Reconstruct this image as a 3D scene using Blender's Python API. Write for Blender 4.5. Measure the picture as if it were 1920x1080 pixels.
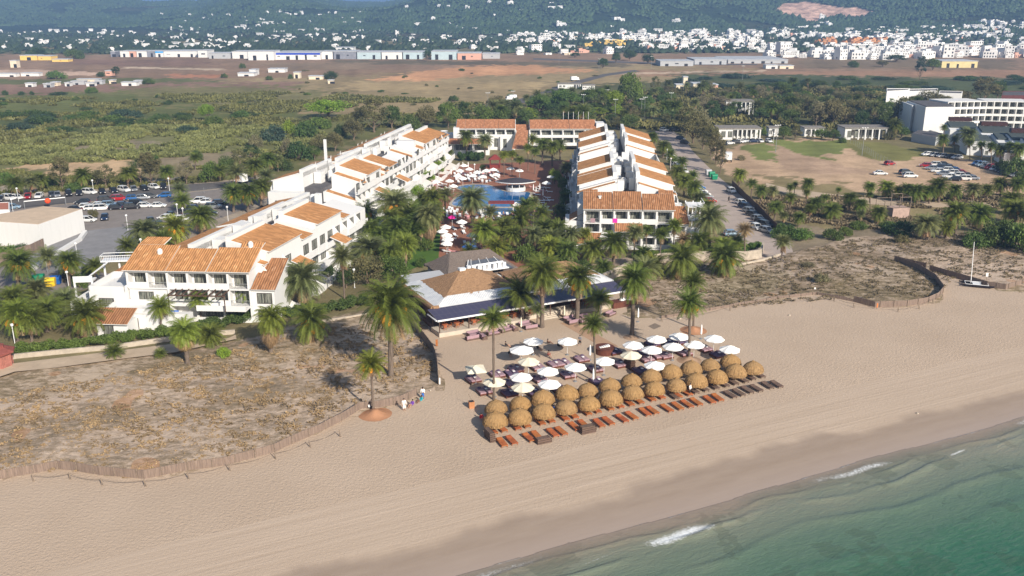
import bpy, math, random
import numpy as np
from mathutils import Vector, Matrix
R = math.radians
sc = bpy.context.scene
for o in list(bpy.data.objects): bpy.data.objects.remove(o)
COL = sc.collection
random.seed(7); rng = np.random.default_rng(7)

# ---------------------------------------------------------------- camera, sky, sun, exposure
FPX = 1700.0; CAMH = 52.0
TH = math.atan(530/FPX); SN, CS = math.sin(TH), math.cos(TH)
cam = bpy.data.objects.new('camera', bpy.data.cameras.new('camera')); COL.objects.link(cam)
cam.location = (0, 0, CAMH); cam.rotation_euler = (math.pi/2 - TH, 0, 0)
cam.data.sensor_width = 36; cam.data.lens = 36*FPX/1920
cam.data.clip_start = 1; cam.data.clip_end = 40000
sc.camera = cam
SUN_AZ, SUN_EL = R(33), R(29.5)            # sun stands behind the camera to the right
to_sun = Vector((math.sin(SUN_AZ)*math.cos(SUN_EL), -math.cos(SUN_AZ)*math.cos(SUN_EL), math.sin(SUN_EL)))
w = bpy.data.worlds.new('World'); sc.world = w; w.use_nodes = True
nt = w.node_tree; bg = nt.nodes['Background']
sky = nt.nodes.new('ShaderNodeTexSky'); sky.sky_type = 'NISHITA'; sky.sun_disc = False
sky.sun_elevation = SUN_EL; sky.sun_rotation = math.atan2(to_sun.x, to_sun.y)
sky.air_density = 1.0; sky.dust_density = 1.2
nt.links.new(sky.outputs[0], bg.inputs[0]); bg.inputs[1].default_value = 0.085
sun = bpy.data.objects.new('sun', bpy.data.lights.new('sun', 'SUN')); COL.objects.link(sun)
sun.data.energy = 4.9; sun.data.angle = R(0.55); sun.data.color = (1.0, 0.92, 0.80)
sun.rotation_euler = to_sun.to_track_quat('Z', 'Y').to_euler()
sc.view_settings.view_transform = 'Standard'; sc.view_settings.look = 'None'
sc.view_settings.exposure = 0.46; sc.view_settings.gamma = 1
sc.cycles.volume_bounces = 0; sc.cycles.max_bounces = 6; sc.cycles.transparent_max_bounces = 8

# ---------------------------------------------------------------- helpers
def P(x, y, z=0.0):
    """point of the plane at height z seen at pixel x, y of the 1920 px photo"""
    u = (x-960)/FPX; v = (540-y)/FPX
    t = (CAMH-z)/(SN-v*CS)
    return (u*t, t*(CS+v*SN))
def HG(y, Y):
    v = (540-y)/FPX
    return CAMH-(SN-v*CS)/(CS+v*SN)*Y
def px_of(x, y, z=0.0):
    d = y*CS-(z-CAMH)*SN
    return 960+FPX*x/d, 540-FPX*((z-CAMH)*CS+y*SN)/d

def tag(o, label=None, cat=None, group=None, kind=None):
    if label: o['label'] = label
    if cat: o['category'] = cat
    if group: o['group'] = group
    if kind: o['kind'] = kind
    return o
def empty(name, loc=(0, 0, 0), rz=0.0):
    o = bpy.data.objects.new(name, None); COL.objects.link(o)
    o.empty_display_size = .2
    o.location = loc; o.rotation_euler = (0, 0, rz); return o
def kids(o): return KID.get(o.name, [])
KID = {}
def par(c, p):
    c.parent = p; KID.setdefault(p.name, []).append(c)
def copy_tree(o, parent=None):
    c = o.copy(); COL.objects.link(c)
    if parent: par(c, parent)
    for ch in kids(o): copy_tree(ch, c)
    return c
def place(proto, first, loc, rz=0.0, s=1.0):
    o = proto if first else copy_tree(proto)
    o.location = loc; o.rotation_euler = (0, 0, rz)
    if s != 1.0: o.scale = (s, s, s)
    return o

class MB:
    """collects faces, links them as one mesh object"""
    def __init__(s, org=(0, 0, 0), ang=0.0):
        s.v = []; s.f = []; s.m = []; s.uv = []; s.frame(org, ang); s.has_uv = False
    def frame(s, org=(0, 0, 0), ang=0.0):
        s.o = org; s.c = math.cos(ang); s.s = math.sin(ang); return s
    def T(s, p):
        return (s.o[0]+p[0]*s.c-p[1]*s.s, s.o[1]+p[0]*s.s+p[1]*s.c, s.o[2]+p[2])
    def face(s, pts, mi=0, uv=None):
        n = len(s.v); s.v += [s.T(p) for p in pts]
        s.f.append(tuple(range(n, n+len(pts)))); s.m.append(mi)
        if uv: s.has_uv = True
        s.uv.append(uv or [(0, 0)]*len(pts))
    def box(s, x0, x1, y0, y1, z0, z1, mi=0, top=None, bottom=True):
        a = [(x0, y0, z0), (x1, y0, z0), (x1, y1, z0), (x0, y1, z0)]; b = [(p[0], p[1], z1) for p in a]
        s.hexa(a, b, mi, top, bottom)
    def hexa(s, a, b, mi=0, top=None, bottom=True):
        k = len(a)
        for i in range(k):
            j = (i+1) % k; s.face([a[i], a[j], b[j], b[i]], mi)
        s.face(b, mi if top is None else top)
        if bottom: s.face(a[::-1], mi)
    def prism(s, pts, z0, z1, mi=0, top=None):
        s.hexa([(p[0], p[1], z0) for p in pts], [(p[0], p[1], z1) for p in pts], mi, top)
    def tube(s, p0, p1, r0, r1=None, n=8, mi=0, cap=True):
        r1 = r0 if r1 is None else r1
        a = Vector(p0); b = Vector(p1); d = (b-a)
        if d.length < 1e-6: return
        d.normalize(); u = d.orthogonal().normalized(); w_ = d.cross(u)
        A = []; B = []
        for i in range(n):
            t = 2*math.pi*i/n; q = u*math.cos(t)+w_*math.sin(t)
            A.append(tuple(a+q*r0)); B.append(tuple(b+q*r1))
        for i in range(n):
            j = (i+1) % n; s.face([A[i], A[j], B[j], B[i]], mi)
        if cap: s.face(B, mi); s.face(A[::-1], mi)
    def path(s, pts, rs, n=8, mi=0):
        for i in range(len(pts)-1): s.tube(pts[i], pts[i+1], rs[i], rs[i+1], n, mi)
    def lathe(s, prof, n=16, c=(0, 0, 0), mi=0):
        for k in range(len(prof)-1):
            (r0, z0), (r1, z1) = prof[k], prof[k+1]
            for i in range(n):
                a = 2*math.pi*i/n; b = 2*math.pi*(i+1)/n
                q = [(c[0]+r0*math.cos(a), c[1]+r0*math.sin(a), c[2]+z0), (c[0]+r0*math.cos(b), c[1]+r0*math.sin(b), c[2]+z0),
                     (c[0]+r1*math.cos(b), c[1]+r1*math.sin(b), c[2]+z1), (c[0]+r1*math.cos(a), c[1]+r1*math.sin(a), c[2]+z1)]
                if r0 < 1e-4: q = q[1:]
                elif r1 < 1e-4: q = q[:3]
                s.face(q, mi)
    def ball(s, c, r, n=10, m=6, mi=0, sz=1.0):
        s.lathe([(r*math.sin(math.pi*k/m), -r*sz*math.cos(math.pi*k/m)) for k in range(m+1)], n, c, mi)
    def build(s, name, mats, parent=None, smooth=False):
        me = bpy.data.meshes.new(name)
        off = parent.location if (parent is not None and parent.location.length > 0) else None
        if off is not None and s.v and math.hypot(sum(p[0] for p in s.v)/len(s.v), sum(p[1] for p in s.v)/len(s.v)) < 45: off = None   # already in the thing's own space
        v = s.v if off is None else [(p[0]-off.x, p[1]-off.y, p[2]-off.z) for p in s.v]
        me.from_pydata(v, [], s.f)
        if not isinstance(mats, (list, tuple)): mats = [mats]
        for m in mats: me.materials.append(m)
        me.polygons.foreach_set('material_index', s.m)
        if s.has_uv:
            ul = me.uv_layers.new(name='UVMap')
            ul.data.foreach_set('uv', [c for q in s.uv for p in q for c in p])
        if smooth: me.polygons.foreach_set('use_smooth', [True]*len(s.f))
        o = bpy.data.objects.new(name, me); COL.objects.link(o)
        if parent is not None: par(o, parent)
        return o
def np_mesh(name, V, F, mats, parent=None, mi=None, col=None, smooth=False):
    me = bpy.data.meshes.new(name)
    V = np.asarray(V, dtype=np.float32); F = np.asarray(F, dtype=np.int32); k = F.shape[1]
    me.vertices.add(len(V)); me.vertices.foreach_set('co', V.ravel())
    me.loops.add(F.size); me.loops.foreach_set('vertex_index', F.ravel())
    me.polygons.add(len(F)); me.polygons.foreach_set('loop_start', np.arange(0, F.size, k, dtype=np.int32))
    me.polygons.foreach_set('loop_total', np.full(len(F), k, dtype=np.int32))
    if mi is not None: me.polygons.foreach_set('material_index', np.asarray(mi, dtype=np.int32))
    me.update(calc_edges=True)
    if smooth: me.polygons.foreach_set('use_smooth', np.ones(len(F), dtype=bool))
    if col is not None:
        a = me.color_attributes.new('Col', 'FLOAT_COLOR', 'POINT')
        a.data.foreach_set('color', np.asarray(col, dtype=np.float32).ravel())
    for m in (mats if isinstance(mats, (list, tuple)) else [mats]): me.materials.append(m)
    o = bpy.data.objects.new(name, me); COL.objects.link(o)
    if parent is not None: par(o, parent)
    return o

# value noise for placing and relief
_tab = rng.random((256, 256))
def vnoise(x, y):
    x = np.asarray(x, float); y = np.asarray(y, float)
    xi = np.floor(x).astype(int); yi = np.floor(y).astype(int); fx = x-xi; fy = y-yi
    fx = fx*fx*(3-2*fx); fy = fy*fy*(3-2*fy)
    a = _tab[xi % 256, yi % 256]; b = _tab[(xi+1) % 256, yi % 256]
    c = _tab[xi % 256, (yi+1) % 256]; d = _tab[(xi+1) % 256, (yi+1) % 256]
    return (a*(1-fx)+b*fx)*(1-fy)+(c*(1-fx)+d*fx)*fy
def fbm(x, y, o=4):
    t = 0; a = .5; s_ = 0
    for i in range(o):
        t = t+a*vnoise(x*2**i+17*i, y*2**i+31*i); s_ += a; a *= .5
    return t/s_
def inpoly(poly, X, Y):
    r = np.zeros(np.shape(X), bool); n = len(poly)
    for i in range(n):
        x0, y0 = poly[i]; x1, y1 = poly[(i+1) % n]
        if y0 == y1: continue
        c = ((y0 > Y) != (y1 > Y)) & (X < (x1-x0)*(Y-y0)/(y1-y0)+x0)
        r ^= c
    return r

# ---------------------------------------------------------------- materials
class NT:
    def __init__(s, name):
        s.m = bpy.data.materials.new(name); s.m.use_nodes = True
        s.t = s.m.node_tree; s.b = s.t.nodes['Principled BSDF']
    def n(s, t, **k):
        x = s.t.nodes.new('ShaderNode'+t)
        for a, b in k.items(): setattr(x, a, b)
        return x
    def l(s, a, b): s.t.links.new(a, b)
    def co(s, kind='Object'): return s.n('TexCoord').outputs[kind]
    def noise(s, vec, scale, detail=4, rough=.6, dist=0, sc3=None):
        if sc3:
            mp = s.n('Mapping'); mp.inputs['Scale'].default_value = sc3; s.l(vec, mp.inputs[0]); vec = mp.outputs[0]
        x = s.n('TexNoise'); x.inputs['Scale'].default_value = scale; x.inputs['Detail'].default_value = detail
        x.inputs['Roughness'].default_value = rough; x.inputs['Distortion'].default_value = dist
        s.l(vec, x.inputs['Vector']); return x.outputs['Fac']
    def ramp(s, fac, pts):
        x = s.n('ValToRGB'); r = x.color_ramp
        r.elements[0].position = pts[0][0]; r.elements[0].color = c4(pts[0][1])
        r.elements[1].position = pts[-1][0]; r.elements[1].color = c4(pts[-1][1])
        for p, c in pts[1:-1]:
            e = r.elements.new(p); e.color = c4(c)
        s.l(fac, x.inputs[0]); return x.outputs[0]
    def mix(s, f, a, b, mode='MIX'):
        x = s.n('Mix'); x.data_type = 'RGBA'; x.blend_type = mode
        for sock, v in ((x.inputs[0], f), (x.inputs[6], a), (x.inputs[7], b)):
            if hasattr(v, 'links'): s.l(v, sock)
            else: sock.default_value = v if not isinstance(v, (tuple, list)) else c4(v)
        return x.outputs[2]
    def math(s, op, a, b=None, c=None):
        x = s.n('Math', operation=op)
        for i, v in enumerate((a, b, c)):
            if v is None: continue
            if hasattr(v, 'links'): s.l(v, x.inputs[i])
            else: x.inputs[i].default_value = v
        return x.outputs[0]
    def bump(s, h, st, dist=.1):
        x = s.n('Bump'); x.inputs['Strength'].default_value = st; x.inputs['Distance'].default_value = dist
        s.l(h, x.inputs['Height']); s.l(x.outputs[0], s.b.inputs['Normal'])
def c4(c):
    return (c, c, c, 1) if isinstance(c, (int, float)) else (tuple(c)+(1,))[:4]
MATS = {}
def mat(name, col, rough=.75, var=.12, scale=1.5, spec=.3, metal=0, bump=0, objvar=0, trans=0):
    if name in MATS: return MATS[name]
    g = NT(name); co = g.co()
    f = g.noise(co, scale, 5)
    lo = tuple(c*(1-var) for c in col); hi = tuple(min(1, c*(1+var)) for c in col)
    c = g.ramp(f, [(.3, lo), (.7, hi)])
    if objvar:
        oi = g.n('ObjectInfo'); hsv = g.n('HueSaturation')
        mr = g.n('MapRange'); mr.inputs[3].default_value = 1-objvar; mr.inputs[4].default_value = 1+objvar
        g.l(oi.outputs['Random'], mr.inputs[0]); g.l(mr.outputs[0], hsv.inputs['Value'])
        mh = g.n('MapRange'); mh.inputs[3].default_value = .5-objvar*.07; mh.inputs[4].default_value = .5+objvar*.07
        m7 = g.math('FRACT', g.math('MULTIPLY', oi.outputs['Random'], 7.3)); g.l(m7, mh.inputs[0])
        g.l(mh.outputs[0], hsv.inputs['Hue']); g.l(c, hsv.inputs['Color']); c = hsv.outputs[0]
    g.l(c, g.b.inputs['Base Color'])
    g.b.inputs['Roughness'].default_value = rough; g.b.inputs['Metallic'].default_value = metal
    g.b.inputs['Specular IOR Level'].default_value = spec
    if bump: g.bump(g.noise(co, scale*6, 4), bump, .05)
    MATS[name] = g.m; return g.m
def leafmat(name, col, var=.35, scale=.8, rough=.55, objvar=.14, tl=.25):
    """foliage: clump to clump variation of pigment, thin leaves let light through"""
    if name in MATS: return MATS[name]
    g = NT(name); co = g.co()
    f = g.noise(co, scale, 3); lo = tuple(c*(1-var) for c in col); hi = (col[0]*(1+var*1.3), col[1]*(1+var), col[2]*(1+var*.6))
    c = g.ramp(f, [(.3, lo), (.7, hi)])
    oi = g.n('ObjectInfo'); hsv = g.n('HueSaturation')
    mr = g.n('MapRange'); mr.inputs[3].default_value = 1-objvar; mr.inputs[4].default_value = 1+objvar
    g.l(oi.outputs['Random'], mr.inputs[0]); g.l(mr.outputs[0], hsv.inputs['Value'])
    mh = g.n('MapRange'); mh.inputs[3].default_value = .485; mh.inputs[4].default_value = .515
    g.l(g.math('FRACT', g.math('MULTIPLY', oi.outputs['Random'], 7.3)), mh.inputs[0])
    g.l(mh.outputs[0], hsv.inputs['Hue']); g.l(c, hsv.inputs['Color']); c = hsv.outputs[0]
    g.l(c, g.b.inputs['Base Color']); g.b.inputs['Roughness'].default_value = rough
    g.b.inputs['Specular IOR Level'].default_value = .25
    if tl:
        tr = g.n('BsdfTranslucent'); g.l(c, tr.inputs[0]); ms = g.n('MixShader'); ms.inputs[0].default_value = tl
        out = g.t.nodes['Material Output']; g.l(g.b.outputs[0], ms.inputs[1]); g.l(tr.outputs[0], ms.inputs[2]); g.l(ms.outputs[0], out.inputs[0])
    MATS[name] = g.m; return g.m
def tilemat(name, col, pitch=.42):
    """clay roof tiles: rows run down the slope (UV in metres, v along the slope)"""
    g = NT(name); uv = g.co('UV'); sp = g.n('SeparateXYZ'); g.l(uv, sp.inputs[0])
    su = g.math('SINE', g.math('MULTIPLY', sp.outputs[0], 2*math.pi/pitch))
    sv = g.math('FRACT', g.math('MULTIPLY', sp.outputs[1], 1/.4))
    h = g.math('ADD', su, g.math('MULTIPLY', sv, .5))
    cell = g.n('TexVoronoi'); mp = g.n('Mapping'); mp.inputs['Scale'].default_value = (1/pitch, 1/1.1, 1); g.l(uv, mp.inputs[0])
    cell.inputs['Scale'].default_value = 1; g.l(mp.outputs[0], cell.inputs['Vector'])
    cs = g.n('SeparateColor'); g.l(cell.outputs['Color'], cs.inputs[0])
    big = g.noise(g.co(), .35, 4)
    c = g.ramp(cs.outputs[0], [(0, tuple(x*.62 for x in col)), (.45, col), (.85, tuple(min(1, x*1.2) for x in col)), (1, (col[0]*1.5, col[1]*1.75, col[2]*2.1))])
    c = g.mix(.85, col, c)
    c = g.mix(g.math('MULTIPLY', big, .5), c, tuple(x*.6 for x in col))
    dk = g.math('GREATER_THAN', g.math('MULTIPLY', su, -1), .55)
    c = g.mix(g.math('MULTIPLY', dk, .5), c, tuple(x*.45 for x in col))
    g.l(c, g.b.inputs['Base Color']); g.b.inputs['Roughness'].default_value = .85
    g.b.inputs['Specular IOR Level'].default_value = .15
    g.bump(h, .8, .06); MATS[name] = g.m; return g.m
def carmat(name, col, metal=.2):
    g = NT(name); g.b.inputs['Base Color'].default_value = c4(col); g.b.inputs['Roughness'].default_value = .28
    g.b.inputs['Metallic'].default_value = metal; g.b.inputs['Coat Weight'].default_value = .5
    c = g.ramp(g.noise(g.co(), 2.5, 4), [(.35, tuple(x*.85 for x in col)), (.65, col)]); g.l(c, g.b.inputs['Base Color'])
    MATS[name] = g.m; return g.m

# white render with faint weather streaks
def wallmat(name, col=(.69, .685, .675)):
    g = NT(name); co = g.co()
    f = g.noise(co, 1.0, 5, .65, 0, (1.2, 1.2, .12)); f2 = g.noise(co, .25, 3)
    c = g.mix(g.math('MULTIPLY', g.math('SUBTRACT', f, .5), .7), col, tuple(x*.62 for x in col))
    c = g.mix(g.math('MULTIPLY', f2, .14), c, (col[0]*.8, col[1]*.78, col[2]*.72))
    g.l(c, g.b.inputs['Base Color']); g.b.inputs['Roughness'].default_value = .85; g.b.inputs['Specular IOR Level'].default_value = .15
    MATS[name] = g.m; return g.m
WHITE = wallmat('white_render'); CREAM = wallmat('cream_render', (.72, .62, .48)); YELLOW = wallmat('yellow_render', (.75, .52, .16))
PINKW = wallmat('pink_render', (.62, .36, .28)); GREYW = wallmat('grey_render', (.42, .43, .45)); ORANGEW = wallmat('ochre_render', (.62, .3, .14))
BLUEW = wallmat('pale_blue_render', (.45, .58, .68))
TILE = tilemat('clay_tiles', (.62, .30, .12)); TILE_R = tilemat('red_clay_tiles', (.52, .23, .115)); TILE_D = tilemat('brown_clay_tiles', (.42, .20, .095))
DARK = mat('dark_opening', (.025, .025, .03), .5)
FRAME = mat('bronze_window_frame', (.045, .036, .03), .4)
GLASS = None
def glassmat():
    g = NT('window_pane_with_curtain'); co = g.co()
    f = g.noise(co, 3.2, 3, .6, 0, (3, 3, .15))
    c = g.ramp(f, [(.38, (.03, .035, .035)), (.5, (.16, .165, .14)), (.66, (.34, .34, .29))])
    g.l(c, g.b.inputs['Base Color']); g.b.inputs['Roughness'].default_value = .12; return g.m
GLASS = glassmat()
DKFLOOR = mat('grey_roof_felt', (.10, .095, .10), .9, .25, .8)
WOODD = mat('dark_brown_wood', (.09, .05, .035), .7, .3, 3); WOODO = mat('orange_teak', (.34, .105, .035), .6, .25, 2.5, objvar=.12)
WOODG = mat('weathered_grey_brown_wood', (.13, .085, .065), .8, .25, 2.5, objvar=.1)
WOODR = mat('red_brown_wood', (.12, .04, .025), .6, .2, 3)
POST = mat('weathered_post', (.22, .17, .13), .9, .3, 4); METALW = mat('white_metal', (.75, .75, .75), .4, .05); METALG = mat('grey_metal', (.3, .31, .32), .4, .1, metal=.3)
BLACK = mat('black_rubber', (.02, .02, .02), .8); STONE = mat('pale_stone', (.42, .36, .29), .9, .2, 1.2, bump=.3); CONC = mat('concrete', (.38, .36, .33), .9, .15, 1.5)
CANVASW = mat('white_canvas', (.84, .83, .81), .9, .04, 2, trans=.2); CANVASC = mat('cream_canvas', (.72, .66, .52), .9, .05, 2)
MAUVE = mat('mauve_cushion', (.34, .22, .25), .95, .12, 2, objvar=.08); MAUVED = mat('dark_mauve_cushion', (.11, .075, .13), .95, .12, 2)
REDP = mat('red_fabric', (.55, .02, .03), .8); BLUEP = mat('blue_fabric', (.03, .14, .5), .8); PINKP = mat('pink_fabric', (.8, .03, .35), .8)
BARK = mat('bark', (.16, .12, .085), .95, .3, 3, bump=.5); BARKG = mat('pale_bark', (.36, .30, .24), .95, .25, 3, bump=.4)
PALMT = mat('palm_trunk', (.15, .115, .09), .95, .4, 6, bump=.8)
SKIN = mat('skin', (.42, .24, .16), .6, .08)

# ---------------------------------------------------------------- terrain
def lin(c): return tuple(((x/255+.055)/1.055)**2.4 if x > 10 else x/255/12.92 for x in c)
def Acol(X, Y): return X/np.maximum(Y, 1)*1780+960
_ra = [-900, -300, 0, 190, 250, 290, 330, 370, 420, 470, 560, 600, 650, 720, 770, 820, 900, 1200, 1500, 2100, 2900]
_rr = [-28, -28, -26, -12, 1, 11, 9, 14, 2, -10, -4, 0, 5, 6, 0, -10, -24, -30, -34, -34, -34]
_rY = [5200, 5200, 5200, 5000, 4600, 4200, 4000, 3600, 3200, 3000, 3200, 3500, 3900, 3900, 3500, 3000, 3000, 3000, 3200, 3200, 3200]
_fA = [-900, 0, 250, 500, 800, 1000, 1500, 1700, 1850, 2100, 2900]; _fY = [2300, 2300, 2100, 1650, 1700, 1620, 1650, 1550, 1350, 1250, 1250]
def hill(X, Y):
    X = np.asarray(X, float); Y = np.asarray(Y, float); A = Acol(X, Y)
    rr = np.interp(A, _ra, _rr); cy = np.interp(A, _ra, _rY); fy = np.interp(A, _fA, _fY)
    hc = CAMH+(10-rr)*cy/1863.0
    t = np.clip((Y-fy)/(cy-fy), 0, 1); up = t*t*(3-2*t)*.55+t*.45
    dn = np.clip(1-(Y-cy)/2600.0, 0, 1)
    h = hc*np.where(Y < cy, up, dn)
    n = fbm(X/420, Y/420, 5)-.5
    amp = np.clip((Y-fy)/900, 0, 1)*np.where((A > 240) & (A < 800), 22, 62)*np.where(Y < cy, 1-.75*t, dn*.3)
    h = h+n*amp
    for a0, y0, r0, hh in ((1900, 2250, 420, 62), (940, 2350, 330, 46), (1330, 2600, 420, 34), (450, 2350, 330, 20), (120, 3000, 600, 40), (1560, 2450, 260, 30), (1180, 2200, 200, 26)):
        x0 = (a0-960)*y0/1780
        h = h+hh*np.exp(-((X-x0)**2+(Y-y0)**2)/r0**2)*np.clip((Y-fy)/600, 0, 1)
    far = np.clip((Y-6800)/2200, 0, 1)*(105+90*fbm(X/1500+3, Y/3000+9, 3))
    h = np.minimum(np.maximum(h, far), 235)
    return np.where(Y < fy, (Y-fy)*.01, h)
def ray(px, py):
    """first point of the terrain seen at a pixel of the photo"""
    u = (px-960)/FPX; v = (540-py)/FPX
    d = (u, CS+v*SN, -SN+v*CS)
    ts = np.geomspace(300, 12000, 900); Z = CAMH+ts*d[2]; Hh = np.maximum(0, hill(ts*d[0], ts*d[1]))
    k = np.nonzero(Z <= Hh)[0]
    if len(k) == 0: return None
    t = ts[k[0]]; return (t*d[0], t*d[1], float(Hh[k[0]]))

# zones of ground cover, photo pixels -> colour of the cover itself
ZONES = [
 ([(-900,98),(2800,90),(2800,108),(620,108),(-900,112)], (.10,.10,.055), 1),
 ([(-900,104),(2800,96),(2800,150),(1200,140),(700,150),(400,150),(-900,210)], (.24,.15,.10), 1.5),
 ([(380,150),(700,140),(1180,120),(1420,128),(1420,150),(1100,185),(900,215),(560,215),(380,180)], (.27,.20,.11), 2),
 ([(120,112),(380,112),(400,122),(240,124),(130,120)], (.20,.115,.085), .8),
 ([(620,112),(1000,116),(1180,118),(1180,126),(900,122),(620,120)], (.13,.10,.065), .8),
 ([(480,118),(700,118),(700,130),(520,132)], (.22,.15,.10), .8),
 ([(640,152),(900,156),(1040,150),(1000,168),(760,172),(640,165)], (.33,.24,.13), 1.2),
 ([(1500,110),(1900,112),(1900,130),(1500,128)], (.17,.12,.08), 1),
 ([(-100,150),(300,146),(420,150),(400,158),(100,160),(-100,166)], (.11,.115,.045), .8),
 ([(690,150),(780,136),(870,124),(1000,122),(1130,134),(1010,138),(900,142),(790,152)], (.50,.26,.14), 1),
 ([(-400,137),(60,130),(190,136),(180,141),(0,143),(-400,150)], (.48,.33,.25), .6),
 ([(230,128),(420,132),(420,129),(230,125)], (.45,.34,.25), .3),
 ([(310,139),(420,140),(410,146),(320,145)], (.38,.17,.10), .6),
 ([(-600,165),(90,158),(560,152),(560,166),(430,170),(180,172),(0,186),(-600,230)], (.22,.13,.10), 1),
 ([(-700,186),(60,178),(250,170),(420,168),(560,190),(560,245),(-700,300)], (.105,.115,.035), 2),
 ([(200,165),(500,160),(640,172),(560,200),(380,205)], (.16,.14,.06), 2),
 ([(-400,232),(120,215),(400,222),(430,240),(-300,270)], (.07,.085,.028), 2),
 ([(-500,285),(0,258),(130,250),(260,236),(560,236),(640,262),(560,300),(420,300),(300,285),(0,320),(-500,380)], (.155,.15,.065), 1.5),
 ([(60,275),(250,258),(300,270),(220,280),(70,290)], (.22,.18,.12), 1),
 ([(290,290),(420,285),(470,300),(400,315),(300,305)], (.23,.18,.12), 1),
 ([(22,312),(100,300),(200,292),(258,290),(262,328),(180,345),(60,340),(90,322)], (.44,.30,.18), .8),
 ([(130,296),(220,294),(200,304),(120,306)], (.18,.16,.06), .6),
 ([(-200,300),(20,316),(70,326),(60,350),(-200,420)], (.12,.125,.04), 1),
 ([(0,352),(60,345),(420,318),(560,300),(600,330),(400,345),(0,372)], (.15,.125,.06), 1),
 ([(450,255),(560,215),(760,215),(900,220),(940,240),(740,245),(600,290),(520,330),(450,330)], (.12,.12,.045), 1.5),
 ([(560,330),(640,290),(720,250),(760,240),(780,246),(690,265),(600,300),(555,335)], (.30,.19,.12), .6),
 ([(-500,360),(500,330),(520,380),(440,440),(0,470),(-600,480)], (.33,.27,.22), .8),
 ([(1160,132),(1500,132),(1500,142),(1160,143)], (.27,.16,.10), 1),
 ([(1160,137),(1440,131),(1440,134),(1170,140)], (.45,.33,.24), .4),
 ([(1270,138),(1500,140),(1920,150),(2700,160),(2700,200),(1600,200),(1280,170)], (.055,.07,.03), 1.5),
 ([(1430,134),(1920,132),(2500,140),(2500,152),(1920,146),(1450,140)], (.30,.17,.11), .6),
 ([(1060,160),(1300,150),(1500,160),(1700,175),(1760,240),(1340,250),(1100,240),(900,235)], (.085,.085,.035), 1),
 ([(1340,282),(1400,268),(1560,258),(1760,292),(1900,306),(2100,330),(2100,370),(1660,366),(1520,350),(1400,345),(1352,320)], (.44,.30,.20), .8),
 ([(1390,275),(1440,266),(1580,262),(1600,275),(1540,300),(1460,308),(1400,290)], (.15,.17,.05), .6),
 ([(1575,262),(1660,268),(1760,290),(1700,300),(1640,298),(1600,285)], (.16,.15,.05), .6),
 ([(1440,268),(1500,290),(1640,320),(1560,330),(1460,318)], (.40,.27,.19), 1),
 ([(1450,330),(1600,352),(1650,366),(1920,362),(2400,370),(2400,420),(1920,440),(1700,430),(1480,420),(1380,360)], (.21,.165,.085), 1.5),
 ([(1480,430),(1600,415),(1900,440),(2300,430),(2300,520),(1900,480),(1760,470),(1640,500),(1520,540),(1340,560),(1200,580),(1150,540),(1180,500),(1300,520),(1450,480)], (.20,.155,.11), 1),
 ([(1320,530),(1400,500),(1470,505),(1500,520),(1440,545),(1330,548)], (.165,.16,.08), .8),
 ([(1720,482),(1800,462),(1920,480),(2300,500),(2300,560),(1880,545),(1790,525)], (.42,.32,.24), 1),
 ([(-700,720),(0,700),(170,672),(440,640),(560,610),(680,585),(780,580),(822,640),(830,735),(740,760),(640,790),(520,850),(440,872),(270,900),(130,872),(0,900),(-700,960)], (.36,.28,.21), .3),
 ([(-700,700),(0,690),(440,640),(700,585),(790,600),(800,640),(600,670),(300,700),(0,760),(-700,800)], (.225,.18,.11), 1),
]
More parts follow.
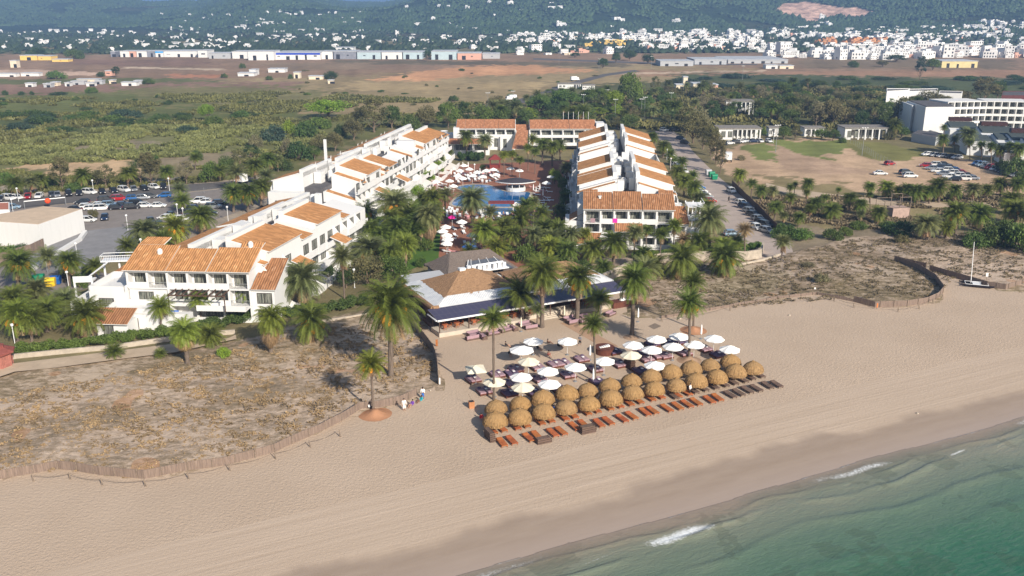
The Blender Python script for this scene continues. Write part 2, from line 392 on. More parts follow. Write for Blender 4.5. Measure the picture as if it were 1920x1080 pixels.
def build_ground():
    ys = np.geomspace(58, 1500, 560); ky = np.linspace(-.95, .95, 620)
    Yg, K = np.meshgrid(ys, ky, indexing='ij'); Xg = Yg*K
    col = np.zeros(Xg.shape+(4,)); col[..., :3] = (.17, .14, .075); col[..., 3] = 0
    # noisy look-up so that zone borders are ragged
    sc_ = Yg*.012
    jx = (fbm(Xg/6, Yg/6, 4)-.5); jy = (fbm(Xg/6+50, Yg/6+80, 4)-.5)
    u = Xg; 
    for poly, c, rag in ZONES:
        wp = [P(a, b) for a, b in poly]
        m = inpoly(wp, Xg+jx*sc_*rag*3.2, Yg+jy*sc_*rag*8)
        v = .75+.5*fbm(Xg/(Yg*.02+1)+poly[0][0], Yg/(Yg*.05+2), 4)
        col[m, :3] = np.array(c)[None, :]*v[m][:, None]
    dune = [P(a, b) for a, b in ZONES[-2][0]]; dune2 = [P(a, b) for a, b in ZONES[-4-0][0]]
    md = inpoly(dune, Xg+jx*3, Yg+jy*4); mr = inpoly([P(a, b) for a, b in [(1170,590),(1180,500),(1460,480),(1620,440),(2300,440),(2300,560),(1880,548),(1770,525),(1765,560),(1700,578),(1530,552),(1240,598)]], Xg+jx*3, Yg+jy*4)
    dm = (md | mr); col[..., 3] = dm
    dist_fade = np.clip((300-Yg)/60, 0, 1)
    Z = np.where(dm, (fbm(Xg/7, Yg/7, 4)-.42)*.9, 0)
    Z = np.where(dm, np.clip(Z, 0.0, .42), 0)
    # smooth the edge of the relief
    for _ in range(4):
        Z[1:-1, 1:-1] = (Z[1:-1, 1:-1]*2+Z[:-2, 1:-1]+Z[2:, 1:-1]+Z[1:-1, :-2]+Z[1:-1, 2:])/6
    Z = Z*dm
    Z[-1, :] = -6
    n0, n1 = Xg.shape; idx = np.arange(n0*n1).reshape(n0, n1)
    F = np.stack([idx[:-1, :-1], idx[:-1, 1:], idx[1:, 1:], idx[1:, :-1]], -1).reshape(-1, 4)
    g = NT('ground_cover'); co = g.co(); at = g.n('VertexColor', layer_name='Col')
    f1 = g.noise(co, .9, 6, .7); f2 = g.noise(co, .13, 5, .65); f3 = g.noise(co, .02, 4)
    c = g.mix(g.math('MULTIPLY', f1, .6), at.outputs[0], (.05, .05, .02))
    c = g.mix(.0, c, c)
    k = g.math('ADD', g.math('MULTIPLY', f2, .9), g.math('MULTIPLY', f3, .6))
    c = g.mix(1.0, c, g.ramp(k, [(.45, .95), (1.0, 1.9)]), 'MULTIPLY')
    # dunes: pale sand between low dry plants
    d1 = g.noise(co, .8, 8, .78, .3, (.75, 1.2, 1)); d2 = g.noise(co, .07, 3)
    ds = g.math('ADD', d1, g.math('MULTIPLY', g.math('SUBTRACT', d2, .5), .55))
    dc = g.ramp(ds, [(.35, (.14, .11, .06)), (.44, (.25, .185, .115)), (.50, (.39, .29, .205)), (.58, (.60, .47, .36))])
    dc = g.mix(.35, dc, at.outputs[0])
    og = g.math('GREATER_THAN', g.noise(co, .09, 2, .5, 0, (1.1, 1, 1)), .66)
    dc = g.mix(g.math('MULTIPLY', og, .4), dc, (.45, .22, .10))
    c = g.mix(at.outputs[1], c, dc)
    g.l(c, g.b.inputs['Base Color']); g.b.inputs['Roughness'].default_value = .95; g.b.inputs['Specular IOR Level'].default_value = .1
    g.bump(f1, .7, .4)
    o = np_mesh('ground', np.stack([Xg, Yg, Z], -1).reshape(-1, 3), F, g.m, col=col.reshape(-1, 4), smooth=True)
    tag(o, kind='structure')
    # wide plain under everything, out to the horizon
    far = NT('far_ground'); cf = far.ramp(far.noise(far.co(), .004, 6), [(.3, (.10, .10, .05)), (.7, (.24, .17, .11))])
    far.l(cf, far.b.inputs['Base Color']); far.b.inputs['Roughness'].default_value = .95
    m = MB(); m.face([(-16000, -3000, -8), (16000, -3000, -8), (16000, 16000, -8), (-16000, 16000, -8)])
    tag(m.build('plain', far.m), kind='structure')
build_ground()

QUARRY = [(1454,18),(1470,8),(1510,3),(1550,9),(1575,14),(1600,12),(1640,22),(1628,31),(1590,32),(1560,30),(1530,44),(1512,42),(1500,32),(1465,26)]
def build_hills():
    A = np.linspace(-700, 2620, 760); ys = np.geomspace(1180, 11500, 420)
    Yg, Ag = np.meshgrid(ys, A, indexing='ij'); Xg = (Ag-960)*Yg/1780
    Z = hill(Xg, Yg); Z[0, :] = -8
    row = 540-FPX*(((Z-CAMH)*CS+Yg*SN)/(Yg*CS-(Z-CAMH)*SN)); colx = 960+FPX*Xg/(Yg*CS-(Z-CAMH)*SN)
    col = np.zeros(Xg.shape+(4,)); n1 = fbm(Xg/90, Yg/90, 5); n2 = fbm(Xg/500+9, Yg/500, 3)
    base = np.array((.030, .048, .022)); dry = np.array((.13, .11, .06))
    k = np.clip((n1-.5)*5+.1, 0, 1)*np.clip((n2-.35)*3, 0, 1); col[..., :3] = base*(1-k[..., None]*.55)+dry*k[..., None]*.55
    q = inpoly(QUARRY, colx+(n1-.5)*8, row+(n1-.5)*6) & (Yg > 1800) & (Yg < 5200)
    col[q, :3] = np.array((.56, .36, .27))*(.6+.8*fbm(Xg/25, Yg/60, 4)[q][:, None])
    low = np.clip(1-Z/12, 0, 1)[..., None]*np.clip((2200-Yg)/500, 0, 1)[..., None]
    col[..., :3] = col[..., :3]*(1-low*.55)+np.array((.14, .115, .07))*low*.55
    col[..., 3] = 1
    n0, n1_ = Xg.shape; idx = np.arange(n0*n1_).reshape(n0, n1_)
    F = np.stack([idx[:-1, :-1], idx[:-1, 1:], idx[1:, 1:], idx[1:, :-1]], -1).reshape(-1, 4)
    g = NT('hill_cover'); at = g.n('VertexColor', layer_name='Col'); co = g.co()
    f = g.noise(co, .06, 6, .75)
    c = g.mix(1.0, at.outputs[0], g.ramp(f, [(.32, .45), (.68, 1.7)]), 'MULTIPLY')
    g.l(c, g.b.inputs['Base Color']); g.b.inputs['Roughness'].default_value = 1; g.b.inputs['Specular IOR Level'].default_value = 0
    g.bump(f, 1.0, 8)
    o = np_mesh('hills', np.stack([Xg, Yg, Z], -1).reshape(-1, 3), F, g.m, col=col.reshape(-1, 4), smooth=True)
    tag(o, kind='structure')
build_hills()

# shoreline frame: s runs seaward, t runs along the beach
SH_O = (-4.6, 74.4); SH_D = (.9021, .4316); SH_N = (.4316, -.9021)
def SHP(t, s, z=0): return (SH_O[0]+SH_D[0]*t+SH_N[0]*s, SH_O[1]+SH_D[1]*t+SH_N[1]*s, z)
ROW = math.atan2(.4116, .9114)   # heading of the beach furniture rows

def scoord(g):
    """metres seaward of the waterline, with a wandering edge"""
    co = g.co(); vm = g.n('VectorMath', operation='DOT_PRODUCT'); g.l(co, vm.inputs[0]); vm.inputs[1].default_value = (SH_N[0], SH_N[1], 0)
    s_ = g.math('SUBTRACT', vm.outputs['Value'], SH_O[0]*SH_N[0]+SH_O[1]*SH_N[1])
    return co, s_
def build_beach():
    north = [(-1500,1010),(-500,935),(0,899),(62,888),(108,880),(133,882),(187,891),(271,898),(352,883),(428,872),(515,848),(537,837),(600,810),(640,790),(675,769),(712,765),(750,757),(782,742),(822,722),(820,690),(812,662),(795,640),(777,618),(790,585),(900,560),(1100,545),(1170,540),(1182,585),(1240,597),(1360,575),(1450,560),(1530,551),(1590,563),(1640,577),(1700,575),(1755,562),(1770,547),(1752,524),(1720,505),(1680,490),(1740,508),(1800,525),(1880,545),(1960,538),(2300,515),(3000,470)]
    W = [P(a, b) for a, b in north]
    pts = [(x, y, .035) for x, y in W]+[SHP(260, 40, .035), SHP(-220, 40, .035)]
    m = MB(); m.face(pts[::-1])
    g = NT('beach_sand'); co, s_ = scoord(g)
    rot = g.n('Mapping'); rot.vector_type = 'POINT'; rot.inputs['Rotation'].default_value = (0, 0, -R(25.57)); g.l(co, rot.inputs[0]); rv = rot.outputs[0]
    big = g.noise(co, .06, 4); fine = g.noise(co, 2.2, 6, .7); foot = g.noise(co, 2.6, 4, .6, .5)
    wob = g.noise(rv, .09, 4, .5, 0, (1, .35, 1))
    c = g.ramp(big, [(.3, (.47, .36, .265)), (.7, (.54, .42, .315))])
    c = g.mix(g.math('MULTIPLY', fine, .3), c, (.34, .25, .18))
    # raked lanes above the wet sand
    ln = g.noise(rv, 1.0, 5, .7, 0, (.03, 2.2, 1))
    lane = g.math('MULTIPLY', g.math('GREATER_THAN', g.math('ADD', s_, g.math('MULTIPLY', wob, 2)), -17), 1.0)
    c = g.mix(g.math('MULTIPLY', lane, .75), c, g.ramp(ln, [(.3, (.42, .32, .235)), (.7, (.57, .45, .345))]))
    # wet band
    we = g.math('ADD', s_, g.math('MULTIPLY', g.math('SUBTRACT', wob, .5), 9))
    wet = g.n('MapRange'); wet.interpolation_type = 'SMOOTHSTEP'; wet.inputs[1].default_value = -8.6; wet.inputs[2].default_value = -6.0; g.l(we, wet.inputs[0])
    ns = g.noise(rv, .5, 4, .6, 0, (.3, 1.2, 1))
    wc = g.ramp(ns, [(.3, (.29, .218, .165)), (.7, (.35, .27, .21))])
    wet2 = g.n('MapRange'); wet2.inputs[1].default_value = -4.5; wet2.inputs[2].default_value = -.8; g.l(s_, wet2.inputs[0])
    wc = g.mix(g.math('MULTIPLY', wet2.outputs[0], .75), wc, (.39, .305, .255))
    c = g.mix(g.math('MULTIPLY', wet.outputs[0], .85), c, wc)
    g.l(c, g.b.inputs['Base Color'])
    rr = g.math('SUBTRACT', .92, g.math('MULTIPLY', wet2.outputs[0], .5)); g.l(rr, g.b.inputs['Roughness'])
    g.b.inputs['Specular IOR Level'].default_value = .2
    dry = g.math('SUBTRACT', 1.0, wet.outputs[0])
    hgt = g.math('MULTIPLY', g.math('MULTIPLY', foot, dry), g.math('SUBTRACT', 1.0, g.math('MULTIPLY', lane, .6)))
    hgt = g.math('ADD', hgt, g.math('MULTIPLY', g.math('MULTIPLY', ln, lane), g.math('MULTIPLY', dry, .35)))
    g.bump(hgt, .62, .18)
    tag(m.build('beach', g.m), kind='structure')
build_beach()

def build_sea():
    t = np.concatenate([np.linspace(-260, -40, 40), np.linspace(-38, 120, 420), np.linspace(122, 500, 40)])
    s0 = np.concatenate([np.linspace(-2.5, 26, 190), np.geomspace(26.5, 900, 60)])
    T, S_ = np.meshgrid(t, s0, indexing='ij')
    wob = (fbm(T/9, T*0+3, 3)-.5)*2.2+(fbm(T/30, T*0+8, 2)-.5)*2.0
    crest = []
    Z = np.zeros(T.shape)+.10+(fbm(T/3, S_/1.2, 3)-.5)*.05
    for c0, a, wd, k in ((2.2, .10, .4, 1), (4.2, .17, .6, 2), (8.2, .13, .9, 3), (14.5, .10, 1.5, 4)):
        cc = c0+(fbm(T/12+k*7, T*0+k, 3)-.5)*3.2
        seg = np.clip(fbm(T/9+k*3, T*0+k*5, 2)*2.6-.7, 0, 1)
        if k in (1, 2): crest.append((cc, seg))
        d = S_-cc; Z += a*seg*np.where(d > 0, np.exp(-(d/wd)**2), np.exp(-(d/(wd*.45))**2))
    edge = -.3+wob*.55
    Z = np.where(S_ < edge, -.25, Z)
    X = SH_O[0]+SH_D[0]*T+SH_N[0]*S_; Y = SH_O[1]+SH_D[1]*T+SH_N[1]*S_
    # attribute: depth and foam
    foam = np.zeros(T.shape)
    for x0, y0, lt, ls, k in ((17.3, 81.3, 5.2, 1.15, 1.0), (40.5, 94.8, 6.5, .9, .92), (54.2, 99.3, 2.0, .35, .9), (46, 97.2, 3.0, .45, .6), (8.3, 77, 2.4, .16, .8), (14.8, 84.2, 1.5, .2, .6), (63, 106.0, 4, .5, .5), (29, 88.2, 1.5, .2, .6), (13, 83.5, 3, .3, .3), (37, 93.4, 2, .5, .4), (1.5, 74.3, 2, .15, .5)):
        dx = X-x0; dy = Y-y0; a = dx*SH_D[0]+dy*SH_D[1]; b = dx*SH_N[0]+dy*SH_N[1]+np.sin(a*.9)*.15
        foam = np.maximum(foam, k*np.exp(-(a/lt)**4-(b/ls)**2))
    foam = np.maximum(foam, .95*np.exp(-((S_-edge-.12)/.16)**2)*np.clip(fbm(T/5, T*0+40, 2)*3-.8, 0, 1))
    foam = np.maximum(foam, .78*np.exp(-((S_-edge-1.2)/1.0)**2)*np.clip(fbm(T/8+9, T*0+60, 2)*3-1.2, 0, 1))
    for cc, seg in crest: foam = np.maximum(foam, .62*seg*np.exp(-((S_-cc)/.2)**2))
    col = np.zeros(T.shape+(4,)); col[..., 0] = foam; col[..., 1] = np.clip((S_-edge)/30, 0, 1); col[..., 2] = fbm(T/14, S_/6, 3); col[..., 3] = 1
    n0, n1 = T.shape; idx = np.arange(n0*n1).reshape(n0, n1)
    F = np.stack([idx[:-1, :-1], idx[:-1, 1:], idx[1:, 1:], idx[1:, :-1]], -1).reshape(-1, 4)[:, ::-1]
    g = NT('sea_water'); g.b.inputs['Specular IOR Level'].default_value = .3; co = g.co(); at = g.n('VertexColor', layer_name='Col'); sp = g.n('SeparateColor'); g.l(at.outputs[0], sp.inputs[0])
    dep = g.math('ADD', sp.outputs[1], g.math('MULTIPLY', g.math('SUBTRACT', sp.outputs[2], .5), .22))
    c = g.ramp(dep, [(0, (.34, .28, .21)), (.05, (.26, .24, .18)), (.16, (.19, .205, .15)), (.36, (.115, .17, .118)), (.62, (.045, .135, .08)), (1, (.008, .098, .058))])
    rot = g.n('Mapping'); rot.inputs['Rotation'].default_value = (0, 0, -R(25.57)); g.l(co, rot.inputs[0])
    wn = g.noise(rot.outputs[0], 1.0, 6, .62, .6, (.8, 2.4, 1)); wn2 = g.noise(co, 4.0, 4, .6)
    c = g.mix(g.math('MULTIPLY', g.math('SUBTRACT', wn, .42), 1.1), c, (.15, .21, .16))
    pt = g.noise(co, .10, 4, .6); c = g.mix(g.math('MULTIPLY', g.math('GREATER_THAN', pt, .56), .22), c, (.05, .06, .035))
    fn = g.noise(co, 2.4, 8, .8, 1.2)
    fm = g.math('GREATER_THAN', g.math('ADD', sp.outputs[0], g.math('MULTIPLY', fn, .8)), .86)
    fs = g.n('MapRange'); fs.inputs[1].default_value = .87; fs.inputs[2].default_value = 1.13; g.l(g.math('ADD', g.math('MULTIPLY', sp.outputs[0], .66), g.math('MULTIPLY', fn, .9)), fs.inputs[0])
    c = g.mix(fs.outputs[0], c, (.8, .82, .82))
    g.l(c, g.b.inputs['Base Color'])
    g.l(g.math('ADD', .13, g.math('MULTIPLY', fs.outputs[0], .6)), g.b.inputs['Roughness'])
    g.b.inputs['IOR'].default_value = 1.33
    g.bump(g.math('ADD', wn, g.math('MULTIPLY', wn2, .3)), .6, .16)
    # the thin film at the edge lets the wet sand show
    tr = g.n('BsdfTransparent'); ms = g.n('MixShader'); al = g.n('MapRange'); al.inputs[1].default_value = 0; al.inputs[2].default_value = .11; al.inputs[3].default_value = .25
    g.l(sp.outputs[1], al.inputs[0]); g.l(g.math('MAXIMUM', al.outputs[0], fs.outputs[0]), ms.inputs[0])
    g.l(tr.outputs[0], ms.inputs[1]); g.l(g.b.outputs[0], ms.inputs[2]); g.l(ms.outputs[0], g.t.nodes['Material Output'].inputs[0])
    o = np_mesh('sea', np.stack([X, Y, Z], -1).reshape(-1, 3), F, g.m, col=col.reshape(-1, 4), smooth=True)
    tag(o, kind='structure')
build_sea()

# ---------------------------------------------------------------- flat sheets: roads, car park, deck, lawn, pool
def asphalt(name, col, joint=0):
    g = NT(name); co = g.co(); f = g.noise(co, .35, 6, .7); f2 = g.noise(co, .06, 3)
    c = g.ramp(f, [(.3, tuple(x*.82 for x in col)), (.7, tuple(x*1.15 for x in col))]); c = g.mix(g.math('MULTIPLY', f2, .35), c, tuple(x*.7 for x in col))
    if joint:
        sp = g.n('SeparateXYZ'); mp = g.n('Mapping'); mp.inputs['Rotation'].default_value = (0, 0, R(-14)); g.l(co, mp.inputs[0]); g.l(mp.outputs[0], sp.inputs[0])
        j = g.math('LESS_THAN', g.math('FRACT', g.math('MULTIPLY', sp.outputs[1], 1/joint)), .04)
        c = g.mix(g.math('MULTIPLY', j, .4), c, tuple(x*.5 for x in col))
    g.l(c, g.b.inputs['Base Color']); g.b.inputs['Roughness'].default_value = .92; g.b.inputs['Specular IOR Level'].default_value = .15
    g.bump(g.noise(co, 9, 3), .2, .02); MATS[name] = g.m; return g.m
ASPH = asphalt('asphalt', (.25, .22, .20)); ASPHD = asphalt('dark_asphalt', (.13, .12, .115)); CONR = asphalt('concrete_road', (.42, .345, .30), 5.5)
COURT = asphalt('court_surface', (.25, .245, .25)); DIRT = asphalt('dirt_track', (.50, .39, .28)); PAVE = asphalt('pale_paving', (.42, .33, .25)); TERR = asphalt('terracotta_paving', (.30, .135, .085), 1.2)
LAWN = asphalt('lawn_grass', (.075, .14, .025)); PAINT = mat('white_road_paint', (.7, .7, .68), .8, .15, 3); REDEARTH = asphalt('orange_earth', (.48, .22, .11))
def sheet(name, px, z, m, pix=True):
    b = MB(); pts = [P(a, c) for a, c in px] if pix else px
    ar = sum(pts[i][0]*pts[(i+1) % len(pts)][1]-pts[(i+1) % len(pts)][0]*pts[i][1] for i in range(len(pts)))
    if ar < 0: pts = pts[::-1]
    b.face([(x, y, z) for x, y in pts]); return tag(b.build(name, m), kind='structure')
sheet('road', [(1228,246),(1262,246),(1284,262),(1300,285),(1345,330),(1385,362),(1425,405),(1448,432),(1480,450),(1492,490),(1425,492),(1418,470),(1395,470),(1385,455),(1330,395),(1290,345),(1262,310),(1245,280)], .05, CONR)
sheet('road', [(-900,445),(-200,404),(0,377),(200,357),(420,341),(560,330),(620,326),(620,330),(560,336),(430,351),(240,372),(120,382),(0,396),(-200,425),(-900,470)], .055, ASPHD)
sheet('car_park', [(-300,432),(0,395),(120,384),(240,374),(430,353),(500,350),(520,365),(440,400),(350,430),(270,470),(200,475),(150,440),(0,450),(-300,500)], .05, ASPH)
sheet('sports_court', [(66,470),(152,434),(235,425),(282,432),(270,448),(205,492),(120,512),(30,505)], .055, COURT)
sheet('road', [(-500,560),(0,500),(100,505),(230,515),(235,528),(150,545),(60,560),(0,570),(-500,640)], .05, ASPH)
sheet('road', [(1190,131),(1130,139),(1060,157),(1005,176),(960,190),(880,200),(880,204),(975,196),(1018,180),(1075,160),(1140,142),(1200,134)], .05, ASPHD)
sheet('road', [(1000,112),(1280,122),(1420,122),(1420,120),(1280,119),(1000,109)], .05, ASPHD)
sheet('path', [(1436,343),(1480,354),(1560,364),(1650,374),(1760,380),(1930,380),(2300,372),(2300,382),(1930,389),(1740,389),(1640,384),(1560,376),(1480,366),(1436,350)], .05, DIRT)
sheet('path', [(-400,800),(28,686),(200,665),(320,650),(430,638),(442,632),(444,640),(330,665),(210,680),(100,695),(28,702),(-400,850)], .44, DIRT)
sheet('pool_deck', [(830,310),(1090,300),(1100,470),(1060,520),(930,500),(840,500),(822,480),(826,440),(815,400),(800,380),(800,345)], .05, TERR)
sheet('lawn', [(640,420),(760,370),(805,375),(818,400),(826,440),(822,485),(760,510),(690,520),(660,500),(650,470)], .055, LAWN)
sheet('path', [(1095,486),(1380,478),(1400,490),(1470,490),(1470,505),(1380,498),(1100,500)], .05, PAVE)

# ---------------------------------------------------------------- building helpers
def roof_slab(m, A, B, C, D, th=.18, mi=0, mw=1):
    """A-B eave, D-C ridge; tiles on top (UV in metres), pale edge"""
    A, B, C, D = map(Vector, (A, B, C, D))
    n = (B-A).cross(D-A).normalized()
    if n.z < 0: n = -n
    t = n*th; lo = [A, B, C, D]; hi = [p+t for p in lo]
    U = (B-A).length; Lr = (D-A).length; U2 = (C-D).length
    m.face([tuple(p) for p in hi], mi, [(0, Lr), (U, Lr), (U/2+U2/2, 0), (U/2-U2/2, 0)])
    m.face([tuple(p) for p in lo[::-1]], mw)
    for i in range(4):
        j = (i+1) % 4; m.face([tuple(lo[i]), tuple(lo[j]), tuple(hi[j]), tuple(hi[i])], mw)
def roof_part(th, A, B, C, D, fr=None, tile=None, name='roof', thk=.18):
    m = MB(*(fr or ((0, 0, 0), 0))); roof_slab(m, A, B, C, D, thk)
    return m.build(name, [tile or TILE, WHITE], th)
def window_part(th, fr, x0, x1, z0, z1, y, nx=2, name='window', ax='y', side=-1):
    """framed window standing 6 cm proud of the wall plane at y (or x when ax='x'); side = outward direction"""
    m = MB(*fr); f = .09
    def bx(a0, a1, b0, b1, d0, d1, mi):
        lo, hi = sorted((y+side*d0, y+side*d1))
        if ax == 'y': m.box(a0, a1, lo, hi, b0, b1, mi)
        else: m.box(lo, hi, a0, a1, b0, b1, mi)
    bx(x0+f, x1-f, z0+f, z1-f, .004, .03, 1)
    bx(x0, x0+f, z0, z1, .003, .075, 0); bx(x1-f, x1, z0, z1, .003, .075, 0)
    bx(x0+f, x1-f, z0, z0+f, .003, .075, 0); bx(x0+f, x1-f, z1-f, z1, .003, .075, 0)
    for k in range(1, nx):
        c = x0+(x1-x0)*k/nx; bx(c-f/2, c+f/2, z0+f, z1-f, .035, .075, 0)
    return m.build(name, [FRAME, GLASS], th)
def facade_floor(th, wm, fr, x0, z0, h, widths, yb, deep=5.0, par_h=.95, skip=(), slope=0, rail=()):
    """one storey of recessed balconies: slab, piers, parapets, back wall, a window per bay"""
    x = x0; X1 = x0+sum(widths)
    wm.box(x0, X1, 0, deep, z0-.24, z0, 0)
    wm.box(x0, X1, yb, deep, z0, z0+h-.24, 0)
    wm.box(x0-.18, x0+.18, -.02, yb, z0, z0+h-.24, 0)
    for i, b in enumerate(widths):
        x1 = x+b
        wm.box(x1-.18, x1+.18, -.02, yb, z0, z0+h-.24, 0)
        if i not in rail: wm.box(x+.18, x1-.18, 0, .16, z0, z0+par_h, 0)
        else:
            r = MB(*fr); r.box(x+.2, x1-.2, .03, .07, z0+.9, z0+.96)
            for k in range(int(b/.25)): r.box(x+.25+k*.25, x+.28+k*.25, .035, .065, z0, z0+.9)
            r.build('balcony_rail', METALG, th)
        if i not in skip: window_part(th, fr, x+.55, x1-.55, z0+.1, z0+h-.6, yb)
        x = x1
def ring(m, pts, h0, h1, w_, mi=0):
    """parapet along the edges of a convex polygon"""
    k = len(pts); c = Vector((sum(p[0] for p in pts)/k, sum(p[1] for p in pts)/k))
    for i in range(k):
        a = Vector(pts[i]); b = Vector(pts[(i+1) % k]); d = (b-a).normalized(); n = Vector((-d.y, d.x))
        if (c-a).dot(n) < 0: n = -n
        q = [a, b, b+n*w_, a+n*w_]
        if (q[1]-q[0]).cross(q[3]-q[0]) < 0: q = q[::-1]
        m.prism([tuple(p) for p in q], h0, h1, mi)
def house(name, label, cat, px, z0, z1, mw=WHITE, top=None, par=.4, wins=(), group=None, pts=None, extra=None):
    """flat roofed building over the polygon seen at pixels px at roof height z1"""
    W = pts or [P(a, b, z1) for a, b in px]
    ar = sum(W[i][0]*W[(i+1) % len(W)][1]-W[(i+1) % len(W)][0]*W[i][1] for i in range(len(W)))
    if ar < 0: W = W[::-1]
    cx = sum(p[0] for p in W)/len(W); cy = sum(p[1] for p in W)/len(W)
    th = tag(empty(name, (cx, cy, 0)), label, cat, group)
    m = MB(); m.prism(W, z0, z1, 0); m.build('wall', mw, th)
    if par:
        m = MB(); ring(m, W, z1+.003, z1+par, .25); m.build('parapet', mw, th)
    c = Vector((cx, cy)); I = [tuple(c+(Vector(p)-c)*.985) for p in W]
    m = MB(); m.prism(I, z1+.002, z1+.06, 0); m.build('roof', top or DKFLOOR, th)
    # windows on the faces turned to the viewer
    k = len(W)
    for i in range(k):
        a = Vector(W[i]); b = Vector(W[(i+1) % k]); d = b-a; L = d.length; n = Vector((d.y, -d.x)).normalized()
        if n.dot(-a) <= 0 or L < 5 or not wins: continue
        fr = ((a.x, a.y, 0), math.atan2(d.y, d.x)); nw = max(1, int(L/wins[0]))
        for zf in np.arange(z0+wins[1], z1-wins[2], wins[3]):
            for q in range(nw):
                x = (q+.5)*L/nw
                window_part(th, fr, x-wins[4]/2, x+wins[4]/2, zf, zf+wins[2]-.2, 0)
    return th

# ---------------------------------------------------------------- resort wings: rows of sloping roofs on both sides of an open passage
def wing(th, org, heading, L, hw, hwc, bays, units, terr, zbase=12.0, slope=2.5, sides=(-1, 1), tiles=(TILE, TILE), floors=4):
    fr = ((org[0], org[1], 0), -heading)
    wm = MB(*fr); zc = zbase+slope
    for sg in sides:
        x_in, x_out = sg*hwc, sg*hw
        for (s0, s1, dz, kind) in bays[0 if sg < 0 else 1]:
            a = [(x_in, s0, 0), (x_out, s0, 0), (x_out, s1, 0), (x_in, s1, 0)]
            b = [(x_in, s0, zc+dz), (x_out, s0, zbase+dz), (x_out, s1, zbase+dz), (x_in, s1, zc+dz)]
            if sg < 0: a = [a[1], a[0], a[3], a[2]]; b = [b[1], b[0], b[3], b[2]]
            wm.hexa(a, b)
            if kind:
                xi = x_in+sg*(.7 if kind == 1 else .4); f = (abs(xi)-hwc)/(hw-hwc)
                zi = zc+dz-slope*f+.03; xo = x_out+sg*.45; zo = zbase+dz-slope*.45/(hw-hwc)+.03
                q = [(xo, s0+.3, zo), (xo, s1-.05, zo), (xi, s1-.05, zi), (xi, s0+.3, zi)]
                if sg < 0: q = [q[1], q[0], q[3], q[2]]
                roof_part(th, *q, fr=fr, tile=tiles[0 if kind == 1 else 1])
    # passage floor, stair heads and tanks
    fm = MB(*fr); fm.box(-hwc+.01, hwc-.01, .3, L-.3, 0, zbase-1.6); fm.build('passage_roof', DKFLOOR, th)
    s = 6
    while s < L-6:
        w_ = random.uniform(1.2, 2.2)
        wm.box(-hwc+.3, -hwc+.3+w_, s, s+random.uniform(2, 4), zbase-1.6, zbase-1.6+random.uniform(1.6, 3.0))
        if random.random() < .7: wm.box(hwc-1.3, hwc-.1, s+2.2, s+3.4, zbase-1.6, zbase+random.uniform(.4, 2.0))
        if random.random() < .6: wm.lathe([(0, 0), (.75, 0), (.75, 2.1), (.45, 2.5), (0, 2.6)], 12, (random.uniform(-.4, .6), s+4.6, zbase-1.6))
        s += random.uniform(7, 11)
    # small stepped upstands beside the passage
    for sg in sides:
        for (s0, s1, dz, kind) in bays[0 if sg < 0 else 1]:
            if kind == 1:
                wm.box(min(sg*hwc, sg*(hwc+.9)), max(sg*hwc, sg*(hwc+.9)), s0+.1, s1-.6, zc+dz-1, zc+dz+.75)
    # terraces stepping out towards the ground
    for sg in sides:
        s = .6; u = 0
        while s < L-3.5:
            for f in range(floors):
                if f == 0 and terr[f] == 0: continue
                d = terr[f]*random.uniform(.82, 1.12); z = f*3.0
                xa, xb = sorted((sg*hw, sg*(hw+d)))
                wm.box(xa, xb, s+.02, s+units-.02, z-.22 if f else 0, z+.02, 0)
                lo, hi = sorted((sg*(hw+d-.16), sg*(hw+d)))
                ph = random.choice((.95, .95, 1.3))
                wm.box(lo, hi, s+.02, s+units-.02, z+.02, z+ph)
                # side fin with a slanted top
                xo_, xi_ = sg*(hw+d-.17), sg*hw
                a = [(xi_, s, z+.02), (xo_, s, z+.02), (xo_, s+.18, z+.02), (xi_, s+.18, z+.02)]
                b = [(xi_, s, z+2.7), (xo_, s, z+1.0), (xo_, s+.18, z+1.0), (xi_, s+.18, z+2.7)]
                if sg < 0: a = [a[1], a[0], a[3], a[2]]; b = [b[1], b[0], b[3], b[2]]
                if random.random() < .45: wm.hexa(a, b)
                if f < floors-1 and terr[f+1] < terr[f]:
                    pass
                if random.random() < .8:
                    window_part(th, fr, s+.9, s+units-.7, z+.25, z+2.2, sg*hw, ax='x', side=sg)
            s += units; u += 1
    return fr, wm

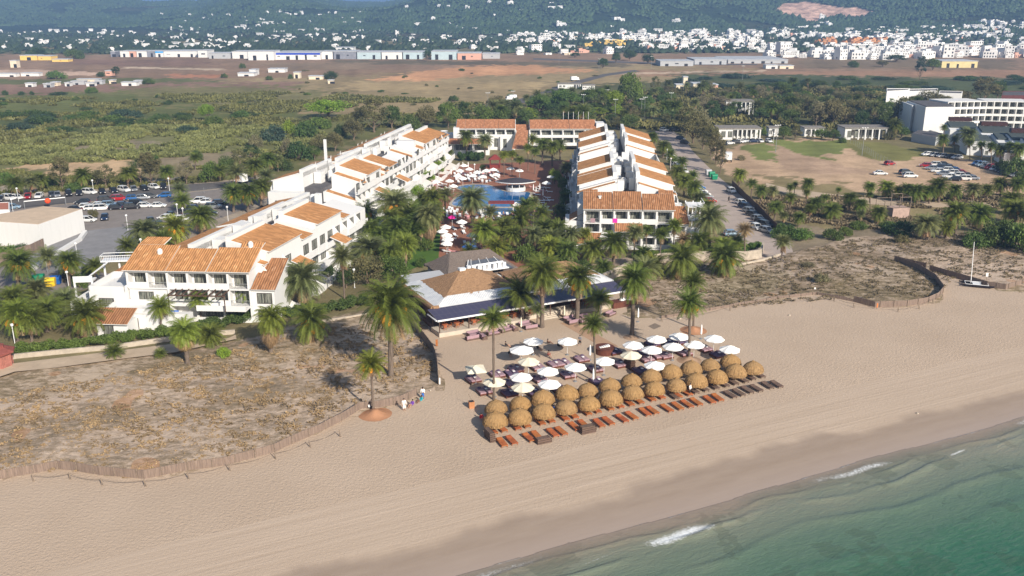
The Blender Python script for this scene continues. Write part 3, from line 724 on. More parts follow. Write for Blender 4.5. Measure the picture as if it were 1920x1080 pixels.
# ---- the right wing with its seaward front
def right_wing():
    th = tag(empty('apartment_block', (26, 245, 0)), 'long white apartment block right of the pool, shaded left side, brown tiled front roofs', 'apartment building')
    bl = [(0, 2.4, -1.0, 2), (2.4, 4.2, -.55, 0), (4.2, 15.5, 0, 1), (15.5, 18.4, -1.9, 2), (18.4, 20.5, -1.2, 0), (20.5, 24, -.9, 2), (24, 37, 0, 1), (37, 41, -2.6, 2), (41, 57, -3.6, 0),
          (57, 60, -1.3, 2), (60, 62.5, -.6, 0), (62.5, 75, 0, 1), (75, 78.5, -1.5, 2), (78.5, 81, -.7, 0), (81, 95, 0, 1)]
    br = [(0, 3.0, -1.2, 2), (3, 5, -.5, 0), (5, 17, .1, 1), (17, 20, -1.7, 2), (20, 23, -1.0, 2), (23, 37, .1, 1), (37, 41, -2.4, 2), (41, 58, -3.4, 0), (58, 61, -1.1, 2), (61, 75, .1, 1), (75, 80, -1.0, 0), (80, 95, 0, 1)]
    fr, wm = wing(th, (26.1, 203.0), R(4.2), 95, 10.8, 2.2, (bl, br), 3.9, (4.4, 3.3, 2.1, .9))
    # front block of three storeys
    f2 = ((16.0, 196.3, 0), R(-3.8)); wm.build('wall', WHITE, th)
    m = MB(*f2)
    wd = [3.6, 3.0, 3.1, 3.1, 3.1, 3.5]
    m.box(-.18, 19.58, 0, .3, 8.62, 9.0)
    facade_floor(th, m, f2, 0, 6, 3, wd, 1.7, 6, rail=(0, 5))
    facade_floor(th, m, f2, 0, 3, 3, [3.6, 3.0, 6.2, 3.1, 3.5], 1.9, 6.2, rail=(3,))
    facade_floor(th, m, f2, 0, .25, 3, [3.6, 3.0, 3.1, 3.1, 3.1, 3.5], 1.9, 6.2, rail=(2, 3))
    m.box(-.2, 19.6, 6.2, 7.2, 0, 9.4)
    # gables under the roof
    for x in (-.18, 19.42):
        m.hexa([(x, 0, 8.98), (x+.16, 0, 8.98), (x+.16, 7.1, 8.98), (x, 7.1, 8.98)], [(x, 0, 9.0), (x+.16, 0, 9.0), (x+.16, 7.1, 12.0), (x, 7.1, 12.0)])
    # annex on the right, lower annexes and terraces
    m.box(19.62, 22.9, 1.0, 9, 0, 5.6); m.box(19.62, 22.6, 9.0, 12.5, 0, 8.2)
    m.box(-4.2, -.22, 2, 9, 0, 5.9); m.box(-3.6, 3.4, -4.2, -.05, 0, 2.4, bottom=False)
    m.box(3.5, 8.6, -2.8, -.03, 2.8, 3.0); m.box(3.5, 8.6, -2.8, -2.65, 3.0, 3.9)
    m.box(-1.5, 0, 2.5, 9, 6, 9.6)
    m.build('wall', WHITE, th)
    for x0, x1, zt, yr in ((-.3, 6.2, 11.6, 6.1), (6.35, 12.7, 11.75, 6.4), (12.85, 19.9, 11.4, 5.7)):
        roof_part(th, (x0, -.5, 9.03), (x1, -.5, 9.03), (x1, yr, zt), (x0, yr, zt), f2, TILE_D)
    roof_part(th, (-.3, 6.1, 11.62), (3.0, 6.1, 11.62), (3.0, 7.0, 11.98), (-.3, 7.0, 11.98), f2, TILE_D)
    roof_part(th, (16.6, 5.7, 11.42), (19.9, 5.7, 11.42), (19.9, 7.0, 11.98), (16.6, 7.0, 11.98), f2, TILE_D)
    roof_part(th, (19.7, .6, 5.65), (23.2, .6, 5.65), (22.8, 7.0, 8.4), (19.7, 7.0, 8.4), f2, TILE_D)
    roof_part(th, (-4.6, 2.0, 5.0), (-4.6, 8.6, 5.0), (-.2, 8.6, 7.4), (-.2, 2.0, 7.4), f2, TILE_D)
    roof_part(th, (6.7, -2.4, 4.5), (12.8, -2.4, 4.5), (12.8, .0, 5.9), (6.7, .0, 5.9), f2, TILE_D)
    roof_part(th, (-4.0, -4.6, 2.2), (0, -4.6, 2.2), (0, -.1, 3.7), (-4.0, -.1, 3.7), f2, TILE_D)
    roof_part(th, (.4, -4.9, 1.9), (3.8, -4.9, 1.9), (3.8, -.1, 3.6), (.4, -.1, 3.6), f2, TILE_D)
    ch = MB(*f2); ch.box(3.2, 3.7, 3.4, 3.9, 10.1, 11.2); ch.box(3.1, 3.8, 3.3, 4.0, 11.2, 11.35); ch.build('chimney', WHITE, th)
    for x0, z in ((20.3, 3.4), (20.3, .6)): window_part(th, f2, x0, x0+2.0, z, z+1.7, 1.0)
    for x0 in (-3.2, -1.2, 1.4): window_part(th, f2, x0, x0+1.5, .3, 1.9, -4.2)
    # white escape stair tower made of posts and landings
    s = MB(*f2)
    for x in (23.2, 24.9, 26.6):
        for y in (4, 9.5): s.box(x-.1, x+.1, y-.1, y+.1, 0, 9.3)
    for z in (3, 6, 9):
        s.box(23.1, 26.7, 3.9, 9.6, z-.12, z)
        s.box(23.1, 26.7, 3.85, 3.95, z+.9, z+1.0); s.box(26.65, 26.75, 3.9, 9.6, z+.9, z+1.0)
        for k in range(12): s.box(23.2+k*.3, 23.24+k*.3, 3.88, 3.92, z, z+.9)
        for k in range(10): s.box(23.3+k*.31, 23.6+k*.31, 5.2, 6.6, z-3+.3*k, z-2.9+.3*k)
    s.build('stair_tower', METALW, th)
    w1 = MB(*fr); w1.box(-8, -3, -.06, .0, 10.2, 11.0); 
    # towels on the balconies
    for x, z, c in ((6.3, 6.35, PINKP), (1.4, 6.3, MAUVE)):
        t = MB(*f2); t.box(x, x+1.0, -.10, -.03, z-.25, z+.7); tag(t.build('towel', c), {6.3: 'bright pink towel hung over the white balcony of the right block', 1.4: 'pale mauve towel on the left balcony rail of the right block'}[x], 'towel')
right_wing()

# ---- the front left block
def left_front():
    th = tag(empty('apartment_block', (-52, 170, 0)), 'white apartment block nearest the left dune, wide orange tiled roofs and dark pergola', 'apartment building')
    bl = [(0, 20, -1.6, 1), (20, 22, -2.2, 0), (22, 38, -1.6, 1), (38, 50, -1.9, 1)]
    br = [(0, 2.2, -2.2, 2), (2.2, 16, -.4, 1), (16, 21, -1.6, 2), (21, 23, -1.0, 0), (23, 36, -.3, 1), (36, 40, -2.0, 2), (40, 50, -2.6, 0)]
    fr, wm = wing(th, (-53.4, 153.0), R(12.0), 50, 10.2, 2.6, (bl, br), 3.9, (4.2, 3.0, 1.8, .0001), zbase=11.2, slope=1.7, floors=3)
    wm.build('wall', WHITE, th)
    f2 = ((-65.6, 148.0, 0), R(-3.6)); m = MB(*f2)
    wd = [3.5]*6; m.box(-.18, 21.18, 0, .3, 8.62, 9.0)
    facade_floor(th, m, f2, 0, 6, 3, wd, 1.7, 6, rail=(1, 5))
    facade_floor(th, m, f2, 7.0, 3, 3, [3.5, 3.5, 3.5, 3.7], 1.5, 6, rail=(3,), skip=(1,))
    m.box(0, 7, .3, 6, 3, 5.76); m.box(-.18, 21.18, 6, 7, 0, 9.6)
    facade_floor(th, m, f2, 7.0, .25, 2.9, [4.7, 4.7, 4.8], 2.2, 6, skip=(0,), par_h=.6)
    m.box(0, 7, -2.5, 6, 0, 3.0)
    for x in (-.18, 21.02):
        m.hexa([(x, 0, 8.98), (x+.16, 0, 8.98), (x+.16, 7.0, 8.98), (x, 7.0, 8.98)], [(x, 0, 9.0), (x+.16, 0, 9.0), (x+.16, 7.0, 11.9), (x, 7.0, 11.9)])
    # right annex with its own brown roof
    m.box(21.2, 25.2, .4, 9, 0, 5.7)
    m.hexa([(21.2, .4, 5.7), (25.2, .4, 5.7), (25.2, 8.6, 5.7), (21.2, 8.6, 5.7)], [(21.2, .4, 5.8), (25.2, .4, 5.8), (25.2, 8.6, 9.0), (21.2, 8.6, 9.0)])
    # left terraces stepping down
    m.box(-6.5, -.2, -1.0, 8, 0, 5.4); ring(m, [(-6.5, -1), (-.2, -1), (-.2, 8), (-6.5, 8)], 5.4, 6.4, .16)
    m.box(-2.0, 7, -5.0, -2.52, 0, 2.9); ring(m, [(-2, -5), (7, -5), (7, -.1), (-2, -.1)], 3.01, 3.9, .16)
    m.box(-9.5, -6.6, -2, 7, 0, 3.0); ring(m, [(-9.5, -2), (-6.6, -2), (-6.6, 7), (-9.5, 7)], 3.0, 3.9, .16)
    m.box(-4.5, 3.5, -8.6, -5.02, 0, 2.5)
    m.box(3.6, 12, -4.0, -2.55, 0, 2.7, bottom=False); m.box(12.5, 21, -2.2, -.05, 2.72, 2.95); m.box(12.5, 21, -2.2, -2.05, 2.95, 3.7)
    m.build('wall', WHITE, th)
    for x0, x1, zt, yr, t in ((-.5, 7.0, 11.7, 6.6, TILE), (7.05, 14.0, 11.35, 5.9, TILE), (14.15, 21.6, 11.5, 6.3, TILE)):
        roof_part(th, (x0, -.55, 9.03), (x1, -.55, 9.03), (x1, yr, zt), (x0, yr, zt), f2, t)
    roof_part(th, (-.5, 6.6, 11.72), (4.0, 6.6, 11.72), (4.5, 9.0, 12.5), (0.2, 9.0, 12.5), f2)
    roof_part(th, (18.0, 6.3, 11.52), (21.6, 6.3, 11.52), (21.8, 8.0, 12.1), (17.6, 8.0, 12.1), f2)
    roof_part(th, (21.3, 0, 5.85), (25.6, 0, 5.85), (25.6, 8.4, 9.15), (21.3, 8.4, 9.15), f2, TILE_D)
    roof_part(th, (-4.9, -9.2, 2.45), (3.8, -9.2, 2.45), (3.8, -5.1, 3.9), (-4.9, -5.1, 3.9), f2, TILE_D)
    roof_part(th, (-7.2, 8.2, 5.6), (-2.6, 8.2, 5.6), (-1.6, 13, 7.6), (-4.6, 13, 7.6), f2, TILE_D)
    for x0, z, y in ((-4.9, 2.4, -1.0), (1.6, 3.3, .3), (22.2, 3.4, .4), (-3.4, .35, -8.6), (-.6, .35, -8.6), (22.2, .4, .4), (1.9, .3, -5.0)):
        window_part(th, f2, x0, x0+(2.6 if y > -2 else 1.7), z, z+1.9, y)
    ch = MB(*f2); ch.lathe([(0, 0), (.45, 0), (.45, .8), (.2, 1.1), (0, 1.15)], 12, (4.3, 4.2, 10.7)); ch.build('chimney', WHITE, th)
    ch = MB(*f2); ch.lathe([(0, 0), (.45, 0), (.45, .8), (.2, 1.1), (0, 1.15)], 12, (19.6, 6.6, 11.6)); ch.build('chimney', WHITE, th)
    pg = MB(*f2)
    for k in range(9): pg.box(8.3+k*1.15, 8.42+k*1.15, -3.2, .0, 5.75, 5.95)
    pg.box(8.0, 18.0, -3.0, -2.85, 5.55, 5.75); pg.box(8.1, 8.25, -3.0, -2.85, 2.8, 5.55); pg.box(17.7, 17.85, -3.0, -2.85, 2.95, 5.55)
    pg.build('pergola', WOODD, th)
    # white stair and bridge at the left end
    s = MB(); a = Vector(P(188, 490, 8)+(0,)); b = Vector(P(248, 488, 8)+(0,))
    d = (b-a); n = Vector((-d.y, d.x, 0)).normalized()
    f3 = ((a.x, a.y, 0), math.atan2(d.y, d.x)); s.frame(*f3); L = d.length
    s.box(0, L, 0, 2.2, 7.8, 8.0); s.box(0, L, 0, .08, 8.9, 9.0); s.box(0, L, 2.12, 2.2, 8.9, 9.0); s.box(0, .08, .1, 2.1, 8.9, 9.0)
    for k in range(int(L/.3)): s.box(k*.3, k*.3+.05, .01, .07, 8.0, 8.9)
    for x in (.1, L*.5): s.box(x, x+.3, .9, 1.2, 0, 7.8)
    for k in range(14): s.box(1.0-k*.28, 1.3-k*.28, -1.6-k*.0, -.1, 7.7-k*.2, 7.82-k*.2)
    s.box(-4.5, -1.2, -1.8, .6, 4.7, 4.9); s.box(-4.5, -1.2, -1.8, -1.68, 4.9, 5.8); s.box(-4.5, -4.2, -1.8, -1.5, 0, 4.7); s.box(-1.5, -1.2, -1.8, -1.5, 0, 4.7)
    s.build('stair', METALW, th)
    t = MB(*f2); t.box(8.2, 9.6, -2.70, -2.56, 1.9, 2.9); tag(t.build('towel', BLUEP), 'blue towel drying on the white terrace wall of the left block', 'towel')
    for k, (tt, ss) in enumerate(((10.4, 9), (10.4, 27))):
        roof_part(th, (tt+4.2, ss, 6.2), (tt+4.2, ss+4, 6.2), (tt+1.0, ss+4, 7.4), (tt+1.0, ss, 7.4), fr)
left_front()

def left_rear():
    th = tag(empty('apartment_block', (-42, 265, 0)), 'white apartment block left of the pool, furthest back, many narrow orange roof strips', 'apartment building')
    bl = [(0, 9, -.2, 1), (9, 20, -.6, 1), (20, 24, -1.8, 2), (24, 44, -1.2, 1), (44, 48, -2, 0), (48, 72, -1.0, 1), (72, 96, -1.0, 1)]
    br = [(0, 2.6, -4.6, 2), (2.6, 6, -4.9, 0), (6, 9, -1.4, 2), (9, 21, .2, 1), (21, 24, -2.4, 2), (24, 27, -1.7, 2), (27, 35, -.9, 1), (35, 38, -3.0, 2), (38, 52, -3.6, 0), (52, 55, -2.6, 2), (55, 60, -1.8, 0), (60, 64, -1.1, 2), (64, 78, 0, 1), (78, 82, -2.2, 2), (82, 96, -1.4, 1)]
    fr, wm = wing(th, (-47.6, 214.5), R(9.6), 96, 10.2, 2.4, (bl, br), 3.9, (4.4, 3.2, 2.0, .9), zbase=11.8, slope=2.2)
    wm.box(-10.3, -2.4, -3.0, .0, 0, 9.5); wm.box(2.4, 9.6, -2.2, 0, 0, 6.5)
    wm.box(-3, -2.4, 16, 16.6, 10, 19.5)
    wm.box(3.2, 8.4, 59.1, 61.9, 10, 13.2)
    wm.build('wall', WHITE, th)
    for x0, z in ((-8.6, 5.6), (4.4, 3.6)): window_part(th, fr, x0, x0+2.2, z, z+1.9, -3.0 if x0 < 0 else -2.2)
    window_part(th, fr, 4.6, 6.4, 9.2, 10.8, 56.0); window_part(th, fr, 7.6, 9.2, 8.9, 10.4, 56.0)
    for ss in (12, 30):
        roof_part(th, (14.6, ss, 6.4), (14.6, ss+4, 6.4), (11.2, ss+4, 7.8), (11.2, ss, 7.8), fr)
    roof_part(th, (-9, -3.4, 6.1), (-1.5, -3.4, 6.1), (-1.5, -2.0, 6.6), (-9, -2.0, 6.6), fr, TILE_R)
left_rear()

def back_block():
    th = tag(empty('apartment_block', (5, 343, 0)), 'low white building with red tiled roofs closing the far end of the pool court', 'apartment building')
    for k, (x0, x1, y) in enumerate(((-20.9, 1.2, 341.4), (6.6, 31.4, 340.2))):
        fr = ((x0, y, 0), 0); W = x1-x0; m = MB(*fr); n = 6
        facade_floor(th, m, fr, 0, 5, 2.9, [W/n]*n, 1.6, 7, par_h=.8)
        m.box(-.2, W+.2, 7, 8, 0, 8.2); m.box(-.18, W+.18, 0, .3, 7.55, 7.9)
        if k: facade_floor(th, m, fr, 0, 2.0, 2.9, [W/n]*n, 1.8, 7)
        else: m.box(0, W, .1, 7, 0, 4.75)
        for x in (-.18, W+.02): m.hexa([(x, 0, 7.9), (x+.16, 0, 7.9), (x+.16, 7.6, 7.9), (x, 7.6, 7.9)], [(x, 0, 7.92), (x+.16, 0, 7.92), (x+.16, 7.6, 10.5), (x, 7.6, 10.5)])
        if k == 0: m.box(-1.0, 1.2, -1.0, 3, 0, 8.4); m.box(16.5, 21, -1.6, .05, 0, 5.2)
        else: m.box(24.9, 28, 1, 8, 0, 9.9)
        m.build('wall', WHITE, th)
        c = [0, W*.15, W*.47, W*.72, W] if k == 0 else [0, W*.34, W*.6, W]
        for a, b in zip(c[:-1], c[1:]): roof_part(th, (a+.06, -.4, 7.95), (b-.06, -.4, 7.95), (b-.06, 7.2, 10.5), (a+.06, 7.2, 10.5), fr, TILE_R)
        if k == 0:
            for x in (14.2, 17.6): window_part(th, fr, x, x+1.3, 1.2, 4.4, (-1.6 if x > 16.5 else .1))
            for x in (3, 8): window_part(th, fr, x, x+3, .8, 2.6, .1)
    m = MB(); m.box(1.3, 6.5, 343, 349, 0, 7.0); m.build('wall', WHITE, th)
    roof_part(th, (1.3, 342.6, 7.1), (6.5, 342.6, 7.1), (6.5, 348, 8.6), (1.3, 348, 8.6), None, TILE_R)
    # steep tiled canopy over the stair
    a = P(960, 280, 3); b = P(984, 280, 3)
    roof_part(th, a+(3.0,), (b[0]+.9, b[1], 3.0), (6.0, 340.6, 7.4), (1.8, 340.6, 7.4), None, TILE_R)
    f = MB()
    for k in range(6): f.tube((19.5+k*1.9, 348, 8), (19.5+k*1.9, 348, 13.5), .06, n=6)
    f.build('flag_pole', METALW, th)
    # lounge building with dark flat roof
    th = tag(empty('lounge_building', (-24, 335, 0)), 'white lounge building with red tile strip roof and dark openings behind the pool garden', 'building')
    x0, yb = P(806, 300, 0); m = MB(); m.box(-29, -8.2, 329, 341, 0, .9); m.box(-29, -8.2, 332.5, 341.2, .9, 4.4)
    for x in (-29, -21.5, -14.5, -8.7): m.box(x, x+.5, 329.2, 332.5, .9, 3.9)
    m.box(-29, -8.2, 329.05, 329.2, .9, 1.8)
    m.build('wall', WHITE, th)
    for x in (-28, -20.5, -13.5): window_part(th, ((0, 0, 0), 0), x, x+5, 1.3, 3.6, 332.5, 3)
    roof_part(th, (-29.6, 328.4, 3.95), (-8.0, 328.4, 3.95), (-8.0, 332.4, 5.4), (-29.6, 332.4, 5.4), None, TILE_R)
    m = MB(); m.box(-28.5, -8.3, 332.6, 341, 4.42, 4.6); m.build('roof', DKFLOOR, th)
    m = MB()
    for x, y, w_, h in ((-34, 344, 6, 5.6), (-27, 346, 7, 5.2)): m.box(x, x+w_, y, y+6, 0, h)
    m.build('wall', WHITE, th)
    m = MB(); m.lathe([(0, 0), (.9, .15), (1.5, .6)], 16, (-25.5, 344, 6.2)); m.tube((-25.5, 344, 5), (-25.5, 344, 6.4), .12); m.build('satellite_dish', METALW, th)
back_block()

# ---------------------------------------------------------------- vegetation
def frond_arrays(V, F, M, base, az, el, length, droop, nl, lw, ll, mi, wid=.5):
    """one feather frond: arched midrib with leaflets on both sides"""
    p = np.array(base, float); pts = []; e = el; n = nl; st = length/n
    for i in range(n+1):
        pts.append(p.copy()); d = np.array((math.cos(az)*math.cos(e), math.sin(az)*math.cos(e), math.sin(e)))
        p = p+d*st; e -= droop/n*(.5+1.3*i/n)
    side = np.array((-math.sin(az), math.cos(az), 0))
    for i in range(1, n+1):
        t = i/n; a = pts[i-1]; b = pts[i]; d = (b-a)/st
        up = np.cross(d, side)*-1
        k = len(V)
        w_ = .05*(1-t)+.015
        V += [a-side*w_, a+side*w_, b+side*w_*.8, b-side*w_*.8]; F.append((k, k+1, k+2, k+3)); M.append(mi)
        L = ll*math.sin(math.pi*min(1, .12+.88*t)**.75)*1.0+.12
        for sg in (-1, 1):
            for q in (0, .5):
                o = a+(b-a)*q
                dr = side*sg*.82+d*.55+np.array((0, 0, -1))*(.18+.35*random.random())
                dr = dr/np.linalg.norm(dr); tip = o+dr*L*random.uniform(.8, 1.1)
                k = len(V); V += [o-d*lw, o+d*lw, tip+d*lw*.25, tip-d*lw*.25]; F.append((k, k+1, k+2, k+3)); M.append(mi)
def fan_arrays(V, F, M, base, az, el, stalk, r, mi, n=12):
    d = np.array((math.cos(az)*math.cos(el), math.sin(az)*math.cos(el), math.sin(el))); side = np.array((-math.sin(az), math.cos(az), 0))
    c = np.array(base)+d*stalk; k = len(V)
    V += [np.array(base)-side*.03, np.array(base)+side*.03, c+side*.02, c-side*.02]; F.append((k, k+1, k+2, k+3)); M.append(mi)
    nn = np.cross(d, side)
    for i in range(n):
        a = -1.9+3.8*i/(n-1); q = d*math.cos(a)+side*math.sin(a); tip = c+q*r*random.uniform(.85, 1.1)+np.array((0, 0, -r*.35*random.random()))
        s2 = -d*math.sin(a)+side*math.cos(a); k = len(V)
        mid = c+q*r*.5; V += [c, mid+s2*r*.14, tip, mid-s2*r*.14]; F.append((k, k+1, k+2, k+3)); M.append(mi)
PG = leafmat('palm_leaf', (.12, .158, .03), .3, .9); PGB = leafmat('bright_palm_leaf', (.18, .225, .035), .3, .9); PGD = leafmat('dusty_palm_leaf', (.16, .185, .072), .3, .9)
PDEAD = leafmat('dead_palm_leaf', (.27, .19, .105), .3, 1, tl=.1); FRUIT = mat('orange_date_clusters', (.75, .30, .02), .7, .2, 6)
def palm_crown(kind, seed):
    random.seed(seed); V = []; F = []; M = []
    if kind == 'canary':      # broad crown of long arching fronds, radius ~1
        for i in range(78):
            t = i/78; el = 1.45-1.95*t+random.uniform(-.1, .1)
            frond_arrays(V, F, M, (0, 0, .02), i*2.39996+random.uniform(-.2, .2), el, random.uniform(1.0, 1.16)*(.88 if t < .15 else 1), 1.15+random.uniform(-.15, .25), 15, .011, .20, 0)
        for i in range(22): frond_arrays(V, F, M, (0, 0, -.05), i*2.4, -.65-random.random()*.5, random.uniform(.7, .95), .5, 9, .012, .15, 1)
    elif kind == 'date':      # sparser slender palm
        for i in range(50):
            t = i/50; el = 1.4-1.7*t+random.uniform(-.12, .12)
            frond_arrays(V, F, M, (0, 0, .02), i*2.39996+random.uniform(-.2, .2), el, random.uniform(.95, 1.12), .95+random.uniform(-.1, .25), 14, .012, .20, 0)
        for i in range(9): frond_arrays(V, F, M, (0, 0, -.05), i*2.4, -.9, random.uniform(.5, .8), .4, 8, .012, .14, 1)
    elif kind == 'shaggy':    # skirted palm: green head over a thick hanging skirt
        for i in range(46): frond_arrays(V, F, M, (0, 0, .1), i*2.4, 1.35-1.5*i/46, random.uniform(.8, 1.0), 1.5, 12, .013, .22, 0)
        for i in range(70): frond_arrays(V, F, M, (0, 0, .05-.006*i), i*2.4, -.15-.9*i/70, random.uniform(.75, .95), 1.3, 9, .014, .17, 1 if i > 18 else 0)
    elif kind == 'fan':
        for i in range(44): frond_arrays(V, F, M, (0, 0, .03), i*2.4+random.uniform(-.2, .2), 1.4-1.85*i/44, random.uniform(.82, 1.02), .75+random.random()*.3, 8, .02, .30, 0)
        for i in range(14): frond_arrays(V, F, M, (0, 0, -.04-.02*i), i*2.4, -1.1, random.uniform(.5, .7), .3, 6, .02, .2, 1)
    elif kind == 'small':
        for i in range(40): frond_arrays(V, F, M, (0, 0, 0), i*2.4, 1.4-1.5*i/40, random.uniform(.8, 1.1), 1.0, 11, .014, .22, 0)
    return V, F, M
def fruit_mesh(seed):
    random.seed(seed); m = MB()
    for i in range(7):
        a = i*.9+random.random(); r = random.uniform(.24, .36); z = random.uniform(-.30, -.04)
        m.tube((0, 0, 0), (r*math.cos(a), r*math.sin(a), z+.06), .012, n=5)
        for k in range(5):
            m.ball((r*math.cos(a)+random.uniform(-.05, .05), r*math.sin(a)+random.uniform(-.05, .05), z+random.uniform(-.09, .04)), random.uniform(.07, .11), 6, 4, sz=1.4)
    return m
PALM = {}
def palm_proto(kind, variant, green):
    key = (kind, variant, green.name)
    if key not in PALM:
        V, F, M = palm_crown(kind, hash_(kind)+variant)
        o = np_mesh('crown', V, F, [green, PDEAD], mi=M); 
        me = o.data; bpy.data.objects.remove(o); PALM[key] = me
    return PALM[key]
def hash_(s): return sum(ord(c)*(i+3) for i, c in enumerate(s))
def trunk_mesh(kind):
    k = 'trunk'+kind
    if k not in PALM:
        m = MB(); r0 = {'canary': .33, 'shaggy': .33, 'date': .24, 'fan': .20, 'small': .22}[kind]; n = 14
        prof = [(r0*1.35, -.06), (r0*1.1, .03)]
        for i in range(1, n): prof += [(r0*(1-.12*i/n)*(1.0 if i % 2 else .9), i/n)]
        prof += [(r0*1.15, 1.0), (r0*.7, 1.04)]
        m.lathe(prof, 9); o = m.build('trunk', PALMT, smooth=False); PALM[k] = o.data; bpy.data.objects.remove(o)
    if kind == 'fruit': pass
    return PALM[k]
def fruit_data(v):
    k = 'fruit%d' % v
    if k not in PALM:
        o = fruit_mesh(v).build('fruit', FRUIT); PALM[k] = o.data; bpy.data.objects.remove(o)
    return PALM[k]
ALLP = []
def palm(cx, cy, by, wpx, kind='date', green=PG, fruit=0, where=None, label=None, bx=None):
    """crown centre pixel, base row, crown width in pixels"""
    x, y = P(bx if bx is not None else cx, by); d = y*CS+CAMH*SN
    h = max(.25, HG(cy, y)); x2 = (cx-960)/FPX*(y*CS-(h-CAMH)*SN)
    r = wpx/2*d/FPX*(.95 if kind == 'fan' else 1.10)
    th = empty('palm_tree', (x, y, -.02), random.uniform(0, 6.28) if abs(x2-x) < .4 else 0)
    t = bpy.data.objects.new('trunk', trunk_mesh(kind)); COL.objects.link(t); par(t, th)
    sc_ = min(1.25, max(.55, r/3.2)); t.scale = (sc_, sc_, h)
    c = bpy.data.objects.new('crown', palm_proto(kind, random.randint(0, 1), green)); COL.objects.link(c); par(c, th)
    c.location = ((x2-x if abs(x2-x) >= .4 else 0), 0, h); q_ = random.uniform(.92, 1.1); c.scale = (r*q_, r/q_, r*random.uniform(.85, 1.12)); c.rotation_euler = (random.uniform(-.13, .13), random.uniform(-.13, .13), random.uniform(0, 6.28))
    if abs(x2-x) >= .4:   # leaning trunk
        me = t.data.copy(); t.data = me
        for v in me.vertices: v.co.x += (x2-x)/sc_*max(0, v.co.z)**1.3
    if fruit:
        f = bpy.data.objects.new('fruit_cluster', fruit_data(fruit)); COL.objects.link(f); par(f, th); f.location = (c.location.x, 0, h); f.scale = (r*1.15, r*1.15, r*1.0)
    tag(th, label, 'palm tree'); ALLP.append((th, where, kind, fruit, cx, by)); return th

def leaf_cloud(n, centers, radii, size, seed, flat=.0):
    rg = np.random.default_rng(seed); k = len(centers)
    ci = rg.integers(0, k, n); C = np.array(centers)[ci]; Rr = np.array(radii)[ci]
    d = rg.normal(size=(n, 3)); d /= np.linalg.norm(d, axis=1)[:, None]
    rad = rg.random(n)**.33
    pos = C+d*(Rr*rad[:, None])
    a = rg.normal(size=(n, 3))+d*.8+np.array((0, 0, .5)); a /= np.linalg.norm(a, axis=1)[:, None]
    b = np.cross(a, rg.normal(size=(n, 3))); b /= np.linalg.norm(b, axis=1)[:, None]+1e-9; c = np.cross(a, b)
    s = size*rg.uniform(.6, 1.4, n)[:, None]
    V = np.stack([pos-b*s, pos+c*s*.55, pos+b*s, pos-c*s*.55], 1).reshape(-1, 3)
    return V, np.arange(n*4).reshape(n, 4)
TREES = {}
def tree_data(kind, v):
    """crown and trunk meshes for a crown 2 units wide; unit scale 1 = crown radius"""
    if (kind, v) in TREES: return TREES[(kind, v)]
    random.seed(hash_(kind)+v*11)
    spec = {'round': (38, .36, .62, 3400, .050), 'pine': (30, .34, .55, 3600, .045), 'tall': (52, .30, 1.35, 3800, .05), 'bush': (26, .36, .5, 2600, .05), 'loose': (40, .26, .95, 2300, .05)}[kind]
    nb, br, zs, n, sz = spec; cs = []; rs = []
    for i in range(nb):
        a = random.random()*6.283; u = random.uniform(-.55 if kind != 'bush' else -.1, 1); rr = math.sqrt(max(0, 1-u*u))*random.uniform(.45, .86)
        cs.append((rr*math.cos(a), rr*math.sin(a), u*zs*.8)); q = br*random.uniform(.6, 1.15); rs.append((q, q, q*.75))
    V, F = leaf_cloud(n, cs, rs, sz, hash_(kind)+v); V[:, 2] += zs if kind != 'bush' else zs*.35
    base = 0.0
    lift = {'round': .22, 'pine': .4, 'tall': .25, 'bush': 0, 'loose': .5}[kind]
    V[:, 2] += lift
    m = MB()
    if kind == 'bush':
        for i in range(6):
            a = i*1.05; m.path([(0, 0, -.05), (.25*math.cos(a), .25*math.sin(a), .25), (.5*math.cos(a), .5*math.sin(a), .5)], [.035, .025, .01], 5)
    else:
        bend = random.uniform(-.12, .12); top = lift+zs*.9
        m.path([(0, 0, -.05), (bend*.5, .03, lift*.6), (bend, 0, lift+.15), (bend*.6, .05, top)], [.085, .065, .05, .02], 8)
        for i in range(8):
            a = i*2.4; z0 = lift*.8+i*.06*zs; e = cs[random.randrange(nb)]
            m.path([(bend, 0, z0), (.3*math.cos(a), .3*math.sin(a), z0+.22), (.62*math.cos(a), .62*math.sin(a), z0+.45*zs+.1)], [.035, .022, .008], 5)
    tr = m.build('trunk', BARK); td = tr.data; bpy.data.objects.remove(tr)
    TREES[(kind, v)] = (V, F, td); return TREES[(kind, v)]
TM = {}
LEAF = {'dark': leafmat('dark_foliage', (0.057, 0.097, 0.030)), 'green': leafmat('green_foliage', (0.103, 0.166, 0.036)), 'olive': leafmat('olive_foliage', (0.158, 0.153, 0.070)),
        'bright': leafmat('bright_foliage', (0.208, 0.308, 0.036)), 'grey': leafmat('grey_green_foliage', (0.224, 0.208, 0.124)), 'mid': leafmat('mid_green_foliage', (0.086, 0.137, 0.036)), 'blue': leafmat('blue_green_foliage', (0.058, 0.100, 0.067))}
ALLT = []
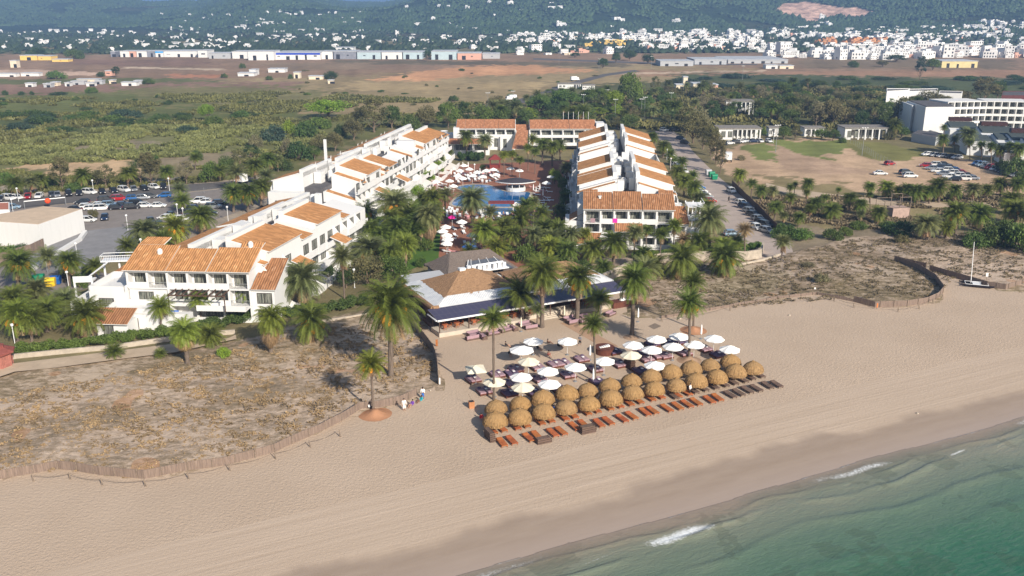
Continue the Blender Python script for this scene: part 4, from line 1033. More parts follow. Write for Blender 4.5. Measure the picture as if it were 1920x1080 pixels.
def tree(px, by, ty, wpx, kind='round', leaf='green', where=None, label=None, cat='tree'):
    x, y = P(px, by); d = y*CS+CAMH*SN; r = wpx/2*d/FPX; h = max(.6, HG(ty, y))
    v = random.randint(0, 1); V, F, td = tree_data(kind, v)
    key = (kind, v, leaf)
    if key not in TM:
        o = np_mesh('crown', V, F, LEAF[leaf]); TM[key] = o.data; bpy.data.objects.remove(o)
    hz = V[:, 2].max(); sz = h/hz
    th = empty('bush' if kind == 'bush' else 'tree', (x, y, 0), random.uniform(0, 6.28))
    c = bpy.data.objects.new('foliage' if kind == 'bush' else 'crown', TM[key]); COL.objects.link(c); par(c, th); c.scale = (r*1.02, r*1.02, sz)
    t = bpy.data.objects.new('stem' if kind == 'bush' else 'trunk', td); COL.objects.link(t); par(t, th); t.scale = (r, r, sz)
    tag(th, label, 'bush' if kind == 'bush' else 'tree'); ALLT.append((th, where, kind, leaf, px, by)); return th
def hedge(px, h, wd, leaf, label, n=26000, sz=.16, wallh=0):
    """clipped or loose hedge along a line of photo pixels (ground)"""
    W = [P(a, b) for a, b in px]; cs = []; rs = []
    for i in range(len(W)-1):
        a = Vector(W[i]); b = Vector(W[i+1]); L = (b-a).length; k = max(1, int(L/.9)); nrm = Vector((-(b-a).y, (b-a).x)).normalized()
        for q in range(k):
            for _ in range(2):
                p = a+(b-a)*((q+random.random())/k)+nrm*random.uniform(-wd/2, wd/2)
                cs.append((p.x, p.y, h*random.uniform(.35, .72))); rs.append((.9, .9, h*random.uniform(.3, .42)))
    cx = sum(c[0] for c in cs)/len(cs); cy = sum(c[1] for c in cs)/len(cs)
    V, F = leaf_cloud(n, cs, rs, sz, len(cs)); V[:, 2] = np.maximum(V[:, 2], .02); V[:, 0] -= cx; V[:, 1] -= cy
    o = np_mesh('hedge', V, F, LEAF[leaf]); o.location = (cx, cy, 0); return tag(o, label, 'hedge')

C_, D_, S_, N_, W_ = 'canary', 'date', 'shaggy', 'fan', 'small'
# named palms of the beach and the dune edge
palm(923, 600, 750, 62, D_, PG, 0, label='tall slender palm at the left end of the straw parasol rows', bx=926)
palm(694, 684, 772, 62, D_, PGB, 1, label='short green palm on a mound of orange earth by the reed fence', bx=700)
palm(733, 573, 705, 122, C_, PG, 2, label='big palm with orange date clusters on the left dune', bx=733)
palm(1113, 610, 716, 52, D_, PG, 0, label='tall slim palm among the white parasols in the middle of the beach', bx=1116)
palm(1293, 570, 672, 66, D_, PG, 3, label='tall palm at the right end of the straw parasols with orange fruit', bx=1292)
palm(1300, 530, 616, 52, D_, PG, 0, label='palm rising from an orange mound just behind the tallest right beach palm')
palm(1190, 527, 628, 74, C_, PG, 0, label='tall palm right of the restaurant steps with a dark bare trunk', bx=1185)
palm(1206, 505, 548, 66, D_, PGD, 0, label='dusty green palm at the edge of the right dune behind the tall one')
palm(1015, 513, 614, 84, C_, PG, 0, label='tallest palm in front of the restaurant awning with wide drooping fronds', bx=1016)
palm(1086, 522, 606, 78, C_, PG, 4, label='palm standing on the sand before the right half of the restaurant', bx=1082)
palm(975, 552, 606, 82, D_, PG, 0, label='dark green palm growing through the restaurant awning', bx=981)
palm(1007, 582, 614, 34, W_, PGD, 0, label='little young palm beside the restaurant steps')
palm(1122, 562, 592, 56, D_, PGB, 0, label='bright green palm under the right end of the awning')
palm(1276, 488, 522, 76, C_, PG, 0, label='wide low palm on the right dune in front of the stone wall')
palm(1357, 484, 516, 74, C_, PG, 5, label='low palm loaded with orange dates by the end of the stone wall')
palm(1465, 455, 490, 44, N_, PGD, 0, label='fan palm where the right hand road meets the dune')
palm(1396, 432, 488, 36, D_, PDEAD, 0, label='almost bare withered palm beside the rounded hedge corner')
palm(345, 622, 682, 74, S_, PGB, 0, label='shaggy skirted palm before the left apartment block hedge', bx=352)
palm(508, 600, 662, 76, S_, PGB, 0, label='shaggy palm with a hanging dead skirt, second along the left dune')
palm(585, 602, 642, 82, C_, PG, 6, label='low spreading palm with orange fruit on the dune edge below the hedge')
palm(217, 660, 673, 44, W_, PG, 0, label='stemless young palm on the dune beside the pale path')
palm(393, 630, 645, 58, C_, PG, 0, label='small palm leaning out beside the shaggy palm at the hedge', bx=388)
palm(302, 663, 672, 28, W_, PG, 0, label='tiny palm tuft by the low path wall')
palm(570, 525, 574, 84, C_, PGD, 0, label='large grey green palm at the right corner of the left block')
palm(643, 482, 560, 62, N_, PGD, 0, label='tall palm with a reddish trunk between the left block and the hedge', bx=646)
palm(302, 577, 620, 52, D_, PGB, 0, 'a'); palm(378, 563, 602, 50, D_, PGB, 0, 'a'); palm(460, 547, 594, 50, D_, PGB, 0, 'a')
for a in ((35, 493, 545, 70, C_, PG, 1), (130, 490, 538, 56, C_, PG, 2), (92, 482, 505, 48, D_, PGD, 0), (25, 560, 590, 62, C_, PG, 0), (70, 545, 575, 58, C_, PGD, 0), (88, 583, 622, 70, C_, PG, 0), (160, 592, 632, 84, C_, PG, 3),
          (32, 592, 640, 72, C_, PGB, 4), (122, 562, 600, 58, C_, PGD, 0), (178, 500, 530, 42, D_, PG, 0), (238, 463, 492, 42, D_, PG, 0), (-30, 560, 600, 70, C_, PG, 0), (60, 600, 640, 55, C_, PG, 0)): palm(*a, 'b')
for a in ((271, 434, 470, 66, C_, PGD, 0), (328, 428, 462, 60, C_, PGB, 1), (308, 450, 472, 46, D_, PG, 0), (376, 407, 440, 62, C_, PG, 0), (337, 356, 384, 36, D_, PGD, 0), (344, 378, 398, 40, D_, PG, 0), (438, 362, 398, 46, C_, PG, 2), (465, 362, 398, 46, C_, PG, 3), (490, 352, 388, 44, C_, PG, 0),
          (443, 325, 360, 48, D_, PGD, 0), (478, 312, 345, 40, C_, PG, 0)): palm(*a, 'c')
for a in ((28, 345, 368, 34, C_, PG), (58, 342, 364, 34, C_, PGD), (76, 337, 360, 30, C_, PG), (155, 330, 355, 40, C_, PG), (240, 325, 352, 36, C_, PG), (312, 322, 344, 34, C_, PG), (366, 296, 318, 26, D_, PG), (-20, 352, 374, 40, C_, PG), (413, 322, 340, 30, D_, PG), (505, 300, 325, 34, C_, PG), (500, 330, 352, 36, D_, PGD), (522, 300, 322, 30, N_, PGD)): palm(*a, 0, 'd')
for a in ((625, 392, 428, 44, C_, PG, 0), (658, 396, 430, 46, C_, PG, 0), (686, 398, 432, 50, C_, PG, 1), (742, 383, 440, 78, C_, PGD, 2), (768, 402, 445, 58, D_, PG, 0), (805, 408, 466, 66, S_, PGD, 0), (745, 428, 466, 54, C_, PG, 0), (694, 468, 496, 76, C_, PGD, 3),
          (770, 455, 486, 50, N_, PG, 0), (812, 372, 415, 46, C_, PG, 0), (835, 366, 410, 40, D_, PGD, 0), (886, 374, 428, 64, C_, PGD, 0), (908, 432, 472, 60, C_, PGB, 0), (930, 465, 492, 50, C_, PGB, 0), (975, 412, 452, 60, D_, PG, 0), (1000, 380, 425, 36, N_, PGD, 0),
          (985, 385, 430, 40, D_, PG, 0), (1020, 430, 468, 48, C_, PG, 0), (962, 440, 470, 46, C_, PG, 0), (1035, 445, 480, 44, D_, PGD, 0), (1045, 465, 492, 50, C_, PG, 0), (1110, 468, 498, 52, C_, PG, 0), (1050, 395, 432, 34, C_, PG, 0), (1062, 372, 410, 34, D_, PG, 0), (1063, 315, 350, 30, D_, PGD, 0), (790, 430, 470, 40, N_, PG, 0), (715, 440, 470, 44, C_, PG, 0), (650, 440, 470, 44, C_, PGD, 0), (1045, 430, 470, 44, C_, PG, 0), (1070, 440, 478, 40, C_, PGD, 0), (1015, 400, 440, 38, D_, PG, 0), (945, 425, 462, 44, C_, PG, 0), (1030, 462, 494, 46, C_, PGB, 0), (1000, 440, 476, 44, C_, PGD, 0), (815, 395, 436, 44, C_, PG, 0), (795, 375, 412, 38, D_, PG, 0), (785, 420, 462, 46, C_, PG, 0), (735, 410, 452, 46, C_, PG, 0), (760, 460, 500, 50, C_, PGB, 0), (735, 470, 508, 50, C_, PG, 0), (1065, 470, 500, 44, C_, PG, 0), (700, 430, 468, 44, C_, PG, 0), (880, 470, 500, 34, D_, PG, 0), (920, 400, 436, 36, D_, PGD, 0)): palm(*a, 'e')
for a in ((875, 258, 296, 34, C_, PG), (909, 263, 300, 34, C_, PGD), (842, 285, 310, 26, N_, PG), (828, 300, 322, 26, N_, PGB), (945, 292, 332, 26, N_, PGB), (960, 290, 330, 26, N_, PGB), (975, 300, 335, 24, N_, PG), (990, 278, 320, 28, N_, PGB), (1003, 285, 326, 26, N_, PG), (1017, 270, 310, 30, C_, PG), (1035, 275, 312, 30, C_, PG), (998, 262, 300, 24, D_, PG), (1050, 272, 300, 26, C_, PG)): palm(*a, 0, 'f')
for a in ((1097, 438, 472, 36, N_, PGB), (1150, 455, 498, 66, C_, PG), (1188, 436, 498, 52, N_, PGD), (1237, 440, 492, 44, N_, PG), (1262, 424, 476, 42, N_, PGB), (1211, 432, 470, 32, N_, PG), (1330, 412, 472, 66, C_, PGD), (1310, 455, 482, 50, C_, PG), (1352, 462, 488, 50, C_, PGB), (1280, 450, 480, 34, D_, PDEAD), (1225, 498, 520, 56, D_, PGB), (1206, 478, 505, 46, C_, PG), (1130, 503, 522, 40, C_, PG), (1380, 455, 484, 40, D_, PG)): palm(*a, 0, 'g')
for a in ((1243, 275, 296, 30, C_, PG), (1222, 258, 285, 26, C_, PG), (1270, 322, 345, 34, C_, PG), (1282, 340, 368, 36, C_, PG), (1300, 352, 385, 36, C_, PG), (1310, 375, 405, 38, C_, PGD), (1322, 388, 420, 40, C_, PG), (1278, 305, 330, 26, D_, PG), (1256, 290, 316, 24, D_, PG), (1298, 330, 352, 26, D_, PG)): palm(*a, 0, 'h')
for a in ((1385, 328, 350, 30, C_, PGB), (1408, 345, 372, 26, D_, PG), (1425, 358, 385, 28, C_, PG), (1447, 358, 378, 24, C_, PGD), (1480, 372, 395, 26, D_, PG), (1489, 346, 366, 18, N_, PG), (1512, 345, 372, 30, C_, PG), (1510, 362, 390, 22, N_, PG), (1545, 372, 390, 20, D_, PG), (1570, 356, 378, 16, N_, PG), (1557, 395, 412, 42, C_, PG), (1527, 382, 402, 32, C_, PG),
          (1517, 392, 415, 30, N_, PG), (1497, 408, 425, 26, C_, PG), (1468, 405, 425, 26, N_, PGD), (1452, 388, 412, 32, C_, PG), (1592, 372, 395, 34, C_, PG), (1612, 385, 402, 30, C_, PG), (1612, 402, 418, 24, N_, PGD), (1645, 400, 418, 34, C_, PG), (1631, 350, 380, 26, C_, PG), (1631, 365, 398, 20, N_, PG), (1660, 352, 372, 34, C_, PGB), (1682, 358, 378, 26, C_, PGB), (1718, 360, 382, 40, C_, PG), (1760, 350, 380, 44, C_, PG), (1742, 360, 382, 34, C_, PG), (1790, 358, 378, 34, C_, PG),
          (1824, 355, 378, 36, C_, PGD), (1850, 355, 375, 30, C_, PG), (1876, 345, 368, 34, C_, PG), (1908, 345, 372, 36, C_, PG), (1738, 420, 450, 56, C_, PGD), (1791, 400, 442, 54, C_, PG), (1837, 402, 434, 52, C_, PG), (1902, 392, 420, 52, C_, PG), (1896, 376, 402, 44, C_, PG), (1772, 428, 448, 34, C_, PGB), (1940, 400, 430, 50, C_, PG), (1700, 355, 380, 32, C_, PG), (1480, 352, 374, 20, D_, PG)): palm(*a, 3 if a[0] in (1791, 1902) else 0, 'i')
for a in ((1768, 262, 288, 26, C_, PG), (1790, 262, 285, 24, N_, PGD), (1815, 252, 290, 36, C_, PGD), (1818, 268, 302, 26, N_, PG), (1840, 272, 305, 28, N_, PG), (1858, 275, 308, 30, N_, PG), (1875, 282, 308, 26, C_, PG), (1893, 275, 310, 28, N_, PG), (1910, 280, 312, 30, C_, PG), (1678, 235, 262, 30, C_, PG), (1770, 240, 270, 18, D_, PG)): palm(*a, 0, 'j')

# trees: pixel x, base row, top row, width, kind, leaf, area
for a in ((617, 222, 186, 92, 'pine', 'bright'), (702, 248, 178, 60, 'tall', 'olive'), (735, 240, 196, 40, 'round', 'mid'), (672, 245, 200, 34, 'tall', 'olive'), (390, 228, 194, 34, 'pine', 'bright'), (400, 236, 214, 44, 'bush', 'green'), (800, 242, 196, 44, 'round', 'olive'), (840, 240, 190, 46, 'round', 'green'),
          (870, 238, 188, 30, 'tall', 'dark'), (770, 244, 212, 40, 'bush', 'mid'), (905, 236, 195, 44, 'round', 'green'), (940, 234, 198, 44, 'round', 'mid'), (663, 262, 222, 40, 'round', 'olive'), (515, 268, 232, 52, 'bush', 'blue'), (542, 250, 222, 26, 'bush', 'bright'), (575, 262, 222, 50, 'bush', 'mid'), (600, 275, 248, 40, 'bush', 'olive'), (560, 300, 262, 52, 'bush', 'dark'), (600, 240, 218, 50, 'bush', 'green'),
          (628, 284, 246, 34, 'round', 'olive'), (500, 312, 285, 40, 'bush', 'green'), (530, 320, 290, 40, 'bush', 'dark'), (450, 330, 278, 52, 'loose', 'olive'), (425, 335, 290, 34, 'round', 'mid'), (395, 340, 300, 42, 'bush', 'green'), (350, 345, 300, 34, 'loose', 'grey'), (285, 348, 284, 48, 'tall', 'olive'), (265, 346, 296, 40, 'loose', 'mid'), (200, 352, 308, 44, 'loose', 'olive'), (182, 350, 318, 34, 'round', 'grey'),
          (118, 356, 292, 42, 'tall', 'olive'), (100, 352, 322, 34, 'bush', 'mid'), (40, 350, 325, 30, 'bush', 'olive'), (290, 312, 288, 24, 'bush', 'mid'), (140, 358, 340, 44, 'bush', 'mid'), (10, 345, 320, 40, 'bush', 'green'), (370, 300, 278, 24, 'bush', 'mid'), (480, 275, 250, 30, 'bush', 'grey'), (538, 285, 258, 24, 'bush', 'grey'), (640, 260, 228, 30, 'bush', 'dark'), (590, 300, 272, 26, 'loose', 'green'), (470, 300, 270, 40, 'loose', 'dark')): tree(*a, 'k')
for i in range(26):   # dark thickets of the left plain
    x = random.uniform(-60, 470); y = random.uniform(218, 250); tree(x, y, y-random.uniform(9, 17), random.uniform(30, 66), 'bush', random.choice(('dark', 'mid', 'blue', 'green')), 'l')
for i in range(14):
    x = random.uniform(-40, 520); y = random.uniform(176, 214); tree(x, y, y-random.uniform(3, 8), random.uniform(10, 26), 'bush', random.choice(('mid', 'dark', 'green')), 'l')
for a in ((104, 148, 131, 38, 'bush', 'green'), (172, 174, 162, 26, 'bush', 'green'), (218, 145, 124, 18, 'tall', 'dark'), (190, 144, 133, 18, 'bush', 'dark'), (278, 158, 146, 24, 'bush', 'mid'), (420, 146, 137, 14, 'bush', 'mid'), (620, 148, 131, 30, 'bush', 'dark'), (545, 148, 138, 10, 'bush', 'mid'), (505, 150, 141, 16, 'bush', 'mid'), (10, 178, 168, 14, 'bush', 'dark'), (40, 178, 170, 14, 'bush', 'dark'), (60, 178, 170, 10, 'bush', 'dark'), (110, 178, 171, 36, 'bush', 'dark'),
          (801, 115, 95, 17, 'tall', 'dark'), (1130, 128, 108, 0+24, 'round', 'dark'), (1155, 118, 98, 20, 'round', 'dark'), (1180, 114, 92, 26, 'round', 'dark'), (1215, 120, 100, 26, 'round', 'dark'), (1078, 108, 98, 20, 'round', 'dark'), (1380, 145, 135, 16, 'bush', 'dark'), (70, 108, 88, 40, 'bush', 'dark'), (140, 110, 90, 40, 'bush', 'mid'), (850, 190, 178, 22, 'bush', 'mid'), (455, 128, 118, 14, 'bush', 'mid'), (1680, 116, 102, 40, 'round', 'dark'), (1655, 125, 112, 22, 'round', 'olive'), (1724, 150, 104, 22, 'tall', 'blue'), (1748, 132, 109, 30, 'round', 'green'), (1600, 126, 112, 26, 'bush', 'mid')): tree(*a, 'm')
for i in range(34):
    x = random.uniform(560, 1120); y = random.uniform(132, 205); tree(x, y, y-random.uniform(2.5, 5.5), random.uniform(6, 16), 'bush', random.choice(('olive', 'mid', 'olive', 'green')), 'l')
# the wood behind the resort
random.seed(21)
for i in range(235):
    x = random.uniform(920, 1740); t = random.random()
    y = 180+t*66 if x < 1250 else 168+t*68
    if x > 1140 and x < 1240 and y < 176: continue
    if x < 1010 and y < 200: continue
    if 1330 < x < 1440 and y > 234: continue
    if x > 1640 and y < 200: continue
    kind = random.choice(('round', 'round', 'pine', 'tall', 'loose', 'palm', 'palm')); lf = random.choice(('green', 'mid', 'olive', 'dark', 'mid', 'olive', 'green', 'grey')) if x > 1200 else random.choice(('green', 'mid', 'green', 'olive', 'bright', 'mid', 'dark'))
    hh = random.uniform(18, 34)*(.62+.5*t); ww = random.uniform(22, 44)*(.75+.4*t)
    if kind == 'palm': palm(x, y-hh*.9, y, ww*.75, random.choice((N_, C_, D_)), random.choice((PG, PGD)), 0, 'n')
    else: tree(x, y, y-hh, ww, kind, lf, 'n')
for a in ((1180, 205, 134, 52, 'round', 'green'), (1228, 178, 142, 22, 'loose', 'olive'), (1010, 215, 175, 50, 'pine', 'green'), (1060, 208, 166, 60, 'pine', 'green'), (1115, 205, 162, 56, 'pine', 'green'), (1150, 214, 168, 40, 'pine', 'bright'), (1290, 250, 206, 40, 'pine', 'bright'),
          (1285, 256, 200, 52, 'tall', 'olive'), (1300, 268, 208, 48, 'round', 'olive'), (1318, 280, 222, 46, 'tall', 'olive'), (1332, 292, 236, 40, 'tall', 'olive'), (1342, 308, 250, 36, 'tall', 'olive'), (1350, 325, 270, 28, 'loose', 'olive'), (1310, 250, 200, 44, 'round', 'grey'),
          (1600, 235, 185, 50, 'tall', 'olive'), (1560, 236, 184, 50, 'round', 'olive'), (1530, 236, 188, 34, 'tall', 'grey'), (1690, 236, 180, 48, 'round', 'olive'), (1655, 240, 192, 34, 'round', 'mid'), (1740, 196, 168, 60, 'round', 'olive'), (1760, 210, 176, 60, 'round', 'olive'), (1845, 196, 145, 62, 'tall', 'olive'), (1800, 196, 168, 50, 'round', 'olive'), (1870, 188, 150, 30, 'round', 'mid'), (1690, 172, 157, 34, 'pine', 'green'), (1615, 242, 205, 30, 'round', 'dark')): tree(*a, 'n')
for i in range(40):    # dark scrub band on the right
    x = random.uniform(1280, 2000); y = random.uniform(146, 172); tree(x, y, y-random.uniform(5, 10), random.uniform(34, 70), 'bush', random.choice(('dark', 'blue', 'mid')), 'o')
for a in ((1500, 448, 425, 62, 'green'), (1560, 448, 428, 44, 'mid'), (1470, 445, 418, 50, 'mid'), (1585, 440, 424, 30, 'green'), (1610, 428, 414, 40, 'green'), (1690, 440, 415, 66, 'dark'), (1665, 428, 412, 40, 'mid'), (1690, 455, 438, 34, 'olive'), (1870, 460, 410, 84, 'mid'), (1915, 470, 415, 70, 'green'), (1830, 462, 432, 60, 'mid'), (1885, 440, 408, 50, 'green'), (1540, 530, 510, 34, 'grey'), (1515, 500, 490, 30, 'grey'), (1905, 330, 292, 50, 'mid'), (1880, 322, 296, 34, 'dark'), (1915, 350, 318, 40, 'mid'), (1390, 300, 290, 18, 'grey')): tree(a[0], a[1], a[2], a[3], 'bush', a[4], 'p')
for a in ((1470, 262, 236, 30, 'round', 'mid'), (1490, 262, 238, 28, 'loose', 'olive'), (1540, 262, 240, 30, 'round', 'green'), (1562, 264, 242, 26, 'round', 'mid'), (1425, 258, 236, 26, 'round', 'green'), (1668, 262, 240, 28, 'bush', 'olive'), (1690, 258, 236, 30, 'round', 'mid'), (1402, 256, 238, 20, 'loose', 'olive'), (1580, 268, 256, 18, 'bush', 'mid'), (1338, 268, 246, 24, 'loose', 'olive')): tree(*a, 'n')
# garden shrubs
for a in ((690, 535, 478, 76, 'round', 'olive'), (740, 530, 478, 60, 'round', 'green'), (650, 540, 500, 44, 'round', 'dark'), (525, 568, 532, 42, 'round', 'mid'), (615, 520, 492, 34, 'bush', 'dark'), (742, 492, 470, 50, 'bush', 'green'), (822, 330, 300, 26, 'round', 'bright'), (805, 345, 318, 24, 'round', 'bright'), (785, 372, 345, 26, 'round', 'bright'), (1040, 345, 316, 28, 'round', 'bright'), (1055, 360, 330, 24, 'round', 'green'), (1060, 408, 372, 28, 'round', 'dark'), (985, 490, 455, 50, 'bush', 'green'), (1010, 500, 470, 40, 'bush', 'green'), (1055, 500, 478, 60, 'bush', 'green'), (1090, 510, 485, 50, 'bush', 'mid'), (905, 322, 308, 14, 'round', 'mid'), (935, 500, 480, 30, 'bush', 'green'),
          (955, 470, 448, 30, 'bush', 'green'), (1055, 430, 395, 34, 'round', 'dark'), (1060, 385, 350, 28, 'round', 'mid'), (1050, 460, 430, 34, 'round', 'green'), (1062, 335, 305, 24, 'round', 'mid'), (800, 470, 446, 34, 'bush', 'green'), (720, 470, 446, 40, 'bush', 'mid'), (770, 440, 418, 34, 'bush', 'green'), (680, 450, 428, 36, 'bush', 'green'), (805, 400, 378, 30, 'bush', 'mid'), (420, 668, 650, 30, 'bush', 'bright'), (175, 412, 392, 22, 'round', 'olive'), (10, 488, 455, 60, 'bush', 'green'), (40, 478, 455, 44, 'bush', 'dark'), (150, 540, 510, 30, 'bush', 'mid'), (125, 525, 505, 40, 'bush', 'grey'), (165, 520, 495, 26, 'bush', 'mid'), (1265, 310, 290, 28, 'bush', 'green'), (1288, 345, 325, 26, 'bush', 'green'), (1300, 372, 350, 26, 'bush', 'green'), (1250, 288, 268, 28, 'bush', 'dark'), (1215, 275, 255, 20, 'round', 'mid'), (790, 500, 480, 24, 'bush', 'green'), (625, 470, 450, 30, 'bush', 'green')): tree(*a, 'q')
hedge([(28, 665), (120, 655), (210, 645), (300, 632), (360, 625)], 1.9, 1.8, 'green', 'long clipped green hedge along the pale path before the left palms', 24000, .13)
hedge([(370, 622), (430, 610), (480, 600), (560, 592), (640, 580), (690, 570)], 1.9, 2.4, 'mid', 'loose green hedge with white flowers below the left apartment block', 24000, .14)
hedge([(1190, 485), (1260, 482), (1330, 478), (1390, 474), (1425, 466)], 1.8, 1.6, 'green', 'dark green hedge in front of the right apartment block', 18000, .16)
hedge([(862, 300), (880, 302), (905, 303)], 3.0, 4, 'dark', 'tall dark clipped hedge by the lounge lawn', 8000, .25)

# ---------------------------------------------------------------- beach restaurant
THATCH = None
def thatchmat(name, col):
    g = NT(name); co = g.co(); f = g.noise(co, 2.2, 6, .75, .3, (1.2, 1.2, 5)); f2 = g.noise(co, .3, 3)
    c = g.ramp(f, [(.3, tuple(x*.55 for x in col)), (.5, col), (.7, tuple(x*1.35 for x in col))]); c = g.mix(g.math('MULTIPLY', f2, .4), c, tuple(x*.65 for x in col))
    g.l(c, g.b.inputs['Base Color']); g.b.inputs['Roughness'].default_value = .95; g.b.inputs['Specular IOR Level'].default_value = .1
    g.bump(f, .9, .15); MATS[name] = g.m; return g.m
THATCH = thatchmat('brown_thatch', (.34, .205, .115)); THATCHG = thatchmat('grey_thatch', (.20, .16, .135)); STRAW = None
def strawmat():
    g = NT('golden_straw'); co = g.co(); sp = g.n('SeparateXYZ'); g.l(co, sp.inputs[0]); an = g.math('ARCTAN2', sp.outputs[1], sp.outputs[0])
    cb = g.n('CombineXYZ'); g.l(g.math('MULTIPLY', an, 14), cb.inputs[0]); g.l(g.math('MULTIPLY', sp.outputs[2], 1.3), cb.inputs[1]); f = g.noise(cb.outputs[0], 1.6, 5, .75, .2)
    oi = g.n('ObjectInfo'); col = (.43, .25, .095); c = g.ramp(f, [(.32, tuple(x*.42 for x in col)), (.5, col), (.68, (.60, .40, .19))]); f3 = g.noise(co, 1.1, 3)
    c = g.mix(g.math('MULTIPLY', f3, .5), c, (.26, .16, .08)); c = g.mix(g.math('MULTIPLY', oi.outputs['Random'], .3), c, (.30, .21, .13))
    g.l(c, g.b.inputs['Base Color']); g.b.inputs['Roughness'].default_value = .95; g.b.inputs['Specular IOR Level'].default_value = .1; g.bump(f, 1, .12); return g.m
STRAW = strawmat()
def corrugated():
    g = NT('white_corrugated_sheet'); sp = g.n('SeparateXYZ'); g.l(g.co('UV'), sp.inputs[0])
    h = g.math('SINE', g.math('MULTIPLY', sp.outputs[0], 6.28/.55)); c = g.ramp(g.noise(g.co(), .8, 5, .7), [(.3, (.50, .52, .55)), (.7, (.70, .70, .69))])
    g.l(c, g.b.inputs['Base Color']); g.b.inputs['Roughness'].default_value = .7; g.bump(h, .35, .05); return g.m
def solar():
    g = NT('dark_blue_panels'); uv = g.n('SeparateXYZ'); g.l(g.co('UV'), uv.inputs[0])
    a = g.math('LESS_THAN', g.math('FRACT', g.math('MULTIPLY', uv.outputs[0], 1/1.0)), .04); b = g.math('LESS_THAN', g.math('FRACT', g.math('MULTIPLY', uv.outputs[1], 1/1.65)), .03)
    c = g.mix(g.math('MAXIMUM', a, b), (.06, .055, .095), (.13, .12, .15)); g.l(c, g.b.inputs['Base Color']); g.b.inputs['Roughness'].default_value = .3; return g.m
CORR = corrugated(); SOLAR = solar()
def quadslab(m, q, th, mi=0, mi2=None):
    A, B, C, D = map(Vector, q); n = (B-A).cross(D-A).normalized(); n = n if n.z > 0 else -n; hi = [p+n*th for p in (A, B, C, D)]; lo = [A, B, C, D]
    U = (B-A).length; L = (D-A).length
    m.face([tuple(p) for p in hi], mi, [(0, 0), (U, 0), (U, L), (0, L)]); m.face([tuple(p) for p in lo[::-1]], mi if mi2 is None else mi2)
    for i in range(4): j = (i+1) % 4; m.face([tuple(lo[i]), tuple(lo[j]), tuple(hi[j]), tuple(hi[i])], mi if mi2 is None else mi2)
def thatch_hip(m, x0, x1, y0, y1, z0, apx, z1, rag=.25, seed=1):
    """hipped thatch with sagging faces and a frayed rim; apx = ridge ends ((x,y),(x,y))"""
    random.seed(seed); (ax, ay), (bx, by) = apx
    N = 14; rim = []; 
    def side(p, q, k):
        return [(p[0]+(q[0]-p[0])*i/k, p[1]+(q[1]-p[1])*i/k) for i in range(k)]
    rim = side((x0, y0), (x1, y0), 22)+side((x1, y0), (x1, y1), 16)+side((x1, y1), (x0, y1), 22)+side((x0, y1), (x0, y0), 16)
    def top(p):
        t = min(1, max(0, (p[0]-x0)/(x1-x0))); return (ax+(bx-ax)*t, ay+(by-ay)*t)
    rings = []
    for k in range(9):
        f = k/8; rg = []
        for p in rim:
            tp = top(p); j = random.uniform(-rag, rag) if k == 0 else 0
            rg.append((p[0]+(tp[0]-p[0])*f+j*.6, p[1]+(tp[1]-p[1])*f+j*.6, z0+(z1-z0)*(f**1.12)+random.uniform(-.04, .04)))
        rings.append(rg)
    for k in range(8):
        for i in range(len(rim)):
            j = (i+1) % len(rim); m.face([rings[k][i], rings[k][j], rings[k+1][j], rings[k+1][i]])
    for i in range(len(rim)):
        j = (i+1) % len(rim); a, b = rings[0][i], rings[0][j]; m.face([(a[0], a[1], a[2]-.35), (b[0], b[1], b[2]-.35), b, a])
